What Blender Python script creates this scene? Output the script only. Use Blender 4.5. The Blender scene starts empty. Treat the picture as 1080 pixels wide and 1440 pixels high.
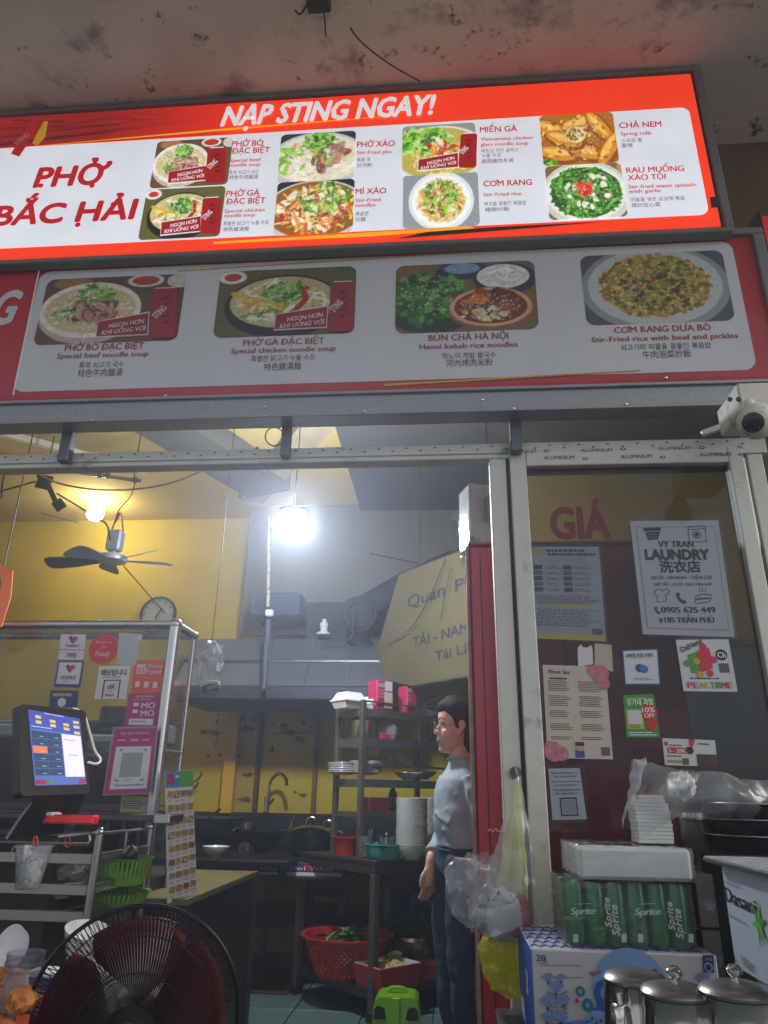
import bpy, math, random
import numpy as np
from mathutils import Vector as V, Matrix, noise as NZ
SC = bpy.context.scene
COL = SC.collection
rad = math.radians

# ------------------------------------------------------------------ camera
CAM = np.array([0.0, 0.0, 1.17])
FPX = 1000.0
def cam_matrix(yaw, pitch, roll):
    cy, sy, cp, sp = math.cos(yaw), math.sin(yaw), math.cos(pitch), math.sin(pitch)
    f = np.array([-sy*cp, cy*cp, sp]); r = np.array([cy, sy, 0.0]); u = np.cross(r, f)
    cr, sr = math.cos(roll), math.sin(roll)
    return np.array([cr*r+sr*u, -(-sr*r+cr*u), f])
CM = cam_matrix(rad(5.135), rad(21.54), rad(1.04))
cam = bpy.data.cameras.new('camera'); camo = bpy.data.objects.new('camera', cam); COL.objects.link(camo)
cam.sensor_fit = 'VERTICAL'; cam.sensor_height = 36; cam.sensor_width = 27; cam.lens = 36*FPX/1440
cam.clip_start = 0.02; cam.clip_end = 400
camo.matrix_world = Matrix(((CM[0][0], -CM[1][0], -CM[2][0], CAM[0]), (CM[0][1], -CM[1][1], -CM[2][1], CAM[1]),
                            (CM[0][2], -CM[1][2], -CM[2][2], CAM[2]), (0, 0, 0, 1)))
SC.camera = camo
def ray(px, py):
    return CM.T @ np.array([px-540.0, py-720.0, FPX])
def P(px, py, Y=None, Z=None, X=None):          # a point of the place, at a stated depth, height or side distance
    d = ray(px, py)
    t = (Y-CAM[1])/d[1] if Y is not None else (Z-CAM[2])/d[2] if Z is not None else (X-CAM[0])/d[0]
    return V(CAM + t*d)

# ------------------------------------------------------------------ world, light, exposure
W = bpy.data.worlds.new('World'); SC.world = W; W.use_nodes = True
wn = W.node_tree.nodes; wl = W.node_tree.links
bg = wn.get('Background') or wn.new('ShaderNodeBackground')
out = wn.get('World Output') or wn.new('ShaderNodeOutputWorld')
sky = wn.new('ShaderNodeTexSky'); sky.sky_type = 'NISHITA'; sky.sun_disc = False
sky.sun_elevation = rad(32); sky.sun_rotation = rad(95); sky.air_density = 1.0; sky.dust_density = 3.0
hs = wn.new('ShaderNodeHueSaturation'); hs.inputs['Saturation'].default_value = .3   # thick city haze: nearly grey
wl.new(sky.outputs[0], hs.inputs['Color']); wl.new(hs.outputs[0], bg.inputs[0]); bg.inputs[1].default_value = 0.15
wl.new(bg.outputs[0], out.inputs[0])
SC.view_settings.view_transform = 'Standard'; SC.view_settings.look = 'None'
SC.view_settings.gamma = 1; SC.view_settings.exposure = 0.55; SC.view_settings.use_curve_mapping = False
SC.render.engine = 'CYCLES'
cy = SC.cycles
cy.max_bounces = 8; cy.diffuse_bounces = 3; cy.glossy_bounces = 4; cy.transmission_bounces = 6; cy.transparent_max_bounces = 16
cy.volume_bounces = 0; cy.use_denoising = True; cy.caustics_reflective = False; cy.caustics_refractive = False
cy.sample_clamp_indirect = 4.0
def lamp(name, loc, power, color, radius, parent=None):
    l = bpy.data.lights.new(name, 'POINT'); l.energy = power; l.color = color; l.shadow_soft_size = radius
    o = bpy.data.objects.new(name, l); COL.objects.link(o); o.location = loc
    return o

# ------------------------------------------------------------------ materials
def lin(h):
    h = h.lstrip('#'); c = [int(h[i:i+2], 16)/255 for i in (0, 2, 4)]
    return tuple((x/12.92 if x <= .04045 else ((x+.055)/1.055)**2.4) for x in c)
MATS = {}
def mat(name, col, rough=.6, metal=0., spec=.5, emit=None, es=0., var=.12, vs=6., bump=0., bs=40., dirt=None, dirt_col='#241c14', dirt_scale=3., alpha=1., coat=0., trans=0., sheen=0., streak=False):
    if name in MATS: return MATS[name]
    m = bpy.data.materials.new(name); m.use_nodes = True; n = m.node_tree.nodes; l = m.node_tree.links
    b = n['Principled BSDF']
    c = lin(col) if isinstance(col, str) else col
    tc = n.new('ShaderNodeTexCoord')
    nz = n.new('ShaderNodeTexNoise'); nz.inputs['Scale'].default_value = vs; nz.inputs['Detail'].default_value = 6
    src = tc.outputs['Object']
    if streak:
        mp = n.new('ShaderNodeMapping'); mp.inputs['Scale'].default_value = (1, 1, .12) if streak is True else streak
        l.new(src, mp.inputs[0]); src = mp.outputs[0]
    l.new(src, nz.inputs[0])
    mx = n.new('ShaderNodeMix'); mx.data_type = 'RGBA'
    mx.inputs[6].default_value = tuple(x*(1-var) for x in c)+(1,); mx.inputs[7].default_value = tuple(min(1, x*(1+var)) for x in c)+(1,)
    rm = n.new('ShaderNodeMapRange'); rm.inputs[1].default_value = .3; rm.inputs[2].default_value = .7
    l.new(nz.outputs[0], rm.inputs[0]); l.new(rm.outputs[0], mx.inputs[0])
    colout = mx.outputs[2]
    if dirt is not None:
        n2 = n.new('ShaderNodeTexNoise'); n2.inputs['Scale'].default_value = dirt_scale; n2.inputs['Detail'].default_value = 12; n2.inputs['Roughness'].default_value = .68
        l.new(src, n2.inputs[0])
        r2 = n.new('ShaderNodeMapRange'); r2.inputs[1].default_value = dirt; r2.inputs[2].default_value = dirt+.14
        r2.inputs[4].default_value = .8
        l.new(n2.outputs[0], r2.inputs[0])
        m2 = n.new('ShaderNodeMix'); m2.data_type = 'RGBA'; m2.inputs[7].default_value = lin(dirt_col)+(1,)
        l.new(colout, m2.inputs[6]); l.new(r2.outputs[0], m2.inputs[0]); colout = m2.outputs[2]
    l.new(colout, b.inputs['Base Color'])
    rr = n.new('ShaderNodeMapRange'); rr.inputs[3].default_value = max(0.02, rough-.1*rough); rr.inputs[4].default_value = min(1, rough+.25*rough)
    l.new(nz.outputs[0], rr.inputs[0]); l.new(rr.outputs[0], b.inputs['Roughness'])
    b.inputs['Metallic'].default_value = metal; b.inputs['Specular IOR Level'].default_value = spec
    if coat: b.inputs['Coat Weight'].default_value = coat
    if trans: b.inputs['Transmission Weight'].default_value = trans
    if alpha < 1: b.inputs['Alpha'].default_value = alpha
    if emit:
        b.inputs['Emission Color'].default_value = lin(emit)+(1,); b.inputs['Emission Strength'].default_value = es
    if bump:
        nb = n.new('ShaderNodeTexNoise'); nb.inputs['Scale'].default_value = bs; nb.inputs['Detail'].default_value = 4
        l.new(src, nb.inputs[0])
        bp = n.new('ShaderNodeBump'); bp.inputs['Strength'].default_value = bump; bp.inputs['Distance'].default_value = .01
        l.new(nb.outputs[0], bp.inputs['Height']); l.new(bp.outputs[0], b.inputs['Normal'])
    MATS[name] = m
    return m
def film(name, tint='#ffffff', body=.25, gloss=.35, rough=.12, wr=30., bump=.6, dirt=0.):
    """thin clear or milky sheet: see-through + a little white + sheen"""
    if name in MATS: return MATS[name]
    m = bpy.data.materials.new(name); m.use_nodes = True; n = m.node_tree.nodes; l = m.node_tree.links
    n.remove(n['Principled BSDF']); o = n['Material Output']
    tr = n.new('ShaderNodeBsdfTransparent'); tr.inputs[0].default_value = tuple(.55+.45*x for x in lin(tint))+(1,)
    df = n.new('ShaderNodeBsdfDiffuse'); df.inputs[0].default_value = lin(tint)+(1,)
    gl = n.new('ShaderNodeBsdfGlossy'); gl.inputs['Roughness'].default_value = rough
    tc = n.new('ShaderNodeTexCoord'); nz = n.new('ShaderNodeTexNoise'); nz.inputs['Scale'].default_value = wr; nz.inputs['Detail'].default_value = 3
    l.new(tc.outputs['Object'], nz.inputs[0])
    if bump:
        bp = n.new('ShaderNodeBump'); bp.inputs['Strength'].default_value = bump; bp.inputs['Distance'].default_value = .01
        l.new(nz.outputs[0], bp.inputs['Height']); l.new(bp.outputs[0], gl.inputs['Normal']); l.new(bp.outputs[0], df.inputs['Normal'])
    m1 = n.new('ShaderNodeMixShader'); m1.inputs[0].default_value = body
    if dirt:
        d2 = n.new('ShaderNodeTexNoise'); d2.inputs['Scale'].default_value = 3.; d2.inputs['Detail'].default_value = 8
        l.new(tc.outputs['Object'], d2.inputs[0])
        mr = n.new('ShaderNodeMapRange'); mr.inputs[3].default_value = max(0, body-dirt); mr.inputs[4].default_value = body+dirt
        l.new(d2.outputs[0], mr.inputs[0]); l.new(mr.outputs[0], m1.inputs[0])
    l.new(tr.outputs[0], m1.inputs[1]); l.new(df.outputs[0], m1.inputs[2])
    fr = n.new('ShaderNodeFresnel'); fr.inputs[0].default_value = 1.45
    if bump: l.new(bp.outputs[0], fr.inputs['Normal'])
    ge = n.new('ShaderNodeNewGeometry'); io = n.new('ShaderNodeMapRange'); io.inputs[3].default_value = 1.45; io.inputs[4].default_value = 1/1.45
    l.new(ge.outputs['Backfacing'], io.inputs[0]); l.new(io.outputs[0], fr.inputs[0])
    ml = n.new('ShaderNodeMath'); ml.operation = 'MULTIPLY'; ml.inputs[1].default_value = gloss/.35
    l.new(fr.outputs[0], ml.inputs[0])
    m2 = n.new('ShaderNodeMixShader'); l.new(ml.outputs[0], m2.inputs[0])
    l.new(m1.outputs[0], m2.inputs[1]); l.new(gl.outputs[0], m2.inputs[2]); l.new(m2.outputs[0], o.inputs[0])
    MATS[name] = m
    return m
def print_mat(name, emit=0., rough=.5, dim=1., coat=0.):
    """flat print whose ink colours are stored on the sheet"""
    if name in MATS: return MATS[name]
    m = bpy.data.materials.new(name); m.use_nodes = True; n = m.node_tree.nodes; l = m.node_tree.links
    b = n['Principled BSDF']; a = n.new('ShaderNodeAttribute'); a.attribute_name = 'Col'
    nz = n.new('ShaderNodeTexNoise'); nz.inputs['Scale'].default_value = 300
    tc = n.new('ShaderNodeTexCoord'); l.new(tc.outputs['Object'], nz.inputs[0])
    mr = n.new('ShaderNodeMapRange'); mr.inputs[3].default_value = .85*dim; mr.inputs[4].default_value = 1.1*dim; l.new(nz.outputs[0], mr.inputs[0])
    vm = n.new('ShaderNodeVectorMath'); vm.operation = 'SCALE'; l.new(a.outputs['Color'], vm.inputs[0]); l.new(mr.outputs[0], vm.inputs['Scale'])
    l.new(vm.outputs[0], b.inputs['Base Color']); b.inputs['Roughness'].default_value = rough
    b.inputs['Coat Weight'].default_value = coat
    if emit:
        l.new(vm.outputs[0], b.inputs['Emission Color']); b.inputs['Emission Strength'].default_value = emit
    MATS[name] = m
    return m

# ------------------------------------------------------------------ mesh builder
class MB:
    def __init__(s): s.v = []; s.f = []
    def add(s, vs, fs):
        o = len(s.v); s.v += [tuple(map(float, v)) for v in vs]; s.f += [tuple(i+o for i in f) for f in fs]; return s
    def box(s, a, b):
        (x0, y0, z0), (x1, y1, z1) = [min(p, q) for p, q in zip(a, b)], [max(p, q) for p, q in zip(a, b)]
        return s.add([(x0, y0, z0), (x1, y0, z0), (x1, y1, z0), (x0, y1, z0), (x0, y0, z1), (x1, y0, z1), (x1, y1, z1), (x0, y1, z1)],
                     [(3, 2, 1, 0), (4, 5, 6, 7), (0, 1, 5, 4), (1, 2, 6, 5), (2, 3, 7, 6), (3, 0, 4, 7)])
    def cbox(s, c, ax, ay, az, bev=0.):          # oriented box: centre and three half-axes, optional chamfer
        c, ax, ay, az = V(c), V(ax), V(ay), V(az)
        if not bev:
            vs = [c+i*ax+j*ay+k*az for k in (-1, 1) for j in (-1, 1) for i in (-1, 1)]
            return s.add(vs, [(0, 2, 3, 1), (4, 5, 7, 6), (0, 1, 5, 4), (1, 3, 7, 5), (3, 2, 6, 7), (2, 0, 4, 6)])
        lx, ly, lz = ax.length, ay.length, az.length
        ux, uy, uz = ax/lx, ay/ly, az/lz; r = min(bev, lx*.9, ly*.9, lz*.9)
        vs = []; idx = {}
        for i in (-1, 1):
            for j in (-1, 1):
                for k in (-1, 1):
                    base = c + ux*i*(lx-r)+uy*j*(ly-r)+uz*k*(lz-r)
                    for a, u, sg in ((0, ux, i), (1, uy, j), (2, uz, k)):
                        idx[(i, j, k, a)] = len(vs); vs.append(base+u*sg*r)
        fs = []
        for a in range(3):
            o = [q for q in range(3) if q != a]
            for sg in (-1, 1):
                ring = []
                for p, q in ((-1, -1), (1, -1), (1, 1), (-1, 1)):
                    t = [0, 0, 0]; t[a] = sg; t[o[0]] = p; t[o[1]] = q; ring.append(idx[(*t, a)])
                fs.append(ring)
        for a in range(3):
            b, d = [q for q in range(3) if q != a]
            for p in (-1, 1):
                for q in (-1, 1):
                    t0 = [0, 0, 0]; t1 = [0, 0, 0]; t0[a] = -1; t1[a] = 1
                    for t in (t0, t1): t[b] = p; t[d] = q
                    fs.append([idx[(*t0, b)], idx[(*t1, b)], idx[(*t1, d)], idx[(*t0, d)]])
        for i in (-1, 1):
            for j in (-1, 1):
                for k in (-1, 1): fs.append([idx[(i, j, k, 0)], idx[(i, j, k, 1)], idx[(i, j, k, 2)]])
        cc = c
        out = []
        for f in fs:
            p = [vs[q] for q in f]; nn = (p[1]-p[0]).cross(p[2]-p[0]); m = sum(p, V((0, 0, 0)))/len(p)
            out.append(f if nn.dot(m-cc) > 0 else f[::-1])
        return s.add(vs, out)
    def bbox(s, a, b, bev=.004):
        a, b = V(a), V(b); c = (a+b)/2; h = (b-a)/2
        return s.cbox(c, (abs(h.x), 0, 0), (0, abs(h.y), 0), (0, 0, abs(h.z)), bev)
    def prism(s, pts, d):                          # polygon swept by vector d
        pts = [V(p) for p in pts]; d = V(d); n = len(pts)
        nn = V((0, 0, 0))
        for i in range(n): nn += pts[i].cross(pts[(i+1) % n])
        if nn.dot(d) > 0: pts = pts[::-1]
        vs = pts+[p+d for p in pts]
        return s.add(vs, [tuple(range(n)), tuple(range(2*n-1, n-1, -1))]+[((i+1) % n, i, i+n, (i+1) % n+n) for i in range(n)])
    def quad(s, *p): return s.add(p, [tuple(range(len(p)))])
    def tube(s, path, r, n=8, closed=False, r1=None, cap=True):
        path = [V(p) for p in path]; m = len(path)
        t0 = (path[1]-path[0]).normalized(); up = V((0, 0, 1)) if abs(t0.z) < .9 else V((1, 0, 0))
        u = t0.cross(up).normalized(); vs = []
        for i, p in enumerate(path):
            if closed: t = (path[(i+1) % m]-path[i-1]).normalized()
            else: t = (path[min(i+1, m-1)]-path[max(i-1, 0)]).normalized()
            u = (u-t*u.dot(t)).normalized(); w = t.cross(u)
            rr = r if r1 is None else r+(r1-r)*i/(m-1)
            if callable(r): rr = r(i/(m-1))
            for k in range(n):
                a = 2*math.pi*k/n; vs.append(p+(u*math.cos(a)+w*math.sin(a))*rr)
        fs = []
        for i in range(m if closed else m-1):
            j = (i+1) % m
            for k in range(n): fs.append((i*n+k, i*n+(k+1) % n, j*n+(k+1) % n, j*n+k))
        if cap and not closed: fs += [tuple(range(n-1, -1, -1)), tuple(range((m-1)*n, m*n))]
        return s.add(vs, fs)
    def cyl(s, p0, p1, r0, r1=None, n=20): return s.tube([p0, p1], r0, n, r1=r1 if r1 is not None else r0)
    def lathe(s, prof, c, n=28, ax=None, sx=1., sy=1., closed=False):
        c = V(c); M = Matrix.Identity(3)
        if ax is not None: M = V((0, 0, 1)).rotation_difference(V(ax)).to_matrix()
        vs = []
        for r, z in prof:
            for k in range(n):
                a = 2*math.pi*k/n; vs.append(c+M@V((r*math.cos(a)*sx, r*math.sin(a)*sy, z)))
        fs = []
        for i in range(len(prof)-1):
            for k in range(n): fs.append((i*n+k, i*n+(k+1) % n, (i+1)*n+(k+1) % n, (i+1)*n+k))
        if prof[0][0] > 1e-6 and prof[-1][0] > 1e-6: return s.add(vs, fs)      # an open ring
        if prof[0][0] > 1e-6: fs.append(tuple(range(n-1, -1, -1)))
        if prof[-1][0] > 1e-6: fs.append(tuple(range((len(prof)-1)*n, len(prof)*n)))
        return s.add(vs, fs)
    def ball(s, c, r, n=16, m=10, fn=None):
        r = (r, r, r) if isinstance(r, (int, float)) else r; c = V(c); vs = []
        for i in range(m+1):
            th = math.pi*i/m
            for k in range(n):
                a = 2*math.pi*k/n; d = V((math.sin(th)*math.cos(a), math.sin(th)*math.sin(a), -math.cos(th)))
                p = V((d.x*r[0], d.y*r[1], d.z*r[2]))
                if fn: p = fn(p, d)
                vs.append(c+p)
        return s.add(vs, [(i*n+k, i*n+(k+1) % n, (i+1)*n+(k+1) % n, (i+1)*n+k) for i in range(m) for k in range(n)])
    def grid(s, fn, nu, nv):
        return s.add([fn(i/nu, j/nv) for j in range(nv+1) for i in range(nu+1)],
                     [(j*(nu+1)+i, j*(nu+1)+i+1, (j+1)*(nu+1)+i+1, (j+1)*(nu+1)+i) for j in range(nv) for i in range(nu)])
    def obj(s, name, m, parent=None, smooth=False, origin=None):
        me = bpy.data.meshes.new(name); me.from_pydata(s.v, [], s.f); me.update()
        return link(name, me, m, parent, smooth, origin)
def wloc(o):
    p = V((0, 0, 0))
    while o: p += o.location; o = o.parent
    return p
def link(name, me, m, parent=None, smooth=False, origin=None):
    me.validate()
    if m and not me.materials: me.materials.append(m)
    if smooth:
        me.polygons.foreach_set('use_smooth', [True]*len(me.polygons))
        try: me.set_sharp_from_angle(angle=rad(38))
        except Exception: pass
    o = bpy.data.objects.new(name, me); COL.objects.link(o)
    if parent is not None:
        o.parent = parent; off = wloc(parent)
    else:
        if origin is None and len(me.vertices):
            c = np.empty(len(me.vertices)*3); me.vertices.foreach_get('co', c); c = c.reshape(-1, 3)
            mn, mx = c.min(0), c.max(0); origin = ((mn[0]+mx[0])/2, (mn[1]+mx[1])/2, mn[2])
        off = V(origin); o.location = off
    if off.length > 0: me.transform(Matrix.Translation(-off))
    return o
def thing(name, label, cat, loc, group=None, kind=None):
    o = bpy.data.objects.new(name, None); COL.objects.link(o); o.location = V(loc); o.empty_display_size = .05
    return tag(o, label, cat, group, kind)
def tag(o, label=None, cat=None, group=None, kind=None):
    if label: o['label'] = label
    if cat: o['category'] = cat
    if group: o['group'] = group
    if kind: o['kind'] = kind
    return o
def copy_tree(o, parent=None):
    c = o.copy(); COL.objects.link(c); c.parent = parent
    for ch in list(o.children): copy_tree(ch, c)
    return c
def dup(o, loc, rz=None, label=None, group=None, scale=None):
    c = copy_tree(o); c.location = V(loc)
    if rz is not None: c.rotation_euler = (0, 0, rz)
    if scale is not None: c.scale = scale if isinstance(scale, tuple) else (scale,)*3
    if label: c['label'] = label
    if group: c['group'] = group
    return c
def wobble(p, a, s, seed=0.):
    q = V(p)*s+V((seed, seed*1.7, -seed)); return V((NZ.noise(q), NZ.noise(q+V((9, 3, 1))), NZ.noise(q+V((-5, 7, 4)))))*a
def spline(pts, n=8):
    pts = [V(p) for p in pts]; out = []
    q = [pts[0]]+pts+[pts[-1]]
    for i in range(1, len(q)-2):
        for k in range(n):
            t = k/n; a, b, c, d = q[i-1], q[i], q[i+1], q[i+2]
            out.append(.5*((2*b)+(c-a)*t+(2*a-5*b+4*c-d)*t*t+(3*b-a-3*c+d)*t**3))
    return out+[pts[-1]]

# ------------------------------------------------------------------ printed faces
HORN = dict(zip('ƠỞỜỚỢơởờớợ', 'OỎÒÓỌoỏòóọ'))
def text_shape(body):
    """triangles of a line of lettering in font units; horned vowels get their horn as a shape of its own"""
    def raw(s):
        c = bpy.data.curves.new('t', 'FONT'); c.body = s; c.resolution_u = 2 if len(body) > 12 else 4
        o = bpy.data.objects.new('t', c); me = bpy.data.meshes.new_from_object(o)
        bpy.data.objects.remove(o); bpy.data.curves.remove(c)
        n = len(me.vertices); co = np.zeros(n*3); me.vertices.foreach_get('co', co)
        ps = [tuple(p.vertices) for p in me.polygons]; bpy.data.meshes.remove(me); return co.reshape(-1, 3), ps
    plain = ''.join(HORN.get(ch, ch) for ch in body).replace('Đ', 'Ð')
    co, ps = raw(plain)
    for i, ch in enumerate(body):
        if ch in HORN:
            pc, _ = raw(plain[:i+1].replace(plain[i], 'o' if ch.islower() else 'O')); xr = pc[:, 0].max(); y = .0 if ch.isupper() else -.2
            hp_ = [(-.11, .60), (-.03, .64), (.0, .70), (-.01, .78), (.08, .79), (.10, .70), (.05, .60), (-.05, .52)]
            k = len(co); co = np.vstack([co, [(xr+a, b+y, 0.0001) for a, b in hp_]]); ps.append(tuple(range(k, k+8))[::-1])
    return co, ps
LIFT = [0]
def lift():
    LIFT[0] = (LIFT[0]+1) % 37
    return LIFT[0]*.00001
class Face:
    """a flat face of the place: origin, unit axes u (along) and v (up)"""
    def __init__(s, o, u, v):
        s.o, s.u = V(o), V(u).normalized(); v = V(v); s.v = (v-s.u*v.dot(s.u)).normalized(); s.n = s.u.cross(s.v)
    def px(s, x, y):
        d = V(ray(x, y)); c = V(CAM); t = (s.o-c).dot(s.n)/d.dot(s.n); q = c+d*t-s.o
        return q.dot(s.u), q.dot(s.v)
    def at(s, a, b, h=0.): return s.o+s.u*a+s.v*b+s.n*h
    def rect(s, tl, br):
        a0, b1 = s.px(*tl); a1, b0 = s.px(*br); return a0, b0, a1, b1
    def plate(s, r, h, t=.001, rad_=0., seg=5):    # MB of a thin plate on the face, front at height h
        a0, b0, a1, b1 = r; h = h+lift()
        if rad_ > 0:
            pts = []
            for cx, cy_, q in ((a1-rad_, b1-rad_, 0), (a0+rad_, b1-rad_, 1), (a0+rad_, b0+rad_, 2), (a1-rad_, b0+rad_, 3)):
                for k in range(seg+1):
                    an = math.pi/2*(q+k/seg); pts.append(s.at(cx+rad_*math.cos(an), cy_+rad_*math.sin(an), h))
        else: pts = [s.at(a0, b0, h), s.at(a1, b0, h), s.at(a1, b1, h), s.at(a0, b1, h)]
        return MB().prism(pts, -s.n*t)
    def poly(s, pxs, h, t=.001):
        h = h+lift(); return MB().prism([s.at(*s.px(*p), h) for p in pxs], -s.n*t)
    def disc(s, c, r, h, t=.001, n=24, ry=None):
        a, b = s.px(*c); ry = ry or r; h = h+lift()
        return MB().prism([s.at(a+r*math.cos(6.28318*k/n), b+ry*math.sin(6.28318*k/n), h) for k in range(n)], -s.n*t)
    def text(s, body, x0, y0, x1, cap, m, parent, h=.002, bold=.0, shear=0., rot=0., name='lettering', depth=0., y1=None):
        """line of lettering: baseline starts at pixel (x0, y0), ends at column x1, capitals cap px tall"""
        a0, b0 = s.px(x0, y0); a1, bb = s.px(x1, y1 if y1 is not None else y0); _, bt = s.px(x0, y0-cap)
        w = a1-a0; hh = bt-b0
        if y1 is not None: rot = math.atan2(bb-b0, w); w = math.hypot(w, bb-b0)
        return s.text_ab(body, a0, b0, w, hh, m, parent, h, bold, shear, rot, name, depth)
    def text_ab(s, body, a0, b0, w, hh, m, parent, h=.002, bold=0., shear=0., rot=0., name='lettering', depth=0.):
        co, ps = text_shape(body); n = len(co); h = h+lift()
        if n == 0: return None
        co = co.copy(); co[:, 0] += shear*co[:, 1]
        x0_, x1_ = co[:, 0].min(), co[:, 0].max(); sx = w/max(1e-6, x1_-x0_); sy = hh/.72
        X = (co[:, 0]-x0_)*sx; Y = co[:, 1]*sy
        cr, sr = math.cos(rot), math.sin(rot)
        A = a0+X*cr-Y*sr; B = b0+X*sr+Y*cr
        O, U_, V_, N_ = (np.array(q) for q in (s.o, s.u, s.v, s.n))
        w3 = O+np.outer(A, U_)+np.outer(B, V_)+np.outer(np.full(n, h)+co[:, 2]*0.01*(1 if depth else 0), N_)
        sh = [(0, 0)]
        if bold > 0: sh += [(-1, 0), (1, 0), (0, 1), (0, -1), (.7, .7), (-.7, .7), (.7, -.7), (-.7, -.7)][:8 if hh > .03 else 2]
        vs, fs = [], []
        for k, (dx, dy) in enumerate(sh):
            vs.append(w3+(U_*dx+V_*dy)*bold*sy*.62+N_*(k*.00004)); fs += [tuple(i+k*n for i in p) for p in ps]
        me = bpy.data.meshes.new(name); me.from_pydata(np.concatenate(vs).tolist(), [], fs)
        me.update(); me.name = name
        me.materials.clear()
        return link(name, me, m, parent)
    def picture(s, r, img, m, parent, h=.002, name='picture', corner=0.):
        H, Wd = img.shape[:2]; a0, b0, a1, b1 = r
        A = np.linspace(a0, a1, Wd); B = np.linspace(b1, b0, H)
        AA, BB = np.meshgrid(A, B)
        O, U_, V_, N_ = (np.array(q) for q in (s.o, s.u, s.v, s.n))
        if corner > 0:
            # squeeze border points in towards the rounded corner
            cx, cy_ = (a0+a1)/2, (b0+b1)/2; hx, hy = (a1-a0)/2-corner, (b1-b0)/2-corner
            dx = np.abs(AA-cx)-hx; dy = np.abs(BB-cy_)-hy
            inc = (dx > 0) & (dy > 0); d = np.hypot(dx, dy); f = np.where(inc & (d > corner), corner/np.maximum(d, 1e-9), 1)
            AA = np.where(inc, cx+np.sign(AA-cx)*(hx+dx*f), AA); BB = np.where(inc, cy_+np.sign(BB-cy_)*(hy+dy*f), BB)
        w3 = O+AA[..., None]*U_+BB[..., None]*V_+h*N_
        idx = np.arange(H*Wd).reshape(H, Wd)
        fs = np.stack([idx[1:, :-1], idx[1:, 1:], idx[:-1, 1:], idx[:-1, :-1]], -1).reshape(-1, 4)
        me = bpy.data.meshes.new(name); me.from_pydata(w3.reshape(-1, 3).tolist(), [], fs.tolist())
        ca = me.color_attributes.new('Col', 'FLOAT_COLOR', 'POINT')
        rgba = np.ones((H*Wd, 4), np.float32); rgba[:, :3] = img.reshape(-1, 3); ca.data.foreach_set('color', rgba.ravel())
        me.update()
        return link(name, me, m, parent)

class Cv:
    """a small numpy canvas; x,y in 0..1 of the height (x up to aspect)"""
    def __init__(s, asp, res, bg, seed=1):
        s.H = res; s.W = max(4, int(res*asp)); s.asp = asp
        s.img = np.ones((s.H, s.W, 3))*np.array(lin(bg))
        s.y, s.x = np.mgrid[0:s.H, 0:s.W]/float(s.H-1); s.r = random.Random(seed)
        s.rg = np.random.default_rng(seed)
    def blend(s, mask, col, a=1.):
        c = np.array(lin(col) if isinstance(col, str) else col); mk = np.clip(mask, 0, 1)[..., None]*a
        s.img = s.img*(1-mk)+c*mk; return s
    def ell(s, cx, cy, rx, ry, col, ang=0., a=1., soft=None):
        dx, dy = s.x-cx, s.y-cy; c, n = math.cos(ang), math.sin(ang)
        d = np.sqrt(((dx*c+dy*n)/rx)**2+((-dx*n+dy*c)/ry)**2); k = soft or 1.2/(s.H*min(rx, ry))
        return s.blend((1-d)/k+.5, col, a)
    def line(s, pts, w, col, a=1.):
        d = np.full(s.x.shape, 9.)
        for (x0, y0), (x1, y1) in zip(pts, pts[1:]):
            L = max(1e-9, (x1-x0)**2+(y1-y0)**2); t = np.clip(((s.x-x0)*(x1-x0)+(s.y-y0)*(y1-y0))/L, 0, 1)
            d = np.minimum(d, np.hypot(s.x-x0-t*(x1-x0), s.y-y0-t*(y1-y0)))
        return s.blend((w-d)*s.H/1.2+.5, col, a)
    def rect(s, x0, y0, x1, y1, col, a=1.):
        return s.blend(((s.x >= x0) & (s.x <= x1) & (s.y >= y0) & (s.y <= y1)).astype(float), col, a)
    def bits(s, n, cx, cy, rx, ry, cols, size, elong=3., a=.9):   # scattered morsels inside an ellipse
        for _ in range(n):
            t = s.r.random()*6.28; q = math.sqrt(s.r.random()); x, y = cx+rx*q*math.cos(t), cy+ry*q*math.sin(t)
            z = size*s.r.uniform(.6, 1.4); col = s.r.choice(cols)
            s.ell(x, y, z*elong, z, col, s.r.random()*3.14, a)
        return s
    def strands(s, n, cx, cy, rx, ry, cols, w, L=.25):
        for _ in range(n):
            t = s.r.random()*6.28; q = math.sqrt(s.r.random())*.9; x, y = cx+rx*q*math.cos(t), cy+ry*q*math.sin(t)
            a = s.r.random()*6.28; c = s.r.uniform(-1.4, 1.4); p = []
            for k in range(5):
                p.append((x, y)); x += math.cos(a)*L/4; y += math.sin(a)*L/4*.8; a += c/4
                d = ((x-cx)/rx)**2+((y-cy)/ry)**2
                if d > 1: break
            if len(p) > 1: s.line(p, w*s.r.uniform(.7, 1.3), s.r.choice(cols), .9)
        return s
    def shade(s, k=.25):
        g = s.rg.random((s.H//4+2, s.W//4+2)); yy = (s.y*(s.H-1)/4); xx = (s.x*(s.H-1)/4)
        y0, x0 = yy.astype(int), xx.astype(int); fy, fx = yy-y0, xx-x0
        v = g[y0, x0]*(1-fy)*(1-fx)+g[y0+1, x0]*fy*(1-fx)+g[y0, x0+1]*(1-fy)*fx+g[y0+1, x0+1]*fy*fx
        s.img = s.img*(1-k+2*k*v)[..., None]; return s
    def tint(s, c, a):
        s.img = s.img*(1-a)+np.array(lin(c))*a; return s
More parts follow.
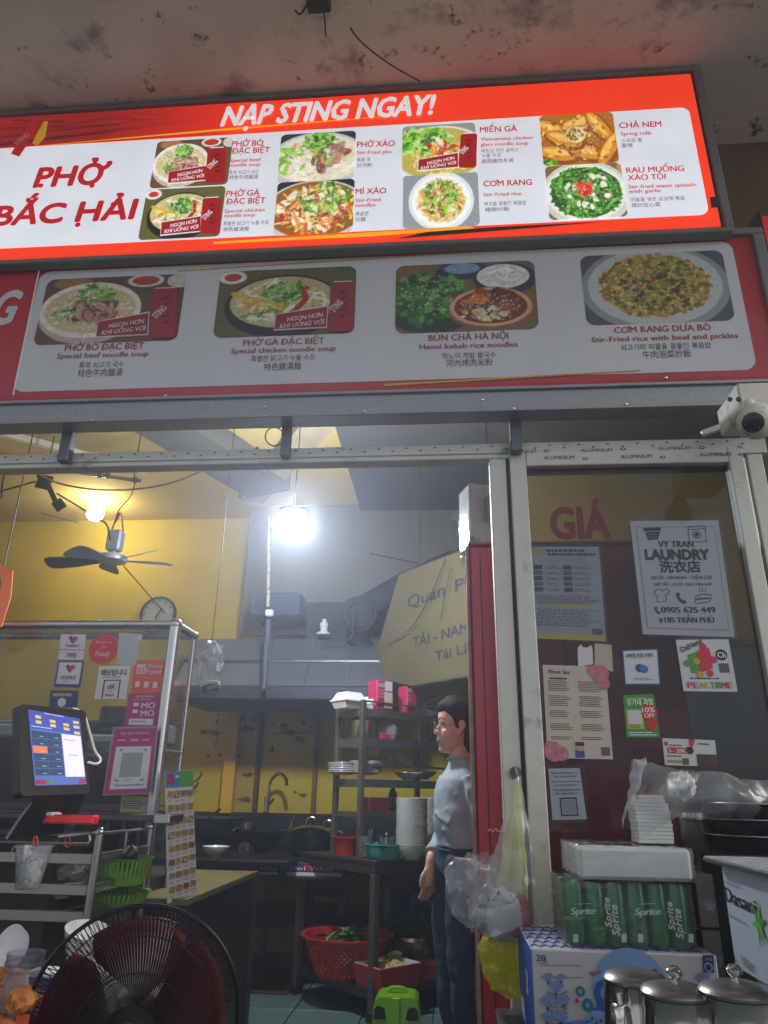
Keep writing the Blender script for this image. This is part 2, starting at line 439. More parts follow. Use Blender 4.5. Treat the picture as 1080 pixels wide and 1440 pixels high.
# ------------------------------------------------------------------ shared materials
M_ALU = mat('aluminium_profile', '#a3a5a2', .38, .55, var=.06, vs=14, dirt=.55, dirt_col='#4c4a44', dirt_scale=9, bump=.05)
M_ALUW = mat('pale_profile', '#b9bab2', .45, .25, var=.06, vs=14, dirt=.575, dirt_col='#55534a', dirt_scale=7, bump=.05)
M_STEEL = mat('stainless_steel', '#b4b3b0', .22, 1., var=.08, vs=9)
M_STEELD = mat('dark_steel', '#55565a', .4, .85, var=.2, vs=12, dirt=.6, dirt_col='#16130f', dirt_scale=10)
M_CHROME = mat('chrome', '#c9c8c6', .09, 1., var=.03, vs=4)
M_BLACK = mat('black_plastic', '#0c0c0e', .38, var=.2)
M_DARK = mat('dark_metal', '#1b1b1d', .5, .3, var=.3, dirt=.62, dirt_col='#3a3129', dirt_scale=8)
M_WHITE = mat('white_plastic', '#cfd0cc', .4, var=.05)
M_PAPER = mat('white_paper', '#c6c7c8', .6, var=.04)
M_PORC = mat('white_porcelain', '#c8c9c4', .22, var=.04)
M_REDINK = mat('red_ink', '#a01620', .5, var=.1)
M_NAVY = mat('navy_ink', '#161a52', .5, var=.1)
M_INK = mat('black_ink', '#17171a', .5, var=.1)
M_GINK = mat('grey_ink', '#4a4a4e', .5, var=.1)
M_WINK = mat('white_ink', '#d8d8d8', .5, var=.04)
M_CABLE = mat('black_cable', '#121214', .5)
M_RUST = mat('rusty_wire', '#3c2d20', .8)

# ------------------------------------------------------------------ the setting
floor = tag(MB().box((-6, -3, -.16), (4, 8, -.022)).obj('floor', mat('floor_grout', '#3b423e', .8, var=.2)), kind='structure')
M_TILE = [mat('floor_tile_%s' % k, c, .3, var=.2, vs=5, dirt=.56, dirt_col='#231f1a', dirt_scale=5, bump=.06) for k, c in (('a', '#5c7770'), ('b', '#55706a'), ('c', '#627c74'))]
random.seed(3)
tl = MB().bbox((-.197, -.197, -.022), (.197, .197, 0), .002)
tile0 = None
for i in range(-7, 5):
    for j in range(0, 8):
        x, y = .1+i*.4, 3.4+j*.4
        if x > .9 or y > 6.2: continue
        a = rad(0)
        if tile0 is None or random.random() < .0:
            t = tl.obj('floor_tile', M_TILE[0], None, origin=(0, 0, 0)); tile0 = t
            alt = []
            for mm in M_TILE: me = t.data.copy(); me.materials.clear(); me.materials.append(mm); alt.append(me)
        else:
            t = bpy.data.objects.new('floor_tile', random.choice(alt)); COL.objects.link(t)
        t.parent = floor; t.location = V((x, y, random.uniform(-.0008, .0008)))-floor.location
tag(MB().box((-60, -60, -.2), (60, 60, -.165)).obj('ground', mat('street_ground', '#bcbab6', .85, var=.2, vs=2)), kind='structure')

M_SOF = mat('stained_concrete', '#b4aea2', .9, var=.16, vs=1.8, bump=.25, bs=18, dirt=.525, dirt_col='#2a211b', dirt_scale=2.3)
def speckle(m, scale, lo, hi, col):
    n = m.node_tree.nodes; l = m.node_tree.links; b = n['Principled BSDF']; src = b.inputs['Base Color'].links[0].from_socket
    tc = n.new('ShaderNodeTexCoord'); a = n.new('ShaderNodeTexNoise'); a.inputs['Scale'].default_value = scale; a.inputs['Detail'].default_value = 8; a.inputs['Roughness'].default_value = .75
    g = n.new('ShaderNodeTexNoise'); g.inputs['Scale'].default_value = 1.6
    l.new(tc.outputs['Object'], a.inputs[0]); l.new(tc.outputs['Object'], g.inputs[0])
    ad = n.new('ShaderNodeMath'); ad.operation = 'MULTIPLY_ADD'; ad.inputs[1].default_value = .5; l.new(g.outputs[0], ad.inputs[0]); l.new(a.outputs[0], ad.inputs[2])
    r = n.new('ShaderNodeMapRange'); r.inputs[1].default_value = lo; r.inputs[2].default_value = hi; l.new(ad.outputs[0], r.inputs[0])
    x = n.new('ShaderNodeMix'); x.data_type = 'RGBA'; x.inputs[7].default_value = lin(col)+(1,); l.new(src, x.inputs[6]); l.new(r.outputs[0], x.inputs[0]); l.new(x.outputs[2], b.inputs['Base Color'])
speckle(M_SOF, 9, .85, .93, '#15100d')
tag(MB().box((-7, .55, 4.06), (3.2, 2.62, 4.3)).obj('balcony_slab', M_SOF), 'grey concrete balcony underside with black mould stains above the signs', 'balcony slab')
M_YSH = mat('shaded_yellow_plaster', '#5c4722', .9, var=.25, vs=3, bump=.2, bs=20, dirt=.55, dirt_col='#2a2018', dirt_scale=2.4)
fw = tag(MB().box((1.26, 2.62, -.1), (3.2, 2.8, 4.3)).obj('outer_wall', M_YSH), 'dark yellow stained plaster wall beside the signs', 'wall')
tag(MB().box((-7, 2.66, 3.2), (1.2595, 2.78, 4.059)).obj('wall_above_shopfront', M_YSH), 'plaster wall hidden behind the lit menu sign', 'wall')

M_YEL = mat('yellow_wall_paint', '#b39c1c', .62, var=.13, vs=2.2, bump=.14, bs=9, dirt=.66, dirt_col='#3f3516', dirt_scale=3.2)
YB = 6.3
bw = thing('back_wall', 'yellow painted back wall with peeling grey patches behind the sink', 'wall', (-2, YB, 0))
MB().box((-6, YB, -.1), (4, YB+.2, 4.3)).obj('wall_surface', M_YEL, bw)
# pilasters and ribs that stand proud of the wall behind the sink
def wallpx(x0, x1, proud, m, name):
    a = P(x0, 1050, Y=YB-proud); b = P(x1, 1050, Y=YB-proud)
    return MB().bbox((a.x, YB-proud, .9), (b.x, YB-.0005, 2.35), .006).obj(name, m, bw)
wallpx(316, 333, .10, mat('bright_yellow_paint', '#c89a18', .5, var=.1, vs=5, dirt=.66, dirt_col='#4a3c18', dirt_scale=8), 'pilaster')
M_YD = mat('dull_yellow_paint', '#a0892e', .7, var=.22, vs=6, streak=True, dirt=.55, dirt_col='#4a4028', dirt_scale=8)
wallpx(333, 361, .03, M_YD, 'recess_panel')
wallpx(361, 367, .05, mat('rust_brown_rib', '#4c3a1a', .8, var=.3, vs=20), 'rib')
wallpx(441, 447, .05, mat('olive_rib', '#6d5c24', .8, var=.3, vs=20), 'rib')
# peeled patches: thin flakes of bare grey plaster with ragged outlines
M_PEEL = mat('bare_plaster', '#4c4a3a', .9, var=.35, vs=30, bump=.3)
def patch(cx, cy, rx, ry, seed, n=26, proud=.004, m=M_PEEL, name='peeled_patch'):
    r = random.Random(seed); c = P(cx, cy, Y=YB-proud); e = P(cx+rx, cy, Y=YB-proud); g = P(cx, cy-ry, Y=YB-proud)
    ax, az = abs(e.x-c.x), abs(g.z-c.z)
    pts = []
    for k in range(n):
        t = 6.28318*k/n; q = r.choice((r.uniform(.35, .8), r.uniform(.8, 1.25)))
        pts.append((c.x+ax*q*math.cos(t), c.y, c.z+az*q*math.sin(t)))
    return MB().prism(pts, (0, proud-.001, 0)).obj(name, m, bw)
for k, (cx, cy, rx, ry, pr) in enumerate([(408, 1030, 28, 4, .004), (400, 1021, 6, 7, .004), (427, 1016, 4, 5, .004), (422, 1040, 8, 5, .004), (383, 1054, 3, 5, .004), (438, 1023, 3, 2, .004), (383, 1017, 4, 1.5, .004),
                                      (350, 1025, 13, 5, .034), (341, 1009, 7, 5, .034), (356, 1011, 5, 4, .034), (348, 1090, 9, 4, .034),
                                      (302, 1030, 12, 6, .004), (288, 1029, 9, 4, .004), (305, 1015, 2, 4, .004), (307, 1006, 2, 2, .004), (293, 1062, 3, 3, .004), (309, 1062, 3, 3, .004),
                                      (425, 1118, 6, 3, .004), (415, 1114, 3, 2, .004), (336, 1063, 3, 3, .034), (345, 1124, 10, 5, .034), (447, 1050, 2, 5, .006)]):
    patch(cx, cy, rx, ry, k, proud=pr)
patch(303, 1047, 8, 13, 77, 4, .003, mat('whitewash', '#8f8a6a', .9, var=.2, vs=20), 'plaster_repair')
# upper right of the room: sooty sheet wall, lamp haze put into its grey
M_GREYW = mat('sooty_hazed_sheet', '#605f55', .7, var=.16, vs=1.6, streak=True, dirt=.62, dirt_col='#25272b', dirt_scale=2)
gx = P(345, 800, Y=6.0).x
tag(MB().bbox((gx, 6.0, 2.42), (2.2, 6.04, 4.2), .01).obj('sheet_wall', M_GREYW), 'sooty sheet cladding greyed for lamp haze above the cooker hood', 'wall panel')
lw = tag(MB().box((-4.9, 2.9, -.1), (-4.8, YB, 4.3)).obj('side_wall', M_YEL), 'yellow painted side wall behind the glass counter case', 'wall')
tag(MB().box((2.2, 2.8, -.1), (2.4, YB, 4.3)).obj('far_side_wall', mat('olive_plaster', '#8c7420', .7, var=.12, vs=2, dirt=.66, dirt_scale=2)), 'olive yellow side wall at the far side of the red cabinet', 'wall')
# partition behind the door glass: olive above, the glass's blue grey reflection painted below
pt = thing('partition_wall', 'olive yellow partition behind the door glass with a painted blue grey reflection below', 'wall', (1.3, 4.7, 0))
zp = P(1000, 905, Y=4.7).z
MB().bbox((.5, 4.7, zp), (2.195, 4.76, 3.6), .004).obj('upper_panel', mat('olive_panel', '#a5891f', .6, var=.15, vs=2, bump=.1), pt)
MB().bbox((.5, 4.685, 0), (2.195, 4.76, zp-.002), .004).obj('reflection_panel', mat('reflection_blue_grey', '#66707a', .45, var=.12, vs=2), pt)
MB().bbox((.5, 4.67, zp-.02), (2.195, 4.684, zp+.02), .003).obj('reflection_edge', mat('reflection_edge_grey', '#565a52', .6), pt)  # strip along the upper edge of the painted reflection

# ceiling of the room and its beams
M_CEIL = mat('cream_ceiling', '#b9a25e', .8, var=.1, vs=1.2)
ceil = tag(MB().box((-4.9, 2.8, 3.62), (2.2, YB, 3.7)).obj('ceiling', M_CEIL), kind='structure')
M_BEAMG = mat('grey_beam_paint', '#55564f', .7, var=.12, vs=3)
# sloping beams: each seen crossing the strip above the shopfront rail
def beam(pts, h, m, name='ceiling_beam'):
    b = MB(); b.prism([V((p[0], p[1], 3.619)) for p in pts], (0, 0, -h)); return b.obj(name, m, ceil)
def cz(px, py, z=3.6): return P(px, py, Z=z)
q = [cz(222, 592), cz(288, 590), cz(330, 628), cz(262, 630)]
M_TRIM = mat('pale_trim', '#cfc7a8', .6, var=.08)
def ray_strip(x0, y0, x1, y1, w, drop, m, name):
    a, b = cz(x0, y0), cz(x1, y1); d = (b-a); a = a-d*.6; b = b+d*1.5
    s = V((-d.y, d.x, 0)).normalized()*w
    return MB().cbox((a+b)/2+V((0, 0, .018-drop/2)), (b-a)/2, s/2, (0, 0, drop/2), .004).obj(name, m, ceil)
def keepin(o): return o
ray_strip(255, 592, 310, 628, .42, .16, M_BEAMG, 'ceiling_beam')
ray_strip(212, 592, 256, 628, .035, .03, M_TRIM, 'ceiling_trim')
ray_strip(0, 607, 87, 630, .05, .05, M_TRIM, 'ceiling_trim')
ray_strip(438, 596, 400, 640, .22, .10, mat('tan_beam', '#8b7c60', .8), 'ceiling_beam')
ray_strip(560, 584, 640, 640, .012, .012, M_TRIM, 'ceiling_trim')
MB().box((-.75, 2.82, 3.56), (2.19, 6.0, 3.6195)).obj('ceiling_panel', mat('sooty_ceiling', '#464540', .8, var=.15, vs=1), ceil)

# ------------------------------------------------------------------ food pictures (flat print)
def food(kind, seed=1, asp=1.55, res=72, drink=False):
    c = Cv(asp, res, '#6b4a2c', seed); mx = asp/2
    greens = ['#2f7a1e', '#58a02c', '#87c23c', '#1f5a18', '#a6d05a']
    if kind == 'beef':
        c.rect(0, 0, asp, .3, '#5a4634'); c.ell(.3, .08, .22, .09, '#a07040'); c.ell(asp*.72, .08, .2, .1, '#d8d2c8'); c.ell(asp*.72, .08, .15, .07, '#b5301c'); c.ell(asp*.97, .1, .15, .11, '#c9c4bb')
        c.ell(.55, .55, .56, .46, '#b9b2a4'); c.ell(.55, .5, .56, .42, '#e9e4d8'); c.ell(.55, .5, .5, .35, '#cfc08e')
        c.strands(40, .55, .5, .48, .33, ['#efe6cc', '#e0d4b0', '#f4efdd'], .012)
        for _ in range(14):
            x, y = .55+c.r.uniform(-.25, .3), .5+c.r.uniform(-.12, .2); c.ell(x, y, .12, .075, c.r.choice(['#8c4a3c', '#a5675a', '#74392f']), c.r.random()*3); c.ell(x, y, .085, .05, c.r.choice(['#c79a8a', '#b98475']), c.r.random()*3)
        c.bits(60, .58, .25, .18, .13, greens, .018); c.bits(20, .3, .55, .15, .1, greens, .014)
    elif kind == 'chicken':
        c.rect(0, 0, asp, 1, '#5d5a2a'); c.ell(.15, .1, .16, .1, '#e6e2dc'); c.ell(.15, .1, .1, .06, '#c0332b')
        c.ell(.75, .56, .66, .47, '#14151c'); c.ell(.75, .5, .6, .38, '#c3b878'); c.strands(50, .75, .5, .57, .36, ['#efe8d2', '#ddd2a8', '#f6f1e2'], .014)
        for k in range(7): c.ell(.5+.08*k-.2, .42+.05*(k % 3)+.03*k, .17, .055, ['#d6b23a', '#e6cb62', '#c39a26'][k % 3], .5)
        c.bits(70, .78, .36, .25, .15, greens, .02); c.line([(.98, .3), (1.0, .48), (.9, .62)], .035, '#b51d14'); c.bits(25, .6, .65, .3, .12, ['#f2ecd4', '#5a9a2c'], .02)
    elif kind == 'mixed':
        c.rect(0, 0, asp, 1, '#2c2f33'); c.ell(mx, .55, .72, .5, '#b8bcc0'); c.ell(mx, .52, .66, .43, '#d9d2bc'); c.strands(60, mx, .55, .62, .38, ['#ece4cc', '#f4f0e0', '#d8c9a0'], .016)
        for _ in range(9): c.ell(mx+c.r.uniform(-.25, .35), .45+c.r.uniform(-.15, .2), .16, .07, c.r.choice(['#9c6a63', '#b58a80', '#80504a']), c.r.random()*3)
        c.bits(30, mx-.1, .45, .45, .25, ['#e07a24', '#58a02c', '#8fc840'], .022); c.bits(90, mx+.02, .2, .22, .14, greens, .022); c.strands(8, .3, .5, .25, .3, ['#8fc840', '#5fa030'], .025)
    elif kind == 'stirnoodle':
        c.rect(0, 0, asp, 1, '#23282a'); c.ell(mx, .55, .74, .5, '#bfc2c0'); c.ell(mx, .52, .68, .45, '#8f5a1e'); c.strands(110, mx, .52, .66, .42, ['#d7a348', '#e7c070', '#b97a2a', '#f0d68e'], .012)
        c.bits(45, mx, .5, .5, .34, ['#efe4c0', '#e8dca8', '#f5efd6'], .035, 2); c.bits(26, mx, .5, .5, .34, ['#d8541c', '#e88a2c', '#b53018'], .026); c.bits(80, mx+.1, .35, .4, .25, greens, .018)
    elif kind == 'soup':
        c.rect(0, 0, asp, 1, '#8c8f86'); c.ell(mx, .6, .74, .52, '#d9dcd2'); c.ell(mx, .55, .66, .44, '#b9a94a'); c.strands(40, .8, .6, .5, .32, ['#e6dc9c', '#d5c878'], .014)
        c.bits(140, .55, .35, .4, .22, greens+['#a8dc70', '#c3ea8e'], .028); c.bits(20, .85, .45, .2, .1, ['#c23418', '#e8a02c', '#f2e6c8'], .03)
    elif kind == 'rice':
        c.rect(0, 0, asp, 1, '#8a9096'); c.ell(mx, .5, .56, .5, '#d6dade'); c.ell(mx, .5, .5, .44, '#eef0ee'); c.ell(mx, .5, .4, .35, '#caa75a')
        c.bits(420, mx, .5, .42, .38, ['#f0dca0', '#e3c476', '#d6aa4c', '#c08c34', '#f6ebc4'], .016, 2); c.bits(110, mx, .45, .33, .3, greens+['#b8d840'], .018); c.bits(25, mx, .5, .35, .3, ['#d8641c', '#c23a1c'], .014)
    elif kind == 'rolls':
        c.rect(0, 0, asp, 1, '#a8691c')
        for x, y, a in ((.25, .3, .35), (.35, .8, .2), (.85, .22, -.2), (1.25, .3, .9), (.9, .78, .3), (1.4, .75, -.9), (.5, .52, .3)):
            c.ell(x, y, .42, .18, '#8c4c12', a); c.ell(x-.02, y-.03, .38, .13, '#d08a2c', a); c.ell(x-.05, y-.06, .28, .06, '#ecb85a', a)
        c.ell(.72, .42, .2, .16, '#e6cf98'); c.bits(60, .72, .42, .17, .13, ['#7a4a22', '#f0e4bc', '#5a8a2c', '#a8703a', '#3b3020'], .02, 1.6)
        c.bits(80, mx, .5, .8, .5, ['#8a4a10', '#f0c468', '#b06a1c'], .018, 2); c.bits(18, .12, .95, .15, .08, greens, .03)
    elif kind == 'greens':
        c.rect(0, 0, asp, 1, '#7a5a3c'); c.ell(asp-.1, .12, .2, .14, '#b08a5a'); c.ell(mx, .52, .64, .52, '#c2c6b8'); c.ell(mx, .5, .57, .45, '#e2e5d8')
        c.ell(mx, .5, .5, .4, '#1e4a12'); c.strands(170, mx, .5, .53, .43, ['#2c6a18', '#4a9428', '#1c5010', '#6ab03c', '#357a1e'], .017)
        c.bits(26, mx+.02, .45, .34, .28, ['#f0efd8', '#e4e6c4'], .03, 1.5); c.bits(26, mx-.03, .45, .12, .1, ['#c4281c', '#e0503a'], .02)
    elif kind == 'buncha':
        c.rect(0, 0, asp, 1, '#7c6038'); c.ell(.75, .1, .28, .14, '#2c3a6a'); c.ell(.75, .08, .2, .08, '#8aa0c0'); c.ell(1.22, .26, .35, .24, '#26344c'); c.ell(1.2, .22, .29, .18, '#e9e9ea'); c.strands(30, 1.2, .22, .27, .16, ['#ffffff', '#cfd2d6'], .012)
        c.ell(.4, .8, .42, .22, '#1e3a24'); c.bits(230, .38, .5, .42, .36, ['#1d5a1c', '#2f7a28', '#123f14', '#4a9434', '#6cae4c'], .035, 1.9)
        c.ell(1.05, .68, .47, .31, '#8a5a34'); c.ell(1.05, .66, .45, .28, '#d8a884'); c.ell(1.05, .66, .4, .24, '#7c2c14')
        for _ in range(12): c.ell(1.05+c.r.uniform(-.28, .28), .62+c.r.uniform(-.15, .12), .11, .07, c.r.choice(['#6b2c1a', '#8c4426', '#a35a30', '#4e2014']), c.r.random()*3)
        c.bits(30, 1.0, .76, .28, .1, ['#e8dcc0', '#efe7cc', '#d9a848'], .024, 1.7); c.bits(12, .9, .56, .1, .05, ['#e07a24'], .025)
    elif kind == 'ricebeef':
        c.rect(0, 0, asp, 1, '#4d535a'); c.ell(mx, .5, .8, .62, '#8f979c'); c.ell(mx, .48, .72, .55, '#bcc4c6'); c.ell(mx, .47, .58, .43, '#8c7420')
        c.bits(900, mx, .47, .6, .45, ['#c9a63a', '#a88a2a', '#8a6c1e', '#dcc46a', '#6b5218', '#b59a48'], .018, 1.6); c.bits(110, mx, .45, .5, .38, ['#6d7f20', '#84922c', '#44561a', '#9aa838'], .022, 1.7); c.bits(60, mx, .55, .45, .3, ['#4a2c14', '#5c3a1c'], .02, 1.5)
    for (cx_, cy_, rx_, ry_) in (((.55, .5, .42, .3),) if kind == 'beef' else ((.75, .5, .5, .33),) if kind == 'chicken' else ((1.05, .66, .36, .2), (.38, .45, .36, .3)) if kind == 'buncha' else ((mx, .5, .45, .36),)):
        if res > 40:
            c.bits(150, cx_, cy_, rx_, ry_, ['#ffffff', '#fff3d0', '#f4f0e0'], .005, 2, .55); c.bits(170, cx_, cy_, rx_, ry_, ['#2a1c0c', '#3c2a14', '#20300e'], .0065, 2, .4)
    if kind in ('mixed', 'stirnoodle', 'soup', 'rice', 'greens', 'ricebeef'):
        H_, W_ = c.img.shape[:2]; f = {'rice': .05, 'ricebeef': .0}.get(kind, .09); c.img = c.img[int(H_*f*.6):max(4, int(H_*(1-f))), int(W_*f*1.6):max(4, int(W_*(1-f*1.6)))]
        g = c.rg.random(c.img.shape[:2]+(1,)); c.img = c.img*(.8+.4*g); return c
    return c.shade(.16)



# ------------------------------------------------------------------ upper backlit sign
US = thing('backlit_menu_sign', 'large glowing red and white menu lightbox directly under the stained slab', 'sign', (-.9, 2.28, 3.2))
YU = 2.215; fu = Face((-.9, YU, 3.6), (1, 0, 0), (0, 0, 1))
def pm_emit(name, col, e, v=.05, blotch=None):
    m = mat(name, col, .35, var=.05); e *= .70
    n = m.node_tree.nodes; l = m.node_tree.links; b = n['Principled BSDF']
    mx = [x for x in n if x.type == 'MIX'][0]; l.new(mx.outputs[2], b.inputs['Emission Color']); b.inputs['Emission Strength'].default_value = e
    return m
E_U = .64
x0 = -3.6; xr = P(970, 98, Y=YU).x+.012; zt = 4.035; zb = P(500, 345, Y=YU).z
MB().box((x0, YU+.006, zb), (xr, YU+.045, zt)).obj('box_body', M_DARK, US)
MB().box((x0+.01, YU+.001, zb+.012), (xr-.012, YU+.0055, zt-.012)).obj('face_panel', pm_emit('lit_red_face', '#dc320c', .98), US)
fr = mat('grey_sign_frame', '#6a6b6c', .5, .2, var=.1, dirt=.6, dirt_col='#2a2826', dirt_scale=6)
MB().bbox((x0, YU-.012, zb-.022), (xr+.03, YU+.04, zb-.0005), .004).obj('bottom_frame', fr, US)
MB().bbox((x0, YU-.012, zt), (xr+.03, YU+.15, zt+.022), .004).obj('top_frame', fr, US)
MB().bbox((xr, YU-.012, zb), (xr+.03, YU+.15, zt-.0005), .004).obj('end_frame', fr, US)
wr = fu.rect((0, 215), (967, 155)); a1, b1 = fu.px(968, 151); a0 = -3.2; _, b0 = fu.px(500, 336)
b0 = fu.px(995, 302)[1]; 
fu.plate((a0, b0-.035, a1+.1, b1+.035), -.0005, .0004)
E_W = 1.0
M_LW = pm_emit('lit_white_face', '#dfe4ee', E_U)
fu.plate((a0, b0, a1, b1), .0012, .0012, .035).obj('white_panel', M_LW, US)
# brush strokes on red, darkened at the left for the sign's weaker backlight
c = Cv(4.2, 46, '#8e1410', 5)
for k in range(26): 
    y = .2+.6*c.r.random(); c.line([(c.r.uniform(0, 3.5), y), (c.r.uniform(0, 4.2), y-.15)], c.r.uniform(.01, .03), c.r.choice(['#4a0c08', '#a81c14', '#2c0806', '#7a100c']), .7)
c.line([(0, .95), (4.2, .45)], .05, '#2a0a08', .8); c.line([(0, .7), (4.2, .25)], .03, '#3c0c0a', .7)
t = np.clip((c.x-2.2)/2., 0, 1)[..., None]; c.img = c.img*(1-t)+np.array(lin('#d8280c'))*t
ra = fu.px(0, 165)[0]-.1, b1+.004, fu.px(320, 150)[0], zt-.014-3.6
fu.picture(ra, c.img, print_mat('lit_print', .58, .4), US, .0012, 'dimmed_brush_print')
fu.poly([(40, 207), (310, 182), (560, 163), (310, 184.5)], .003, .001).obj('yellow_line', pm_emit('lit_yellow', '#e0a010', .8), US)
fu.poly([(300, 341), (660, 319), (668, 322), (520, 333), (300, 343.5)], .003, .001).obj('yellow_line', MATS['lit_yellow'], US)
fu.poly([(600, 327), (700, 320), (850, 312.5), (700, 325), (560, 336)], .0035, .001).obj('brush_stroke', mat('dark_red_stroke', '#3a0c0a', .6), US)
E_RED = pm_emit('lit_red_ink', '#b80f16', .6)
for (x0_, y0_, x1_, y1_, col, nm) in ((16, 221, 52, 165, '#b01416', 'drink_bottle'), (46, 206, 66, 172, '#c8960c', 'drink_bottle')):
    w = (x1_-x0_)*.32; q_ = [(x0_, y0_-4), (x0_+w, y0_), (x1_-2, y1_+22), (x1_+2, y1_), (x1_-3, y1_-1), (x1_-12, y1_+14)]
    fu.poly(q_, .004, .001).obj(nm, pm_emit('lit_'+col[1:], col, .45), US)
fu.text('STING', 25, 206, 47, 6, M_WINK, US, .006, .02, rot=.9); 
fu.text('NẠP STING NGAY!', 311, 178, 612, 27, pm_emit('lit_white_ink', '#e6e8ee', .62), US, .004, .045, .25, y1=161)
M_LWI = MATS['lit_white_ink']
fu.text('PHỞ', 48, 264, 150, 27, E_RED, US, .004, .06, .08)
fu.text('BẮC HẢI', -10, 318, 188, 27, E_RED, US, .004, .06, .08)
for bx_, by_, s_ in ((58, 262, 1), (84, 240, 1), (130, 262, 1), (46, 286, 1), (110, 317, 1), (160, 288, 1)):
    a_, b_ = fu.px(bx_, by_); fu.disc((bx_, by_), .012, .0045, .001, 14).obj('letter_flourish', E_RED, US)
LP = print_mat('lit_print', .58, .4)
def banner(f, q, can, m_r, m_w, m_can, parent, tx, e=0):
    f.poly(q, .005, .0015).obj('banner_border', m_w, parent)
    cx = sum(p[0] for p in q)/4; cy_ = sum(p[1] for p in q)/4
    q2 = [(cx+(p[0]-cx)*.965, cy_+(p[1]-cy_)*.88) for p in q]
    f.poly(q2, .0065, .001).obj('banner', m_r, parent)
    (xa, ya), (xb, yb) = tx; cap = abs(q[3][1]-q[0][1])*.27
    f.text('NGON HƠN', xa+4+(xb-xa)*.1, ya, xb-1, cap, m_w, parent, .008, .03, .2, y1=yb)
    f.text('KHI UỐNG VỚI', xa, ya+cap*1.55, xb+1, cap, m_w, parent, .008, .03, .2, y1=yb+cap*1.55)
    (cx0, cy0), (cx1, cy1) = can; w = cx1-cx0
    f.poly([(cx0+2, cy0+2), (cx0+5, cy0), (cx1-3, cy0-1), (cx1, cy0+1), (cx1-w*.06, cy1-3), (cx1-w*.2, cy1), (cx0+1, cy1), (cx0-w*.06, cy1-4)], .009, .0015).obj('drink_can', m_can, parent)
    f.poly([(cx0+5, cy0), (cx1-3, cy0-1), (cx1-4, cy0-2.2), (cx0+6, cy0-1.2)], .0095, .001).obj('can_rim', m_w, parent)
    h = cy1-cy0
    for k in range(5):
        yy = cy0+h*(.18+.12*k); f.poly([(cx0+w*.35, yy+h*.05), (cx0+w*.72, yy-h*.04), (cx0+w*.55, yy+h*.04)], .0102, .0006).obj('can_emblem', M_INK, parent)
    f.text('STING', cx0+w*.2, cy0+h*.62, cx0+w*.78, h*.13, m_w, parent, .011, .02, .2, rot=.9)
PICU = [('beef', (222, 200), (320, 260), 1), ('chicken', (207, 268), (309, 333), 2), ('mixed', (396, 190.5), (498, 252), 3), ('stirnoodle', (391, 257.5), (496, 327), 4),
        ('soup', (566, 179), (671, 243), 5), ('rice', (567, 247), (675, 318), 6), ('rolls', (758, 164), (871, 229), 7), ('greens', (766, 235), (883, 305), 8)]
for kind, tl_, br_, sd in PICU:
    r = fu.rect(tl_, br_); c = food(kind, sd, 1.55, 96)
    if kind in ('rice', 'greens'): pass
    fu.picture(r, c.img, LP, US, .003, 'dish_picture', .022)
M_LRED = pm_emit('lit_banner_red', '#b8141a', .42)
banner(fu, [(237, 243), (292, 233), (291, 255), (236, 260)], ((291, 211), (319, 259)), M_LRED, M_LWI, M_LRED, US, ((242, 250.5), (287, 244)))
banner(fu, [(227, 314), (284, 304), (283, 327), (226, 333)], ((284, 281), (312, 331)), M_LRED, M_LWI, M_LRED, US, ((232, 322), (279, 315)))
banner(fu, [(588, 226), (645, 215), (645, 237), (587, 242)], ((646, 191), (671, 238)), M_LRED, M_LWI, M_LRED, US, ((592, 234), (641, 226)))
M_LG = pm_emit('lit_grey_ink', '#6a3440', .25)
UT = [[(326, 207, 370, 'PHỞ BÒ'), (326, 217, 379, 'ĐẶC BIỆT'), (323, 229, 367, 'Special beef'), (323, 235.5, 366, 'noodle soup'), (322, 246, 364, '특제 쇠고기 국수'), (322, 253, 363, '特色牛肉麵湯')],
      [(318, 277, 365, 'PHỞ GÀ'), (318, 288, 373, 'ĐẶC BIỆT'), (316, 300, 372, 'Special chicken'), (316, 306.5, 359, 'noodle soup'), (314, 318, 378, '특별한 닭고기 누들 수프'), (314, 326, 350, '特色雞湯麵')],
      [(502, 208, 555, 'PHỞ XÀO'), None, (502, 218, 551, 'Stir-Fried pho'), None, (502, 228, 521, '볶음 포'), (502, 236, 523, '炒河粉')],
      [(500, 274, 543, 'MÌ XÀO'), None, (500, 285, 535, 'Stir-Fried'), (500, 292, 528, 'noodles'), (500, 304, 518, '볶음면'), (500, 312, 514, '炒麵')],
      [(675, 187, 727, 'MIẾN GÀ'), None, (676, 199, 749, 'Vietnamese chicken'), (676, 206.5, 743, 'glass noodle soup'), (677, 215.5, 729, '베트남 치킨 글라스'), (677, 222, 705, '누들 수프'), (677, 230, 722, '越南雞肉冬湯')],
      [(680, 263, 748, 'CƠM RANG'), None, (680, 277, 733, 'Stir-Fried rice'), None, (681, 290, 740, '버섯을 곁들인 볶음밥'), (682, 298, 716, '雜錦炒飯')],
      [(871, 181, 930, 'CHẢ NEM'), None, (873, 191.5, 916, 'Spring rolls'), None, (874, 201, 903, '스프링 롤'), (874, 208, 890, '春捲')],
      [(881, 244, 962, 'RAU MUỐNG'), (883, 254.5, 936, 'XÀO TỎI'), (884, 266, 978, 'Stir-fried water spinach'), (884, 272.5, 930, 'with garlic'), (887, 284, 963, '마늘을 넣은 공심채 볶음'), (888, 292, 929, '蒜炒空心菜')]]
for blk in UT:
    for i, t_ in enumerate(blk):
        if t_ is None: continue
        x_, y_, x2, s_ = t_; cap = (8, 8, 5.2, 5.2, 4.8, 4.8, 4.8)[i]
        fu.text(s_, x_, y_, x2, cap, E_RED if i < 4 else M_LG, US, .003, .025 if i < 4 else 0, y1=y_-(x2-x_)*.035)
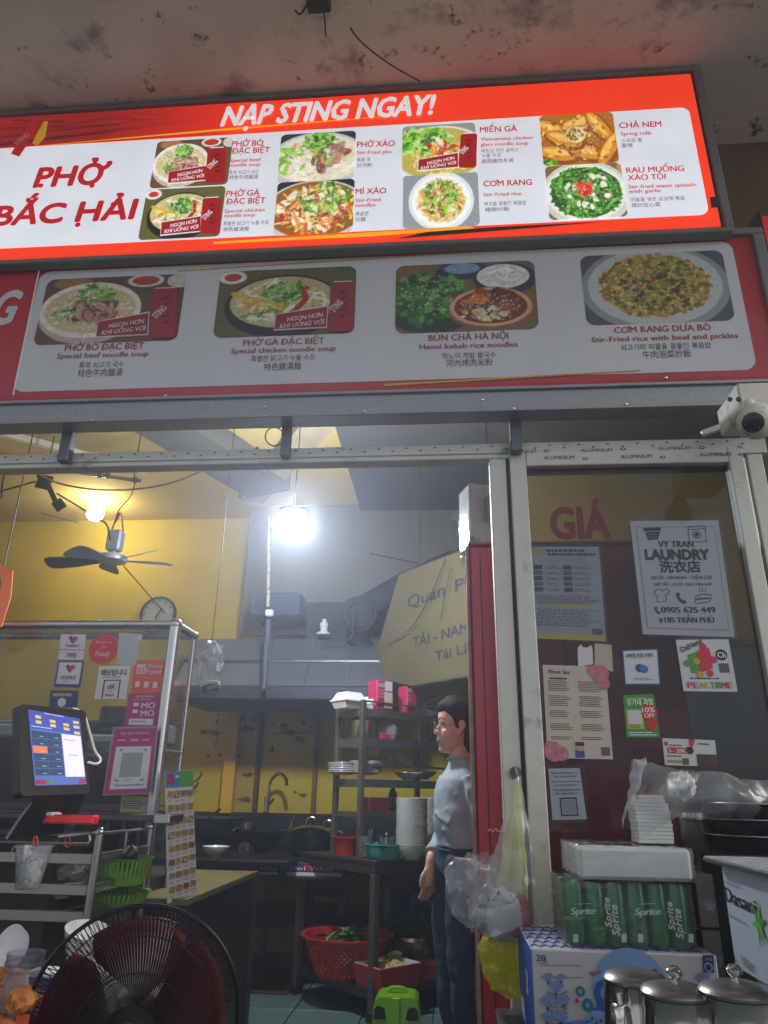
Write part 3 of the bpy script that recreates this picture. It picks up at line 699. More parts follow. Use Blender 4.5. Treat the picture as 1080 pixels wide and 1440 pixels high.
fu.poly([(998, 278), (1008, 277), (1010, 292), (1000, 293)], .003, .001).obj('maker_mark', M_INK, US)

# ------------------------------------------------------------------ lower unlit sign
LS = thing('unlit_menu_sign', 'long unlit red menu board with four large dish pictures above the steel beam', 'sign', (-.4, 2.3, 2.55))
YL = 2.26; fl = Face((-.4, YL, 2.9), (1, 0, 0), (0, 0, 1))
lzt = P(500, 358, Y=YL).z; lzb = P(500, 548, Y=YL).z; lxr = P(1057, 340, Y=YL).x
M_LR = mat('dull_red_vinyl', '#a3141f', .42, var=.08, vs=4, coat=.2)
MB().box((-3.6, YL, lzb), (lxr, YL+.08, lzt)).obj('face_panel', M_LR, LS)
MB().bbox((-3.6, YL-.02, lzt), (lxr+.04, YL+.1, lzt+.03), .004).obj('top_frame', fr, LS)
MB().bbox((lxr, YL-.02, lzb), (lxr+.04, YL+.1, lzt-.0005), .004).obj('end_frame', fr, LS)
MB().bbox((-3.6, YL-.008, lzb-.012), (lxr, YL-.0005, lzb+.004), .002).obj('bottom_frame', M_REDINK, LS)
M_LWH = mat('dull_white_vinyl', '#b8bbc0', .5, var=.04, vs=3, coat=.1, dirt=.7, dirt_col='#6b6a68', dirt_scale=6)
a0, b1 = fl.px(58, 383); b0 = fl.px(22, 548)[1]; a1 = fl.px(1062, 505)[0]; b0 = fl.px(540, 536)[1]
fl.plate((a0, b0, a1, b1), .0015, .0015, .045, 8).obj('white_panel', M_LWH, LS)
sm_ = fl.px(50, 450)[0]
fl.poly([(55, 379), (57, 379), (20, 556), (18, 556)], .003, .001).obj('vinyl_seam', M_WINK, LS)
fl.text('G', -12, 456, 21, 46, mat('dull_white_ink', '#b8bcc0', .5), LS, .003, .05, .25)
fl.poly([(540, 540.5), (900, 521), (900, 522.5), (540, 544)], .0035, .001).obj('yellow_line', mat('dull_yellow_ink', '#b08a14', .6), LS)
fl.poly([(250, 381), (800, 346), (800, 347.5), (250, 382.5)], .0035, .001).obj('yellow_line', MATS['dull_yellow_ink'], LS)
DP = print_mat('dull_print', 0, .45, .8, .1)
for kind, tl_, br_, sd in [('beef', (68, 394), (249, 479), 11), ('chicken', (311, 383), (498, 469), 12), ('buncha', (557, 375), (758, 463), 13), ('ricebeef', (815, 361), (1034, 451), 14)]:
    r = fl.rect(tl_, br_); fl.picture(r, food(kind, sd, 1.55, 140).img, DP, LS, .003, 'dish_picture', .035)
M_DW = MATS['dull_white_ink']; M_DR = mat('dull_red_ink', '#8a1620', .5)
banner(fl, [(138, 453), (211, 439), (209, 472), (135, 476)], ((214, 408), (251, 477)), M_DR, M_DW, M_DR, LS, ((144, 463), (205, 456)))
banner(fl, [(388, 443), (462, 430), (460, 462), (385, 466)], ((464, 399), (499, 468)), M_DR, M_DW, M_DR, LS, ((394, 454), (456, 447)))
LT = [[(91, 494, 202, 'PHỞ BÒ ĐẶC BIỆT'), (80, 505, 209, 'Special beef noodle soup'), (111, 518, 174, '특제 쇠고기 국수'), (109, 530, 172, '特色牛肉麵湯')],
      [(342, 487, 456, 'PHỞ GÀ ĐẶC BIỆT'), (325, 498, 472, 'Special chicken noodle soup'), (353, 509, 443, '특별한 닭고기 누들 수프'), (371, 521, 423, '特色雞湯麵')],
      [(603, 480, 715, 'BÚN CHẢ HÀ NỘI'), (590, 492, 728, 'Hanoi kebab rice noodles'), (622, 505, 697, '하노이 케밥 쌀국수'), (627, 516, 693, '河內烤肉米粉')],
      [(864, 469, 1000, 'CƠM RANG DƯA BÒ'), (832, 482, 1038, 'Stir-Fried rice with beef and pickles'), (873, 493, 1000, '쇠고기와 피클을 곁들인 볶음밥'), (904, 504, 972, '牛肉泡菜炒飯')]]
for blk in LT:
    for i, (x_, y_, x2, s_) in enumerate(blk):
        fl.text(s_, x_, y_+(.2 if i < 1 else 0), x2, (9, 7.5, 7, 8.5)[i], M_DR if i < 2 else mat('dull_brown_ink', '#54303a', .5), LS, .003, .03 if i < 2 else .0, y1=y_-(x2-x_)*.03)
# a neighbour's sign peeking in at the edge
NS = thing('neighbouring_sign', 'small sliver of a red sign at the edge beyond the menu boards', 'sign', (1.5, 2.3, 2.9))
MB().bbox((P(1073, 320, Y=2.3).x, 2.3, 3.0), (2.2, 2.38, 3.32), .004).obj('face_panel', pm_emit('neighbour_red', '#b81818', .35), NS)
MB().bbox((P(1073, 320, Y=2.3).x-.014, 2.29, 2.98), (P(1073, 320, Y=2.3).x-.0005, 2.39, 3.34), .003).obj('frame', M_DARK, NS)

# ------------------------------------------------------------------ steel beam, rail, posts
YBM = 2.24
M_GALV = mat('galvanised_steel', '#888a8c', .32, .75, var=.14, vs=160, bump=.1, bs=300, dirt=.68, dirt_col='#4a4438', dirt_scale=5)
sb = thing('steel_beam', 'galvanised steel beam running under the unlit menu board', 'beam', (0, 2.3, 2.46))
bz1 = P(540, 553, Y=YBM).z; bz0 = P(540, 582, Y=YBM).z
MB().bbox((-3.6, YBM, bz0), (2.2, YBM+.09, bz1), .005).obj('beam_body', M_GALV, sb)
MB().bbox((-3.6, YBM-.012, bz1-.005), (2.2, YBM-.0005, bz1+.008), .002).obj('beam_lip', M_GALV, sb)
MB().bbox((-3.6, YBM-.006, bz0-.004), (2.2, YBM-.0005, bz0+.006), .002).obj('beam_lip', M_GALV, sb)
for x_, y_ in ((233, 556), (512, 578), (678, 562), (722, 574), (936, 531), (880, 568), (130, 590), (372, 572)):
    p = P(x_, y_, Y=YBM-.004); MB().lathe([(.006, -.006), (.006, .002), (.003, .004), (0, .004)], p, 8, (0, -1, 0)).obj('screw', M_STEEL, sb)
for x_ in (97, 403, 725):
    p = P(x_, 610, Y=2.32); w = (.021, .016, .02)[(97, 403, 725).index(x_)]
    s_ = tag(MB().bbox((p.x-w, 2.305, P(540, 640, Y=2.32).z), (p.x+w, 2.345, bz0+.04), .003).obj('strut', M_STEELD),
             {97: 'short grey strut between beam and rail, above the hanging fan', 403: 'short pale strut with a loop of wire above the bright lamp', 725: 'short dark strut above the corner of the glass door'}[x_], 'strut', 'struts between beam and rail')
YF = 2.36
rl = thing('shopfront_rail', 'long pale aluminium rail printed with tiny marks across the shop opening', 'rail', (0, YF, 2.3))
rz1 = P(540, 627, Y=YF).z; rz0 = P(540, 648, Y=YF).z
MB().bbox((-3.6, YF, rz0), (P(1075, 612, Y=YF).x, YF+.06, rz1), .003).obj('rail_body', M_ALUW, rl)
MB().bbox((-3.6, YF-.007, rz0+.018), (P(715, 640, Y=YF).x, YF-.0005, rz0+.03), .002).obj('rail_ridge', M_ALUW, rl)
fF = Face((0, YF, 2.3), (1, 0, 0), (0, 0, 1)); zmid = (rz0+rz1)/2-2.3
k = 0; x_ = -1.75
while x_ < 1.1:
    fF.text_ab('◖◗' if 0 else '●', x_, zmid+.004+(.011 if k % 2 else 0), .012, .006, M_GINK, rl, .0012, name='printed_mark', shear=.3)
    k += 1; x_ += .052
# posts of the door
def vpost(name, xl_px, xr_px, ypx, z0, z1, m, parent, y=YF, d=.06, bev=.003):
    return MB().bbox((P(xl_px, ypx, Y=y).x, y, z0), (P(xr_px, ypx, Y=y).x, y+d, z1), bev).obj(name, m, parent)
ps = thing('door_post', 'pale aluminium post between the open side and the glass door', 'post', (.2, YF, 0))
vpost('post_body', 688, 711, 643, 0, rz0-.001, M_ALUW, ps)
vpost('seal_strip', 711.5, 716, 643, 0, rz0-.003, mat('dark_seal', '#23211f', .7), ps, YF+.012, .04)
dr = thing('glass_door', 'aluminium framed glass door covered with stickers and posters', 'door', (.65, YF, 0))
dy = YF-.012
dz1 = P(900, 631, Y=dy).z; dzt = P(900, 652, Y=dy).z
xl, xli, xri, xr_ = [P(x, 655, Y=dy).x for x in (717, 740, 1027, 1048)]
MB().bbox((xl, dy, 0), (xli, dy+.05, dz1), .003).obj('stile', M_ALUW, dr)
MB().bbox((xri, dy, 0), (xr_, dy+.05, dz1), .003).obj('stile', M_ALUW, dr)
MB().bbox((xli+.0005, dy, dzt), (xri-.0005, dy+.05, dz1), .003).obj('top_rail', M_ALUW, dr)
MB().bbox((xli+.0005, dy, .0), (xri-.0005, dy+.05, .12), .003).obj('bottom_rail', M_ALUW, dr)
MB().bbox((xli, dy+.0435, dzt-.018), (xri, dy+.0495, dzt-.0005), .001).obj('glazing_bead', M_DARK, dr)
MB().box((xli, dy+.028, .12), (xri, dy+.033, dzt)).obj('glass_pane', film('dusty_glass', '#8f979c', .02, .2, .03, 2., 0., .012), dr)
fD = Face((.6, dy, 2.2), (1, 0, 0), (0, 0, 1))
for x_, y_, x2 in ((733, 637.5, 754), (817, 636, 861), (926, 633, 971), (1037, 631, 1046)):
    fD.text({733: 'INIUM', 1037: 'AL'}.get(x_, 'ALUMINIUM'), x_, y_, x2, 5, M_NAVY, dr, .001, .015)
for x_, y_, x2 in ((765, 646.5, 808), (873, 645, 917), (984, 642, 1028)): fD.text('ALUMINIUM', x_, y_, x2, 5.5, M_NAVY, dr, .001, .015)
for x_, y_ in ((768, 634), (823, 645), (876, 631.5), (932, 643), (987, 629.5), (1042, 639)): fD.disc((x_, y_), .010, .001, .0008, 14, .0055).obj('printed_oval', M_NAVY, dr); fD.disc((x_, y_), .006, .0016, .0008, 10, .0025).obj('printed_oval', M_ALUW, dr)
js = thing('outer_door_jamb', 'pale aluminium jamb at the outer side of the glass door', 'post', (1.12, YF, 0))
vpost('jamb_body', 1050, 1072, 640, 0, rz0-.001, M_ALUW, js, YF+.002)
# brown-yellow return wall past the jamb
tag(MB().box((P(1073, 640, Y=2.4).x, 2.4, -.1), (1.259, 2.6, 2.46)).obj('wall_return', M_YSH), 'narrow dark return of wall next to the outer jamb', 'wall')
# ------------------------------------------------------------------ lamps of the room
def emis(name, col, e):
    m = bpy.data.materials.new(name); m.use_nodes = True; b = m.node_tree.nodes['Principled BSDF']
    b.inputs['Base Color'].default_value = (.8, .8, .8, 1); b.inputs['Emission Color'].default_value = lin(col)+(1,); b.inputs['Emission Strength'].default_value = e
    return m
c1 = P(412, 737, Y=3.8)
b1_ = thing('light_bulb', 'big cylindrical white bulb glaring in the middle of the room', 'light bulb', c1+V((0, 0, -.08)))
MB().lathe([(.0, -.075), (.06, -.074), (.078, -.066), (.084, -.05), (.086, .02), (.084, .05), (.075, .066), (.04, .075), (.03, .076)], c1, 32).obj('diffuser', emis('bulb_cold', '#e8f0ff', 370.), b1_, True)
MB().lathe([(.022, .077), (.02, .10), (.012, .11), (0, .111)], c1, 16).obj('socket', M_BLACK, b1_, True)
MB().tube(spline([c1+V((0, 0, .11)), c1+V((.004, 0, .5)), (c1.x, c1.y, 3.6)]), .0035, 6).obj('cord', M_CABLE, b1_)
c2 = P(134, 721, Y=5.75)
b2_ = thing('light_bulb', 'smaller glowing bulb on the yellow wall behind the hanging fan', 'light bulb', c2+V((0, 0, -.08)))
MB().lathe([(0, -.07), (.04, -.066), (.062, -.05), (.07, -.02), (.07, .03), (.06, .055), (.04, .066), (.025, .07)], c2, 24).obj('diffuser', emis('bulb_warm', '#fff3c8', 70.), b2_, True)
MB().lathe([(.024, .071), (.022, .12), (.012, .13), (0, .131)], c2, 14).obj('socket', M_WHITE, b2_, True)
MB().tube([c2+V((0, 0, .13)), (c2.x, c2.y, 3.6)], .004, 6).obj('cord', M_CABLE, b2_)

# ------------------------------------------------------------------ hanging ceiling fan
hb = P(158, 786, Y=4.5)
cf = thing('ceiling_fan', 'grey five bladed ceiling fan hanging by wires before the yellow wall', 'ceiling fan', hb)
M_BL = mat('fan_blade_paint', '#4a4f50', .45, .1, var=.15, vs=8, dirt=.62, dirt_col='#2a2a26')
M_MOT = mat('fan_motor_paint', '#9a9fa2', .35, .4, var=.1)
MB().lathe([(0, -.03), (.06, -.03), (.095, -.018), (.10, .0), (.095, .018), (.06, .03), (.03, .035), (.028, .05), (.0, .05)], hb, 28).obj('hub', M_MOT, cf, True)
MB().cbox(hb+V((-.0, 0, .13)), (.05, 0, 0), (0, .04, 0), (0, 0, .075), .012).obj('motor_housing', M_MOT, cf)
MB().tube(spline([hb+V((-.04, 0, .2)), hb+V((-.02, 0, .3)), hb+V((0, 0, .34)), hb+V((.02, 0, .3)), hb+V((.045, 0, .2))]), .006, 8).obj('hanger_loop', M_STEEL, cf, True)
T = Matrix.Rotation(rad(7), 3, 'X') @ Matrix.Rotation(rad(-3), 3, 'Y')
for k, (az, L) in enumerate(((183, .46), (118, .44), (42, .42), (-28, .40), (-106, .40))):
    a = rad(az); d = T@V((math.cos(a), math.sin(a), 0)); s_ = T@V((-math.sin(a), math.cos(a), 0)); up = T@V((0, 0, 1))
    s_ = (s_*math.cos(rad(20))+up*math.sin(rad(20)))
    pts = []
    for t, w in ((.09, .03), (.16, .045), (.26, .07), (L-.06, .082), (L-.015, .07), (L, .03)): pts.append(hb+d*t+s_*w)
    for t, w in ((L, -.03), (L-.015, -.06), (L-.06, -.07), (.26, -.06), (.16, -.04), (.09, -.03)): pts.append(hb+d*t+s_*w)
    MB().prism([p-up*.012 for p in pts], up*.005).obj('blade', M_BL, cf)
tagpole = thing('ceiling_rod', 'horizontal steel rod with clamps from which the grey fan hangs', 'rod', P(130, 668, Y=4.5))
ra_, rb_ = P(58, 657, Y=4.5), P(197, 676, Y=4.5)
MB().cyl(ra_, rb_, .014, n=12).obj('rod', M_STEEL, tagpole, True)
for x_, y_ in ((75, 660), (140, 668), (152, 669), (190, 675)):
    p = P(x_, y_, Y=4.5); MB().cyl(p-V((.012, 0, 0)), p+V((.012, 0, 0)), .022, n=10).obj('clamp', M_STEELD, tagpole)
for p in (ra_+V((.05, 0, 0)), rb_-V((.05, 0, 0))): MB().cyl(p, (p.x, p.y, 3.6), .005, n=6).obj('hanger', M_STEELD, tagpole)
MB().tube(spline([P(190, 677, Y=4.5), P(184, 697, Y=4.5), P(167, 718, Y=4.5), P(162, 735, Y=4.5), hb+V((0, 0, .33))]), .004, 6).obj('hanging_wire', M_RUST, tagpole)
br = thing('hanging_bracket', 'dark twisted metal bracket dangling from the rod beside the fan', 'bracket', P(75, 690, Y=4.4))
MB().cbox(P(62, 678, Y=4.4), (.012, 0, .05), (0, .01, 0), (.05, 0, -.012), .003).obj('arm', M_DARK, br)
MB().cbox(P(72, 692, Y=4.4), (.045, 0, -.07), (0, .008, 0), (.014, 0, .01), .003).obj('arm', M_DARK, br)
MB().cbox(P(83, 710, Y=4.4), (.028, 0, -.032), (0, .008, 0), (.03, 0, .022), .003).obj('flag_plate', M_DARK, br)
MB().cyl(P(54, 655, Y=4.4), P(54, 672, Y=4.4), .012, n=8).obj('peg', M_DARK, br)
def cable(pts, r, label, m=M_CABLE, cat='cable', name='cable', grp=None):
    pp = [P(x, y, Y=z) for x, y, z in pts]
    return tag(MB().tube(spline(pp, 10), r, 6).obj(name, m, None, True), label, cat, grp)
cable([(0, 691, 4.3), (25, 684, 4.3), (50, 677, 4.4)], .007, 'black wire running from the wall edge to the dangling bracket')
cable([(12, 655, 4.3), (4, 675, 4.3), (2, 700, 4.3)], .006, 'short black wire hanging down at the far edge of the yellow wall')
cable([(38, 655, 4.0), (75, 677, 4.0), (130, 688, 4.0), (190, 688, 4.0), (245, 678, 3.6), (300, 655, 3.0), (345, 640, 2.6), (362, 630, 2.45)], .0065, 'pale drooping cable crossing from the yellow wall up to the rail', mat('beige_cable', '#9a8c5c', .6))
cable([(80, 694, 4.35), (110, 712, 4.35), (135, 728, 4.35), (150, 738, 4.4), (155, 760, 4.4)], .006, 'black wire running from the bracket down to the fan motor')
cable([(2, 700, 5.9), (30, 712, 6.0), (70, 725, 6.1), (110, 735, 6.1)], .004, 'thin brown wire sagging along the yellow wall below the bracket', M_RUST)
cable([(173, 795, 5.9), (195, 820, 6.0), (212, 840, 6.1), (232, 862, 6.15)], .005, 'thin wire from the fan down to the wall clock', M_RUST)
cable([(140, 655, 5.8), (200, 672, 5.9), (260, 690, 5.9), (330, 698, 5.9)], .006, 'pale wire along the top of the yellow wall', mat('cream_cable', '#b9a878', .6))
cable([(470, -6, 1.9), (500, 50, 1.96), (545, 88, 2.05), (590, 114, 2.14)], .0035, 'thin black cable drooping from the slab down to the top of the lit sign')
jb = thing('junction_box', 'small black junction box fixed to the stained slab', 'junction box', P(448, 3, Z=4.05))
p = P(448, 2, Z=4.03); MB().bbox(p-V((.045, .03, .03)), p+V((.045, .03, .028)), .006).obj('box', M_DARK, jb)
MB().tube(spline([p+V((-.03, -.02, -.02)), p+V((-.07, .01, -.05)), p+V((-.09, 0, -.04))]), .004, 6).obj('loose_wire', M_CABLE, jb)
MB().tube(spline([p+V((.02, -.02, -.02)), p+V((.022, .03, -.06)), p+V((.02, .08, -.09))]), .003, 6).obj('loose_wire', M_CABLE, jb)
tag(MB().tube([P(386+13*math.cos(t/16*6.28), 614+13*math.sin(t/16*6.28), Y=2.42) for t in range(16)], .0025, 6, closed=True).obj('wire_loop', M_RUST), 'loop of thin wire hooked round the short pale strut', 'wire')

# clock
ck = P(222, 864, Y=6.18)
clk = thing('wall_clock', 'round wall clock with dark rim behind the glass case', 'clock', ck+V((0, 0, -.17)))
MB().lathe([(.152, -.03), (.168, -.02), (.172, 0), (.165, .015), (.15, .018), (.148, .005)], ck, 40, (0, -1, 0)).obj('rim', mat('clock_rim', '#2c3036', .4), clk, True)
MB().lathe([(0, 0), (.149, 0), (.149, .004), (0, .004)], ck, 32, (0, -1, 0)).obj('dial', mat('clock_dial', '#969892', .5), clk)
for a_, L in ((35, .07), (200, .11)): MB().cbox(ck+V((math.sin(rad(a_))*L/2, -.012, math.cos(rad(a_))*L/2)), (math.sin(rad(a_))*L/2, 0, math.cos(rad(a_))*L/2), (0, .002, 0), (.005*math.cos(rad(a_)), 0, -.005*math.sin(rad(a_))), 0).obj('hand', M_BLACK, clk)
for k in range(12):
    a_ = k*math.pi/6; q = ck+V((math.sin(a_)*.128, -.006, math.cos(a_)*.128)); MB().cbox(q, (.004, 0, 0), (0, .002, 0), (0, 0, .009), 0).obj('hour_mark', M_BLACK, clk)

# ------------------------------------------------------------------ pipe, hood, blower
M_PIPE = mat('limescaled_pipe', '#a9a694', .6, .2, var=.35, vs=30, dirt=.5, dirt_col='#6b6448', dirt_scale=20)
pi = thing('standpipe', 'thin pale pipe with a white joint standing below the bright bulb', 'pipe', P(372, 975, Y=5.25))
MB().tube([P(380, 728, Y=5.25), P(378, 790, Y=5.25), P(377, 853, Y=5.25)], .014, 10).obj('upper_pipe', M_PIPE, pi, True)
p = P(379, 862, Y=5.25); MB().bbox(p-V((.03, .02, .025)), p+V((.03, .02, .025)), .008).obj('joint', M_WHITE, pi)
MB().tube([P(378, 871, Y=5.25), P(374, 920, Y=5.25), P(371, 970, Y=5.25)], .022, 10).obj('lower_pipe', mat('dark_pipe', '#3c424a', .6), pi, True)
bb = thing('ventilation_box', 'blue grey box mounted above the cooker hood', 'ventilation box', P(395, 872, Y=5.7))
a, b = P(364, 842, Y=5.7), P(428, 873, Y=5.7)
MB().bbox((a.x, 5.5, b.z), (b.x, 5.95, a.z), .01).obj('casing', mat('hazy_blue_paint', '#22384f', .6), bb)
MB().bbox((a.x+.03, 5.492, b.z+.03), (b.x-.03, 5.4995, a.z-.03), .003).obj('grille_plate', mat('deep_blue', '#1b2c40', .6), bb)
M_HOOD = mat('hood_sheet', '#6c737c', .42, .5, var=.14, vs=3, streak=True, dirt=.64, dirt_col='#30343a', dirt_scale=3)
hd = thing('cooker_hood', 'wide grey sheet metal cooker hood over the sinks', 'cooker hood', P(400, 985, Y=5.4))
hx0, hx1 = P(240, 970, Y=5.35).x, P(552, 975, Y=5.35).x
z0, z1, z2 = P(400, 984, Y=5.35).z, P(400, 964, Y=5.35).z, P(400, 897, Y=5.75).z
MB().bbox((hx0, 5.35, z0), (hx1, 6.25, z1), .01).obj('rim_band', mat('hood_band', '#2b2f36', .5, .4), hd)
n_ = 5
for k in range(n_):
    xa = hx0+(hx1-hx0)*k/n_+.0015; xb = hx0+(hx1-hx0)*(k+1)/n_-.0015
    MB().prism([(xa, 5.37, z1+.002), (xb, 5.37, z1+.002), (xb, 5.8, z2), (xa, 5.8, z2)], (0, .012, .006)).obj('front_panel', M_HOOD, hd)
MB().box((hx0+.01, 5.8, z2-.3), (hx1-.01, 6.25, z2-.004)).obj('top_panel', M_HOOD, hd)
kz = (z1+z2)/2; MB().bbox((hx0, 5.565, kz-.012), (hx1, 5.60, kz+.012), .004).obj('seam_strip', M_STEELD, hd)
kp = P(455, 893, Y=5.7)
kn = thing('pump_bottle', 'small white spray nozzle bottle standing on the hood', 'bottle', kp)
MB().lathe([(0, 0), (.055, 0), (.058, .012), (.05, .02), (.03, .03), (.028, .06), (.034, .065), (.034, .1), (.018, .105), (.016, .13), (0, .13)], kp, 18).obj('body', M_WHITE, kn, True)
bl = thing('blower', 'dark round extractor blower with a bent duct beside the yellow sign', 'blower', P(505, 895, Y=5.8))
bc = P(506, 868, Y=5.8)
M_DUCT = mat('dark_duct', '#1c222b', .7, .1, var=.2, vs=4)
MB().cyl(bc+V((0, -.12, 0)), bc+V((0, .12, 0)), .15, n=28).obj('casing', M_DUCT, bl, True)
MB().lathe([(.13, .122), (.12, .14), (.09, .145), (.085, .12)], bc, 24, (0, -1, 0)).obj('inlet_ring', M_DUCT, bl, True)
MB().tube(spline([bc+V((.04, 0, .08)), P(530, 845, Y=5.85), P(575, 820, Y=5.9), P(640, 790, Y=5.9)]), .11, 16).obj('duct', M_DUCT, bl, True)
MB().tube(spline([bc+V((0, 0, -.1)), P(503, 905, Y=5.8), P(535, 930, Y=5.8), P(545, 965, Y=5.8)]), .09, 16).obj('duct', M_DUCT, bl, True)
MB().tube(spline([P(450, 902, Y=5.6), P(490, 900, Y=5.6), P(497, 880, Y=5.6), P(497, 858, Y=5.6)]), .009, 8).obj('pipe', M_STEELD, bl, True)
MB().bbox(P(430, 905, Y=5.9)-V((0, .1, 0)), P(520, 850, Y=5.9)+V((0, .1, 0)), .02).obj('motor_box', M_DUCT, bl)
hs = thing('wall_crack_pipe', 'slim dark pipe sloping across the grey sheet wall', 'pipe', P(600, 790, Y=5.95))
MB().tube([P(520, 778, Y=5.98), P(600, 795, Y=5.98), P(650, 808, Y=5.98)], .006, 6).obj('pipe', M_DARK, hs)

# ------------------------------------------------------------------ yellow hanging shop sign
qo = P(560, 900, Y=5.2); qr = P(700, 880, Y=4.3)
fq = Face(qo, (qr.x-qo.x, qr.y-qo.y, 0), (0, 0, 1))
qs = thing('hanging_shop_sign', 'old pale yellow sign with blue lettering slanting behind the red cabinet', 'sign', qo)
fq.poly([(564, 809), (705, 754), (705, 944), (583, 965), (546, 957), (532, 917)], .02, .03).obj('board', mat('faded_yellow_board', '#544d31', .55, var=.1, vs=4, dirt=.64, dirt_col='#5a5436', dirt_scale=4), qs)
M_QB = mat('faded_blue_ink', '#1d222c', .6, var=.2)
fq.text('Quán', 577, 856, 629, 17, M_QB, qs, .0215, .035, y1=838)
fq.text('Phở', 644, 833, 690, 17, M_QB, qs, .0215, .035, y1=818)
fq.text('TÁI - NAM', 584, 911, 663, 14.5, M_QB, qs, .0215, .03, y1=890)
fq.text('Tái Lăn', 616, 930, 676, 14, M_QB, qs, .0215, .03, y1=915)
MB().tube([fq.at(*fq.px(563, 808), .022), fq.at(*fq.px(706, 753), .022)], .008, 6).obj('edge_strip', M_STEEL, qs)
MB().tube([fq.at(*fq.px(584, 966), .022), fq.at(*fq.px(706, 945), .022)], .01, 6).obj('edge_strip', M_STEELD, qs)
MB().tube(spline([fq.at(*fq.px(633, 788), .04), fq.at(*fq.px(612, 842), .05), fq.at(*fq.px(585, 885), .05), fq.at(*fq.px(550, 908), .04)]), .004, 6).obj('dangling_wire', M_RUST, qs)
MB().tube(spline([fq.at(*fq.px(641, 800), .04), fq.at(*fq.px(636, 830), .05), fq.at(*fq.px(626, 872), .04)]), .0025, 6).obj('dangling_wire', M_RUST, qs)
for s_ in (0, 1):
    p = fq.at(*fq.px((590, 690)[s_], (800, 760)[s_]), 0); MB().cyl(p, (p.x, p.y, 3.6), .006, n=6).obj('hanger', M_STEELD, qs)

# ------------------------------------------------------------------ sink counter and stove
M_BLKS = mat('blackened_steel', '#202123', .42, .6, var=.3, vs=10, dirt=.58, dirt_col='#3c352c', dirt_scale=9)
sk = thing('sink_counter', 'long dark steel counter with a sink along the yellow wall', 'counter', (-1.2, 5.7, 0))
MB().bbox((-2.6, 5.15, .70), (.8, 6.24, .74), .006).obj('worktop', M_BLKS, sk)
MB().bbox((-2.6, 6.2, .741), (.8, 6.295, 1.0), .006).obj('splashback', mat('splash_steel', '#2a2c30', .4, .6, var=.2), sk)
MB().bbox((-2.6, 5.2, .34), (.8, 6.2, .37), .005).obj('lower_shelf', M_BLKS, sk)
MB().bbox((-2.6, 5.14, .60), (.8, 5.16, .70), .003).obj('apron', M_BLKS, sk)
for x_ in (-2.5, -1.42, -.4, .6):
    for y_ in (5.2, 6.15): MB().bbox((x_-.02, y_-.02, 0), (x_+.02, y_+.02, .70), .003).obj('leg', M_STEELD, sk)
tp = P(374, 1138, Y=6.1)
tap = thing('swan_neck_tap', 'curved swan neck steel tap over the sink', 'tap', (tp.x, 6.1, 1.0))
MB().tube(spline([P(375, 1138, Y=6.1), P(377, 1118, Y=6.1), P(380, 1100, Y=6.1), P(388, 1090, Y=6.08), P(396, 1089, Y=6.05), P(402, 1096, Y=6.02), P(403, 1104, Y=6.0)]), .014, 10).obj('spout', M_CHROME, tap, True)
MB().cyl(P(375, 1140, Y=6.1), P(376, 1120, Y=6.1), .024, n=14).obj('base', M_CHROME, tap, True)
MB().cyl(P(379, 1131, Y=6.08), P(385, 1123, Y=6.06), .010, n=8).obj('lever', M_CHROME, tap, True)
tag(MB().tube(spline([P(268, 1100, Y=6.2), P(275, 1098, Y=6.2), P(283, 1090, Y=6.2), P(282, 1085, Y=6.2)]), .006, 6).obj('bent_hook', M_CABLE), 'black bent hook sticking out of the yellow wall beside the hanging menu sheet', 'hook')
tag(MB().tube(spline([P(262, 1112, Y=6.2), P(274, 1108, Y=6.2), P(279, 1100, Y=6.2)]), .006, 6).obj('bent_hook', M_CABLE), 'lower black wire hook on the yellow wall near the menu sheet', 'hook')
cable([(318, 978, 6.2), (316, 990, 6.2), (318, 1002, 6.2)], .004, 'short black wire dangling from the hood at the bright pilaster')
cable([(421, 984, 6.2), (418, 1000, 6.2), (427, 1006, 6.2), (438, 995, 6.2)], .0035, 'curl of thin wire under the hood near the shelf rack', M_RUST)
def wok(cx, cy, Y, r, h, label, m=M_BLKS, handle=None):
    c = P(cx, cy, Y=Y); t = thing('wok', label, 'wok', c-V((0, 0, h)))
    MB().lathe([(0, -h), (r*.35, -h*.97), (r*.7, -h*.7), (r*.93, -h*.25), (r, 0), (r*1.03, .004), (r*.98, .002), (r*.68, -h*.66), (r*.3, -h*.9), (0, -h*.93)], c, 36).obj('pan', m, t, True)
    for a_ in (handle or ()):
        d = V((math.cos(rad(a_)), math.sin(rad(a_)), 0)); s_ = V((-d.y, d.x, 0))
        MB().tube(spline([c+d*r+s_*.05, c+d*(r+.03)+s_*.05+V((0, 0, .03)), c+d*(r+.04)+V((0, 0, .09)), c+d*(r+.03)-s_*.05+V((0, 0, .03)), c+d*r-s_*.05]), .008, 8).obj('loop_handle', M_STEEL, t, True)
    return t
wok(290, 1150, 5.5, .27, .17, 'large grey wok at the back partly hidden by the menu sheet', mat('grey_wok', '#3a3c3e', .4, .7))
wok(355, 1168, 5.4, .25, .15, 'black wok with a steel loop handle next to the sink', handle=(0,))
lad = thing('ladle', 'ladle handle sticking out of the large grey wok', 'ladle', P(300, 1150, Y=5.4))
MB().cyl(P(288, 1155, Y=5.45), P(309, 1138, Y=5.35), .011, n=8).obj('handle', M_STEEL, lad)
jp = P(346, 1200, Y=5.25)
jg = thing('steel_jug', 'tall brushed steel jug in front of the black wok', 'jug', jp)
MB().lathe([(0, 0), (.06, 0), (.062, .01), (.062, .18), (.066, .19), (.06, .19), (.056, .02), (0, .015)], jp, 28).obj('body', M_STEEL, jg, True)
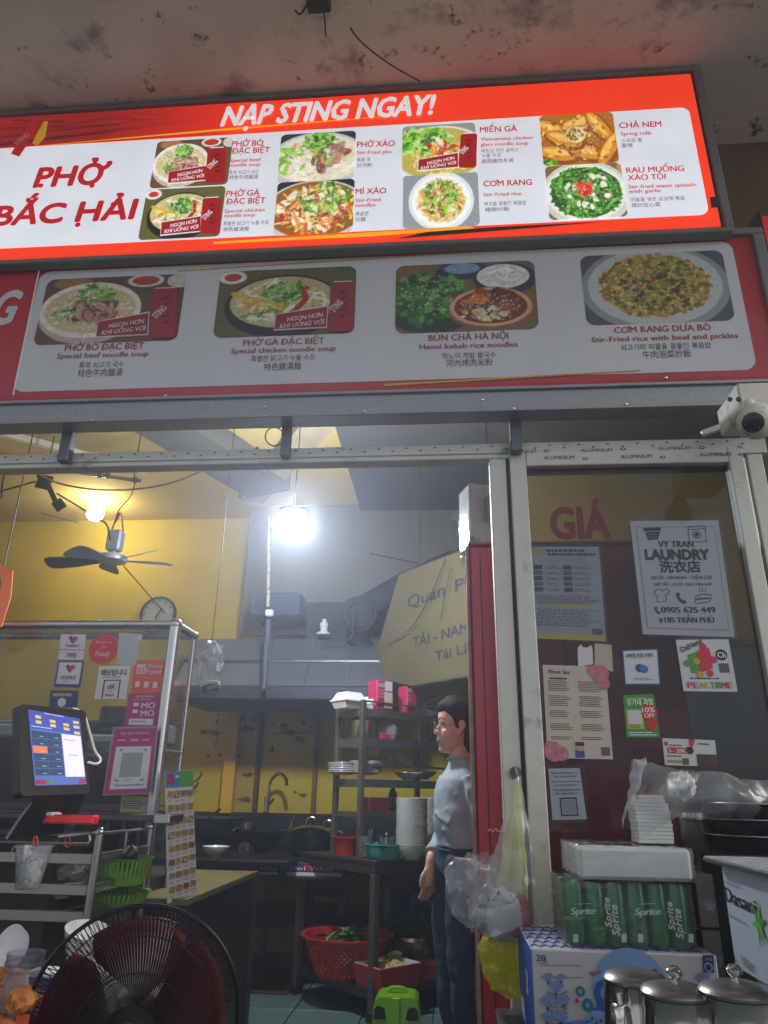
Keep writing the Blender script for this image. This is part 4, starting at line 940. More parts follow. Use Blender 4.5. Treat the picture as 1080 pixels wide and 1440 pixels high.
MB().tube(spline([jp+V((-.06, 0, .16)), jp+V((-.1, 0, .14)), jp+V((-.1, 0, .06)), jp+V((-.06, 0, .04))]), .007, 8).obj('handle', M_STEEL, jg, True)
bp = P(303, 1205, Y=4.9)
bowl0 = None
def bowl_mb(r, h, c=(0, 0, 0)):
    return MB().lathe([(r*.42, 0), (r*.45, h*.12), (r*.7, h*.3), (r*.9, h*.65), (r, h), (r*.97, h*1.01), (r*.86, h*.68), (r*.6, h*.32), (0, h*.25)], c, 32)
tag(bowl_mb(.088, .062, bp).obj('bowl', M_PORC, None, True), 'single white bowl standing at the edge by the menu sheet', 'bowl')
tag(MB().bbox((bp.x-.35, 4.75, bp.z-.03), (bp.x+.5, 5.1, bp.z-.001), .006).obj('side_shelf', M_BLKS), 'narrow dark steel shelf under the single white bowl', 'shelf')
def lid(cx, cy, Y, r, label):
    c = P(cx, cy, Y=Y); t = thing('pot_lid', label, 'pot lid', c)
    MB().lathe([(r, 0), (r*1.02, .006), (r*.9, .02), (r*.5, .035), (0, .04)], c, 30).obj('dome', M_STEEL, t, True)
    MB().tube(spline([c+V((-.035, 0, .036)), c+V((-.03, 0, .08)), c+V((0, 0, .095)), c+V((.03, 0, .08)), c+V((.035, 0, .036))]), .005, 8).obj('handle', M_STEEL, t, True)
    c = c-V((0, 0, .16)); p_ = thing('cooking_pot', label.replace("steel pot lid with loop handle", "dark pot under the steel lid"), 'pot', c)
    MB().lathe([(0, 0), (r*.9, 0), (r*.96, .02), (r*.97, .155), (0, .156)], c, 30).obj('body', M_BLKS, p_, True)
    return t
lid(437, 1169, 5.6, .14, 'steel pot lid with loop handle by the rack, left of the pair')
lid(461, 1173, 5.75, .12, 'steel pot lid with loop handle just behind the rack post')

# boxes of foil rolls on the counter's lower shelf
M_BLUE = mat('box_blue', '#1c2c6a', .5); M_CRED = mat('box_red', '#8a1c2c', .5)
for x0_, x1_, Y_, lab in ((364, 392, 5.06, 'short blue box of wrapping film at the end of the low shelf'), (402, 482, 5.06, 'long blue and red box of wrapping film on the low shelf')):
    a, b = P(x0_, 1232, Y=Y_), P(x1_, 1215, Y=Y_)
    t = thing('film_box', lab, 'box', ((a.x+b.x)/2, Y_, a.z)); f_ = Face((a.x, Y_, a.z), (1, 0, 0), (0, 0, 1))
    MB().bbox((a.x, Y_, a.z), (b.x, Y_+.07, b.z), .002).obj('carton', M_BLUE, t)
    w = b.x-a.x; h_ = b.z-a.z
    f_.plate((0, 0, w, h_*.32), .002, .001).obj('white_band', M_PAPER, t)
    f_.plate((w*.3, h_*.4, w*.75, h_*.95), .002, .001).obj('red_band', M_CRED, t)
    f_.text_ab('MODELL.65' if x0_ < 370 else 'No1 WRAP', w*.08, h_*.45, w*.8, h_*.34, M_WINK, t, .0035, .02)
tag(MB().bbox((P(355, 1235, Y=5.1).x, 5.0, P(400, 1232, Y=5.0).z-.02), (P(500, 1235, Y=5.1).x, 5.3, P(400, 1232, Y=5.0).z-.001), .003).obj('low_shelf', M_BLKS), 'low dark shelf carrying the film boxes under the counter', 'shelf')
# plastic stool, gas bottle, crate under the counters
sp = P(455, 1312, Y=5.75)
st = thing('plastic_stool', 'dark red plastic stool pushed under the table at the back', 'stool', (sp.x, 5.75, 0))
M_STOOL = mat('dark_red_plastic', '#4a0f18', .4)
sz = P(455, 1253, Y=5.6).z
MB().bbox((sp.x-.17, 5.58, sz-.03), (sp.x+.17, 5.92, sz), .012).obj('seat', M_STOOL, st)
for i in (-1, 1):
    for j in (-1, 1): MB().prism([(sp.x+i*.165, 5.75+j*.165, sz-.031), (sp.x+i*.105, 5.75+j*.165, sz-.031), (sp.x+i*.15, 5.75+j*.19, 0), (sp.x+i*.19, 5.75+j*.19, 0)], (0, -j*.03, 0)).obj('leg', M_STOOL, st)
    MB().bbox((sp.x-.14, 5.75+i*.17-.012, sz*.35), (sp.x+.14, 5.75+i*.17+.012, sz*.35+.04), .004).obj('rung', M_STOOL, st)
gp = P(562, 1310, Y=5.6)
gc = thing('gas_cylinder', 'blue gas cylinder standing under the table behind the herb pot', 'gas cylinder', (gp.x, 5.6, 0))
M_GAS = mat('gas_blue', '#1d4a78', .4, var=.15, dirt=.62, dirt_col='#14202c')
MB().lathe([(0, .02), (.14, .02), (.155, .06), (.158, .42), (.14, .5), (.08, .55), (.03, .565), (0, .566)], (gp.x, 5.6, 0), 32).obj('tank', M_GAS, gc, True)
MB().lathe([(.11, 0), (.12, 0), (.12, .03), (.11, .03), (.11, 0)], (gp.x, 5.6, 0), 24).obj('foot_ring', M_GAS, gc)
MB().tube([(gp.x+.09*math.cos(t*.314), 5.6+.09*math.sin(t*.314), .66) for t in range(20)], .01, 8, closed=True).obj('guard_ring', M_DARK, gc)
for k in range(3): a_ = k*2.1; MB().cyl((gp.x+.085*math.cos(a_), 5.6+.085*math.sin(a_), .53), (gp.x+.09*math.cos(a_), 5.6+.09*math.sin(a_), .66), .009, n=6).obj('guard_post', M_DARK, gc)
MB().cyl((gp.x, 5.6, .56), (gp.x, 5.6, .63), .022, n=12).obj('valve', M_STEEL, gc)
cp = P(613, 1300, Y=5.3)
cr = thing('plastic_crate', 'blue slatted plastic crate next to the legs of the person', 'crate', (cp.x, 5.35, .25))
M_CR = mat('crate_blue', '#2c4688', .45)
cz0, cz1 = P(613, 1305, Y=5.2).z, P(613, 1256, Y=5.2).z
for k in range(9): x_ = cp.x-.14+k*.035; MB().box((x_-.006, 5.2, cz0), (x_+.006, 5.206, cz1)).obj('slat', M_CR, cr)
for k in range(5): z_ = cz0+(cz1-cz0)*k/4; MB().box((cp.x-.15, 5.207, z_-.006), (cp.x+.15, 5.213, z_+.006)).obj('rail', M_CR, cr)
for i in (-1, 1): MB().box((cp.x+i*.15-.005, 5.2, cz0), (cp.x+i*.15+.005, 5.5, cz1)).obj('side', M_CR, cr)
MB().box((cp.x-.15, 5.21, cz0-.008), (cp.x+.15, 5.5, cz0-.001)).obj('bottom', M_CR, cr)
tag(MB().box((cp.x-.2, 5.18, 0), (cp.x+.2, 5.55, cz0-.009)).obj('storage_box', M_BLKS), 'black storage box under the blue crate', 'box')
tag(MB().bbox((-1.75, 5.1, .003), (-1.0, 5.75, .012), .003).obj('floor_mat', mat('brown_mat', '#4a3222', .9, var=.35, vs=12, dirt=.52, dirt_col='#1a120c', bump=.3)), 'brown worn cardboard mat on the green floor under the counter', 'mat')

# ------------------------------------------------------------------ steel table standing at an angle
N0 = V((-.43, 4.62, 0)); E1 = V((-.714, .70, 0)).normalized(); E2 = V((.70, .714, 0)).normalized()
def TT(a, b, z=0): return N0+E1*a+E2*b+V((0, 0, z))
def tbox(a0, a1, b0, b1, z0, z1, bev=.004):
    c = TT((a0+a1)/2, (b0+b1)/2, (z0+z1)/2); return MB().cbox(c, E1*abs(a1-a0)/2, E2*abs(b1-b0)/2, (0, 0, abs(z1-z0)/2), bev)
M_TBL = mat('table_steel', '#4b4c4e', .35, .8, var=.2, vs=8, dirt=.6, dirt_col='#1c1a17', dirt_scale=8)
tb = thing('work_table', 'dark steel work table standing at an angle with a lower shelf', 'table', TT(.37, .8))
TL, TW, TZ = 1.5, .74, .80
tbox(-.02, TW+.02, -.02, TL, TZ-.025, TZ).obj('tabletop', M_TBL, tb)
tbox(-.015, .01, -.015, TL, TZ-.075, TZ-.026, .002).obj('apron', M_TBL, tb)
tbox(.012, TW+.01, -.015, .01, TZ-.075, TZ-.026, .002).obj('apron', M_TBL, tb)
tbox(0, TW, 0, TL, .12, .145).obj('lower_shelf', M_TBL, tb)
tbox(-.012, .012, .03, TL, .105, .15, .002).obj('shelf_rail', M_TBL, tb); tbox(.03, TW, -.012, .012, .105, .15, .002).obj('shelf_rail', M_TBL, tb)
for a_ in (0, TW):
    for b_ in (0, TL-.1):
        l_ = tbox(a_-.022, a_+.022, b_-.022, b_+.022, .04, TZ-.076, .003).obj('leg', mat('leg_steel', '#6c6d6e', .32, .85, var=.15, dirt=.62, dirt_col='#26221d', dirt_scale=9), tb)
        tbox(a_-.027, a_+.027, b_-.027, b_+.027, 0, .045, .003).obj('foot_cap', M_BLACK, l_)
# rack on the table
rk = thing('shelf_rack', 'tall stainless shelf rack standing on the angled table', 'rack', TT(.35, .5, TZ))
RA, RD, RB0, RB1 = .20, .26, .04, 1.15
rt = P(497, 984, Y=TT(RA, RB0).y).z
M_RK = mat('rack_steel', '#77766f', .35, .8, var=.15, vs=10, dirt=.64, dirt_col='#2e2a22', dirt_scale=9)
for a_ in (RA, RA+RD):
    for b_ in (RB0, RB1): tbox(a_-.016, a_+.016, b_-.016, b_+.016, TZ+.0005, rt, .002).obj('post', M_RK, rk)
tbox(RA+.1, RA+.13, .62, .65, TZ+.001, rt-.1, .002).obj('post', M_RK, rk)
lev = [P(560, y, Y=TT(RA, .4).y).z for y in (1003, 1043, 1078, 1098, 1142)]
def shelf(z, th=.03, solid=True):
    if solid: tbox(RA, RA+RD, RB0, RB1, z-.012, z, .002).obj('shelf_plate', M_RK, rk)
    tbox(RA-.014, RA-.002, RB0+.018, RB1, z-th, z+.004, .002).obj('shelf_edge', M_RK, rk)
    tbox(RA+.02, RA+RD-.02, RB0-.012, RB0, z-th, z+.004, .002).obj('shelf_edge', M_RK, rk)
shelf(lev[0], .045); shelf(lev[1], .05); shelf(lev[3], .045); shelf(lev[4], .03)
tbox(RA-.012, RA-.002, RB0+.018, RB1, lev[2]-.008, lev[2]+.008, .002).obj('guard_bar', M_RK, rk)
tbox(RA-.012, RA-.002, RB0+.018, RB1, rt-.012, rt, .002).obj('top_bar', M_RK, rk)
tbox(RA+.018, RA+RD-.018, RB0-.01, RB0+.006, rt-.012, rt, .002).obj('top_bar', M_RK, rk)
def onrack(px, lv, a=.12): # point on a rack level under a picture column
    best = None
    for k in range(0, 120):
        b_ = k*.01; q = TT(RA+a, b_, lv); v = CM@(np.array(q)-CAM); x_ = 540+FPX*v[0]/v[2]
        if x_ >= px: return q
    return TT(RA+a, 1.1, lv)
# foam boxes
M_FOAM = mat('white_foam', '#c9cac6', .7, var=.04)
def foam(c, rz, label, tilt=0., s=1., grp='foam takeaway boxes on the shelf rack'):
    t = thing('foam_box', label, 'takeaway box', c, grp); R = Matrix.Rotation(rz, 3, 'Z')@Matrix.Rotation(tilt, 3, 'Y')
    def tap(z0, z1, w0, w1, nm):
        vs = [V(c)+R@V((sx*w*s, sy*w*s*.9, z*s)) for z, w in ((z0, w0), (z1, w1)) for sx, sy in ((-1, -1), (1, -1), (1, 1), (-1, 1))]
        MB().add(vs, [(3, 2, 1, 0), (4, 5, 6, 7), (0, 1, 5, 4), (1, 2, 6, 5), (2, 3, 7, 6), (3, 0, 4, 7)]).obj(nm, M_FOAM, t)
    tap(0, .045, .07, .09, 'base'); tap(.0455, .055, .095, .095, 'rim'); tap(.0555, .105, .088, .06, 'lid')
    return t
foam(onrack(488, lev[0]+.002, .1), rad(45), 'white foam box at the end of the rack top')
foam(onrack(525, lev[0]+.002, .1), rad(47), 'white foam box beside the pink tissue packs', s=.92)
foam(onrack(598, lev[0]+.002, .12), rad(40), 'white foam box lying nearest the pink carton side, above the dark band', s=.8, tilt=.2)
foam(onrack(618, lev[0]+.05, .12), rad(30), 'white foam box tilted up above the head of the person', s=1.0, tilt=-.45)
tag(MB().ball(onrack(608, lev[0]+.05, .06), (.09, .06, .05), 24, 14, lambda p, d: p+wobble(d, .03, 4)).obj('crumpled_bag', film('clear_bag', '#dfe2e6', .14, .5, .14, 14., .4), None, True), 'crumpled clear bag stuffed between foam boxes on the rack', 'plastic bag')
M_PINK = mat('pink_pack', '#a81c4a', .4, var=.08)
for px_, py0, h_, w_, lab, tx in ((534, 948, .20, .075, 'magenta tissue pack with white window on the rack top', 'KLEX'), (572, 953, .19, .05, 'narrow magenta pack standing at the end of the tissue packs', 'NOZZ')):
    q = onrack(px_, lev[0]+.002, .05); t = thing('tissue_pack', lab, 'tissue pack', q)
    d1 = E2*.92; f_ = Face(q-d1*w_-E1*.03, E2, (0, 0, 1))
    MB().cbox(q+V((0, 0, h_/2)), E2*w_, E1*.05, (0, 0, h_/2), .01).obj('wrapper', M_PINK, t)
    f_ = Face(q-E1*.0505-E2*w_, E2, (0, 0, 1))
    if tx == 'KLEX':
        f_.plate((w_*.9, h_*.1, w_*1.85, h_*.62), .003, .002).obj('window', mat('pack_cream', '#c9b8a0', .5), t)
        f_.plate((w_*.95, h_*.66, w_*1.8, h_*.98), .003, .002).obj('white_patch', M_PAPER, t)
    f_.text_ab(tx, w_*.2, h_*.78, w_*.7, h_*.12, M_WINK, t, .004, .02, rot=0 if tx == 'KLEX' else 0)
    for k in range(3): f_.text_ab('2 PLY SOFT', w_*.2, h_*(.62-.1*k), w_*.62, h_*.05, M_WINK, t, .004)
# second level: steel pot, cutlery, wrapped pack
q = onrack(513, lev[1]+.002); t = thing('steel_pot', 'bright steel pot on the second shelf of the rack', 'pot', q)
MB().lathe([(0, 0), (.1, 0), (.105, .01), (.105, .12), (.11, .125), (.1, .12), (.098, .015), (0, .01)], q, 30).obj('body', M_STEEL, t, True)
MB().lathe([(.106, .1), (.112, .1), (.112, .108), (.106, .108)], q, 30).obj('rim', M_STEEL, t, True)
q = onrack(542, lev[1]+.002, .05); t = thing('noodle_pack', 'clear bag with a red and white label beside the steel pot', 'pack', q)
MB().ball(q+V((0, 0, .06)), (.075, .04, .06), 22, 14, lambda p, d: p+wobble(d, .015, 5)).obj('bag', film('clear_bag', '#dfe2e6', .14, .5, .14, 14., .4), t, True)
MB().cbox(q+V((.0, -.02, .025)), E2*.055, E1*.02, (0, 0, .02), .004).obj('label_band', M_PINK, t)
MB().ball(q+V((0, .02, .065)), (.055, .02, .045), 16, 10).obj('contents', M_PAPER, t, True)
for k in range(7):
    q = TT(RA+.06+.02*k, RB0+.05+.008*(k % 3), lev[1]+.002)
    tag(MB().cbox(q+V((0, 0, .07+.005*(k % 3))), (.007, 0, .004), (0, .004, 0), (.004, 0, .07), .002).obj('knife_handle', M_BLACK), 'black handled cutlery standing in the rack side', 'cutlery', 'cutlery standing in the rack')
q = onrack(590, lev[1]+.002, .1); t = thing('glass_jug', 'dim glass jug on the second shelf behind the wrapped pack', 'jug', q)
MB().lathe([(0, 0), (.06, 0), (.065, .02), (.055, .12), (.06, .15), (.055, .15), (.05, .12), (.058, .02), (0, .01)], q, 24).obj('body', film('thin_glass', '#cfd6d6', .08, .6, .05, 3, 0), t, True)
MB().tube(spline([q+V((.055, 0, .12)), q+V((.09, 0, .11)), q+V((.09, 0, .05)), q+V((.06, 0, .03))]), .006, 8).obj('handle', MATS['thin_glass'], t, True)
# third: plates
q0 = onrack(500, lev[3]+.012, .10)
plate_mb = lambda c: MB().lathe([(.05, 0), (.055, .004), (.085, .010), (.105, .018), (.104, .020), (.08, .013), (.05, .007), (0, .006)], c, 30)
for side, (q0, nm, n_) in enumerate(((onrack(513, lev[3]+.03, .10), 'plates stacked on the rack', 7), (onrack(482, lev[3]+.03, .2), 'plates stacked in the rack corner', 6))):
    src = None
    for k in range(n_):
        if src is None: src = tag(plate_mb(q0).obj('plate', M_PORC, None, True), 'white plate in the stack of plates on the middle rack shelf' if side == 0 else 'white plate in the stack at the rack corner post', 'plate', nm); o_ = src
        else: o_ = dup(src, V(src.location)+V((random.uniform(-.003, .003), random.uniform(-.003, .003), .011*k)))
M_GBOWL = film('thin_glass')
for px_, a_ in ((518, .08), (565, .1)):
    q = onrack(px_, lev[2]+.012 if px_ > 540 else lev[2]+.06, a_)
    tag(MB().lathe([(.04, 0), (.07, .02), (.095, .06), (.1, .07), (.096, .07), (.09, .06), (.066, .025), (0, .01)], q, 26).obj('glass_bowl', M_GBOWL, None, True), {518: 'clear glass bowl resting upon the stack of plates', 565: 'clear glass bowl above the shallow white bowls'}[px_], 'bowl')
for px_, dz, a_, lab in ((573, .0, .08, 'shallow white bowl on the middle shelf, the nearer of two'), (595, .012, .14, 'wide shallow white bowl on the middle shelf by the person')):
    q = onrack(px_, lev[3]+.004+dz, a_); r_ = .085
    tag(MB().lathe([(.035, 0), (.035, .008), (r_*.8, .025), (r_*1.15, .05), (r_*1.14, .053), (r_*.7, .03), (0, .018)], q, 28).obj('bowl', M_PORC, None, True), lab, 'bowl')
# brown basket, bottle
q = onrack(526, lev[4]+.002, .05); t = thing('brown_basket', 'brown plastic basin on the low rack shelf', 'basin', q)
M_BRB = mat('brown_plastic', '#7a3a1e', .4)
def tapbox(c, w0, w1, h, ratio, m, name, parent, th=.006, ux=E2, uy=E1):
    c = V(c); ux = V(ux).normalized(); uy = V(uy).normalized(); mb = MB(); r4 = ((-1, -1), (1, -1), (1, 1), (-1, 1))
    rows = [(0, w0), (h, w1), (h, w1-th), (th, w0-th)]
    vs = [c+ux*sx*w+uy*sy*w*ratio+V((0, 0, z)) for z, w in rows for sx, sy in r4]
    fs = [(3, 2, 1, 0)]+[(r*4+k, r*4+(k+1) % 4, (r+1)*4+(k+1) % 4, (r+1)*4+k) for r in range(3) for k in range(4)]+[(12, 13, 14, 15)]
    return mb.add(vs, fs).obj(name, m, parent)
tapbox(q, .075, .095, .085, .7, M_BRB, 'body', t)
q = onrack(551, lev[4]+.002, .16); t = thing('sauce_bottle', 'small dark sauce bottle with a yellow label behind the brown basin', 'bottle', q)
MB().lathe([(0, 0), (.028, 0), (.03, .01), (.03, .11), (.014, .14), (.013, .17), (0, .17)], q, 18).obj('body', mat('dark_glass', '#1c1410', .15), t, True)
MB().lathe([(.0305, .03), (.0305, .09)], q, 18).obj('label', mat('bottle_label', '#8c7a30', .5), t); MB().lathe([(.0145, .15), (.0145, .175), (0, .176)], q, 12).obj('cap', M_WHITE, t)
# on the tabletop
def ontable(px, py): return P(px, py, Z=TZ+.001)
bsrc = None
for (px_, py_, n_, r_, lab, grp, Y_) in ((579, 1192, 17, .098, 'white bowl in the tall stack of soup bowls in front of the rack', 'tall stack of soup bowls', 4.72), (600, 1186, 15, .092, 'white bowl in the second stack beside the person', 'second stack of soup bowls', 5.05)):
    q = P(px_, py_, Y=Y_); q.z = TZ+.001; s0 = None; top = P(px_, 1121, Y=Y_).z; dz = (top-.09-q.z)/(n_-1)
    for k in range(n_):
        if s0 is None: s0 = tag(bowl_mb(r_, .085, q).obj('bowl', M_PORC, None, True), lab, 'bowl', grp)
        else: dup(s0, V(s0.location)+V((random.uniform(-.002, .002), random.uniform(-.002, .002), dz*k)))
q = P(540, 1193, Y=4.72); q.z = TZ+.001; t = thing('aqua_basin', 'small turquoise plastic basin with a broken rim', 'basin', q)
M_AQ = mat('turquoise_plastic', '#3f9a92', .4)
MB().lathe([(0, 0), (.085, 0), (.095, .01), (.105, .07), (.115, .078), (.115, .084), (.1, .08), (.09, .02), (0, .012)], q, 32).obj('body', M_AQ, t, True)
MB().prism([q+V((-.03, -.113, .078)), q+V((.03, -.113, .078)), q+V((.0, -.11, .05))], (0, -.004, 0)).obj('chip', M_BLACK, t)
q2 = q+V((.01, .05, .03)); t = thing('steel_canister', 'steel canister with lid sitting in the turquoise basin', 'canister', q2)
MB().lathe([(0, 0), (.05, 0), (.05, .07), (.054, .072), (.054, .09), (.02, .1), (0, .1)], q2, 24).obj('body', M_STEEL, t, True); MB().ball(q2+V((0, 0, .105)), .01, 10, 6).obj('knob', M_STEEL, t, True)
q = P(513, 1186, Y=4.78); q.z = TZ+.001; t = thing('spoon_jar', 'glass jar full of spoons on the table corner', 'jar', q)
MB().lathe([(0, 0), (.045, 0), (.047, .01), (.047, .12), (.043, .12), (.042, .012), (0, .008)], q, 24).obj('glass', MATS['thin_glass'], t, True)
for k in range(7):
    a_ = k*.9; MB().cyl(q+V((math.cos(a_)*.02, math.sin(a_)*.02, .01)), q+V((math.cos(a_)*.045, math.sin(a_)*.045, .16+.01*(k % 3))), .004, n=6).obj('spoon', M_STEEL, t)
MB().cyl(q+V((0, 0, .02)), q+V((-.07, 0, .24)), .006, n=6).obj('ladle_handle', M_STEEL, t)
q = P(487, 1183, Y=4.95); q.z = TZ+.001; t = thing('red_bin', 'red plastic tub standing inside the foot of the rack', 'tub', q)
MB().lathe([(0, 0), (.07, 0), (.085, .1), (.09, .105), (.08, .1), (.066, .01), (0, .008)], q, 26).obj('body', mat('bright_red_plastic', '#a81818', .35), t, True); MB().lathe([(.086, .098), (.093, .1), (.093, .108), (.084, .108)], q, 26).obj('rim', MATS['bright_red_plastic'], t, True)
# lower shelf contents
SZ = .147
q = P(487, 1362, Y=4.95); q = V((q.x, q.y, SZ)); t = thing('red_basket', 'round red openwork plastic basket holding green vegetables', 'basket', q)
M_RB = mat('basket_red', '#a8231c', .4, var=.08); bm = MB(); R0, R1, Hb = .17, .265, .215
nk = 44; rows = 10
def brad(t): return R0+(R1-R0)*(t**.75)
for i in range(rows):
    for k in range(nk):
        # each cell is a frame left open in the middle
        t0, t1 = (.12+.72*i/rows), (.12+.72*(i+1)/rows); a0_, a1_ = 6.28318*(k+.5*(i % 2))/nk, 6.28318*(k+1+.5*(i % 2))/nk
        g = .28
        def pt(u, v): t_ = t0+(t1-t0)*v; a_ = a0_+(a1_-a0_)*u; r_ = brad(t_); return q+V((r_*math.cos(a_), r_*math.sin(a_), Hb*t_))
        o = [pt(0, 0), pt(1, 0), pt(1, 1), pt(0, 1)]; n4 = [pt(g, g), pt(1-g, g), pt(1-g, 1-g), pt(g, 1-g)]
        bm.add(o+n4, [(0, 1, 5, 4), (1, 2, 6, 5), (2, 3, 7, 6), (3, 0, 4, 7)])
tag(bm.obj('mesh_side', M_RB, t), kind='stuff')
MB().lathe([(0, 0), (brad(0), 0), (brad(.12), Hb*.12), (brad(.1), Hb*.12), (brad(0)-.01, .006), (0, .006)], q, 44).obj('bottom', M_RB, t, True)
MB().lathe([(brad(.84), Hb*.84), (R1, Hb), (R1+.02, Hb), (R1+.02, Hb+.008), (R1-.004, Hb+.006), (brad(.84)-.004, Hb*.84)], q, 44).obj('rim', M_RB, t, True)
rr = random.Random(5); M_VEG = mat('vegetable_green', '#3d6a24', .5, var=.35, vs=30)
for k in range(16):
    a_ = rr.uniform(0, 6.28); r_ = rr.uniform(0, .17); c = q+V((r_*math.cos(a_), r_*math.sin(a_), Hb*.8+rr.uniform(-.02, .05))); d = V((rr.uniform(-1, 1), rr.uniform(-1, 1), rr.uniform(-.2, .8))).normalized(); s_ = d.cross(V((0, 0, 1))).normalized()
    mbv = MB(); L = rr.uniform(.07, .12); w_ = L*.28
    mbv.add([c-d*L, c-d*L*.3+s_*w_+V((0, 0, .012)), c+d*L*.4+s_*w_*.8+V((0, 0, .014)), c+d*L+V((0, 0, -.01)), c+d*L*.4-s_*w_*.8+V((0, 0, .01)), c-d*L*.3-s_*w_+V((0, 0, .014)), c+V((0, 0, -.003))], [(0, 1, 6), (1, 2, 6), (2, 3, 6), (3, 4, 6), (4, 5, 6), (5, 0, 6)])
    tag(mbv.obj('leaf', M_VEG), 'green vegetable leaf lying in the round red basket', 'leaf', 'vegetable leaves in the red basket')
q = P(540, 1385, Y=4.66); q = V((-.36, 4.74, SZ)); t = thing('square_tray', 'red square tub with white inside full of chopped food', 'tray', q)
M_TR = mat('tub_red', '#a01820', .35)
tapbox(q, .135, .16, .115, .78, M_TR, 'body', t, .008)
tapbox(q+V((0, 0, .009)), .126, .1515, .110, .78, M_PAPER, 'liner', t, .004)
fd = MB().ball(q+V((.01, 0, .09)), (.11, .09, .035), 30, 14, lambda p, d: p+wobble(d, .022, 6)).obj('chopped_food', mat('chopped_greens', '#a89c5c', .7, var=.5, vs=60, bump=1, bs=80), None, True); tag(fd, 'pale chopped herbs heaped in the square red tub', 'food')
tag(MB().tube(spline([q+V((-.0, -.0, .13)), q+V((.03, .03, .155)), q+V((.08, .05, .15))]), .02, 8, r1=.012).obj('lemongrass', mat('lemongrass', '#6b6a30', .6, var=.3)), 'stub of lemongrass on the chopped herbs', 'vegetable')
q = V((P(603, 1375, Y=5.0).x, 5.0, SZ)); t = thing('small_red_bowl', 'small red plastic bowl with a wooden spoon beside the square tub', 'bowl', q)
MB().lathe([(0, 0), (.07, 0), (.095, .075), (.1, .08), (.09, .075), (.065, .01), (0, .008)], q, 28).obj('body', mat('soft_red_plastic', '#a0322c', .4), t, True)
tag(MB().cyl(q+V((0, 0, .06)), q+V((.14, -.03, .11)), .009, n=8).obj('wooden_spoon', mat('spoon_wood', '#a8834a', .6)), 'wooden spoon leaning out of the small red bowl', 'spoon')
q = V((P(580, 1360, Y=5.2).x, 5.2, SZ)); t = thing('herb_pot', 'steel stock pot with a mound of green herbs on top', 'pot', q)
MB().lathe([(0, 0), (.125, 0), (.13, .01), (.13, .16), (.136, .165), (.125, .165), (.12, .02), (0, .012)], q, 32).obj('body', M_STEEL, t, True)
MB().lathe([(.0, .172), (.13, .172), (.134, .166), (.138, .166), (.13, .185), (.06, .2), (0, .202)], q, 32).obj('lid', M_STEEL, t, True)
hm = MB(); hh = random.Random(9); hc = q+V((0, .02, .23))
for k in range(1500):
    a_ = hh.uniform(0, 6.28); e_ = hh.uniform(-.1, 1.4); r_ = hh.uniform(.5, 1.)**.5
    p = hc+V((math.cos(a_)*math.cos(e_)*.23*r_, math.sin(a_)*math.cos(e_)*.17*r_, math.sin(e_)*.12*r_+.03*NZ.noise(V((a_*2, e_*2, 0)))))
    d = V((hh.gauss(0, 1), hh.gauss(0, 1), hh.gauss(0, .7))).normalized()*hh.uniform(.015, .035); s_ = d.cross(V((hh.random(), hh.random(), 1))).normalized()*.004
    hm.add([p-d, p+s_, p+d, p-s_], [(0, 1, 2, 3)])
tag(hm.obj('herb_heap', mat('herb_green', '#26451c', .7, var=.5, vs=20)), 'tangled heap of thin green herbs on the steel stock pot', 'herbs', kind='stuff')
# lime green plastic toy-like case on the floor
lz = P(557, 1403, Y=4.25).z; q = V((P(557, 1403, Y=4.25).x, 4.35, 0)); t = thing('green_case', 'bright lime green plastic case with black windows under the table', 'case', q)
M_LIME = mat('lime_plastic', '#6fae0e', .3, var=.05, coat=.3)
mbl = MB(); hw, hd_ = .118, .1
prof = [(-hw, 0), (hw, 0), (hw*1.0, lz*.7), (hw*.93, lz*.9), (hw*.78, lz*.98), (hw*.6, lz), (-hw*.6, lz), (-hw*.78, lz*.98), (-hw*.93, lz*.9), (-hw, lz*.7)]
mbl.prism([q+V((x_, -hd_, z_)) for x_, z_ in prof], (0, 2*hd_, 0)).obj('shell', M_LIME, t)
for i in (-1, 1): MB().prism([q+V((x_*hw, -hd_-.001, z_*lz)) for x_, z_ in ((i*.42, .55), (i*.95, .53), (i*.94, .74), (i*.8, .82), (i*.5, .78))], (0, -.004, 0)).obj('window', M_BLACK, t)
MB().cbox(q+V((0, -hd_-.004, lz*.5)), (.02, 0, 0), (0, .004, 0), (0, 0, lz*.5), .003).obj('centre_rib', M_LIME, t)
MB().tube(spline([q+V((-.05, 0, lz)), q+V((-.03, 0, lz+.02)), q+V((.03, 0, lz+.02)), q+V((.05, 0, lz))]), .01, 8).obj('handle', M_LIME, t, True)
# hanging clutter beside the case
q = P(296, 975, Y=3.6); t = thing('hanging_bag', 'clear bag hanging beside the glass case with something dark in it', 'plastic bag', q)
MB().ball(P(297, 940, Y=3.6), (.055, .05, .14), 26, 20, lambda p, d: p+wobble(d, .03, 3.5)).obj('bag', film('clear_bag', '#dfe2e6', .14, .5, .14, 14., .4), t, True)
MB().cbox(P(296, 968, Y=3.6), (.04, 0, .008), (0, .03, 0), (-.004, 0, .02), .01).obj('contents', M_BLACK, t)
MB().cbox(P(300, 961, Y=3.6), (.03, 0, .0), (0, .025, 0), (0, 0, .012), .005).obj('contents', mat('pale_green_paper', '#b5b79a', .6), t)
tag(MB().tube([P(297, 912, Y=3.6), (P(297, 912, Y=3.6).x, 3.6, 3.6)], .0025, 6).obj('string', M_CABLE), 'string holding the clear bag beside the glass case', 'string')
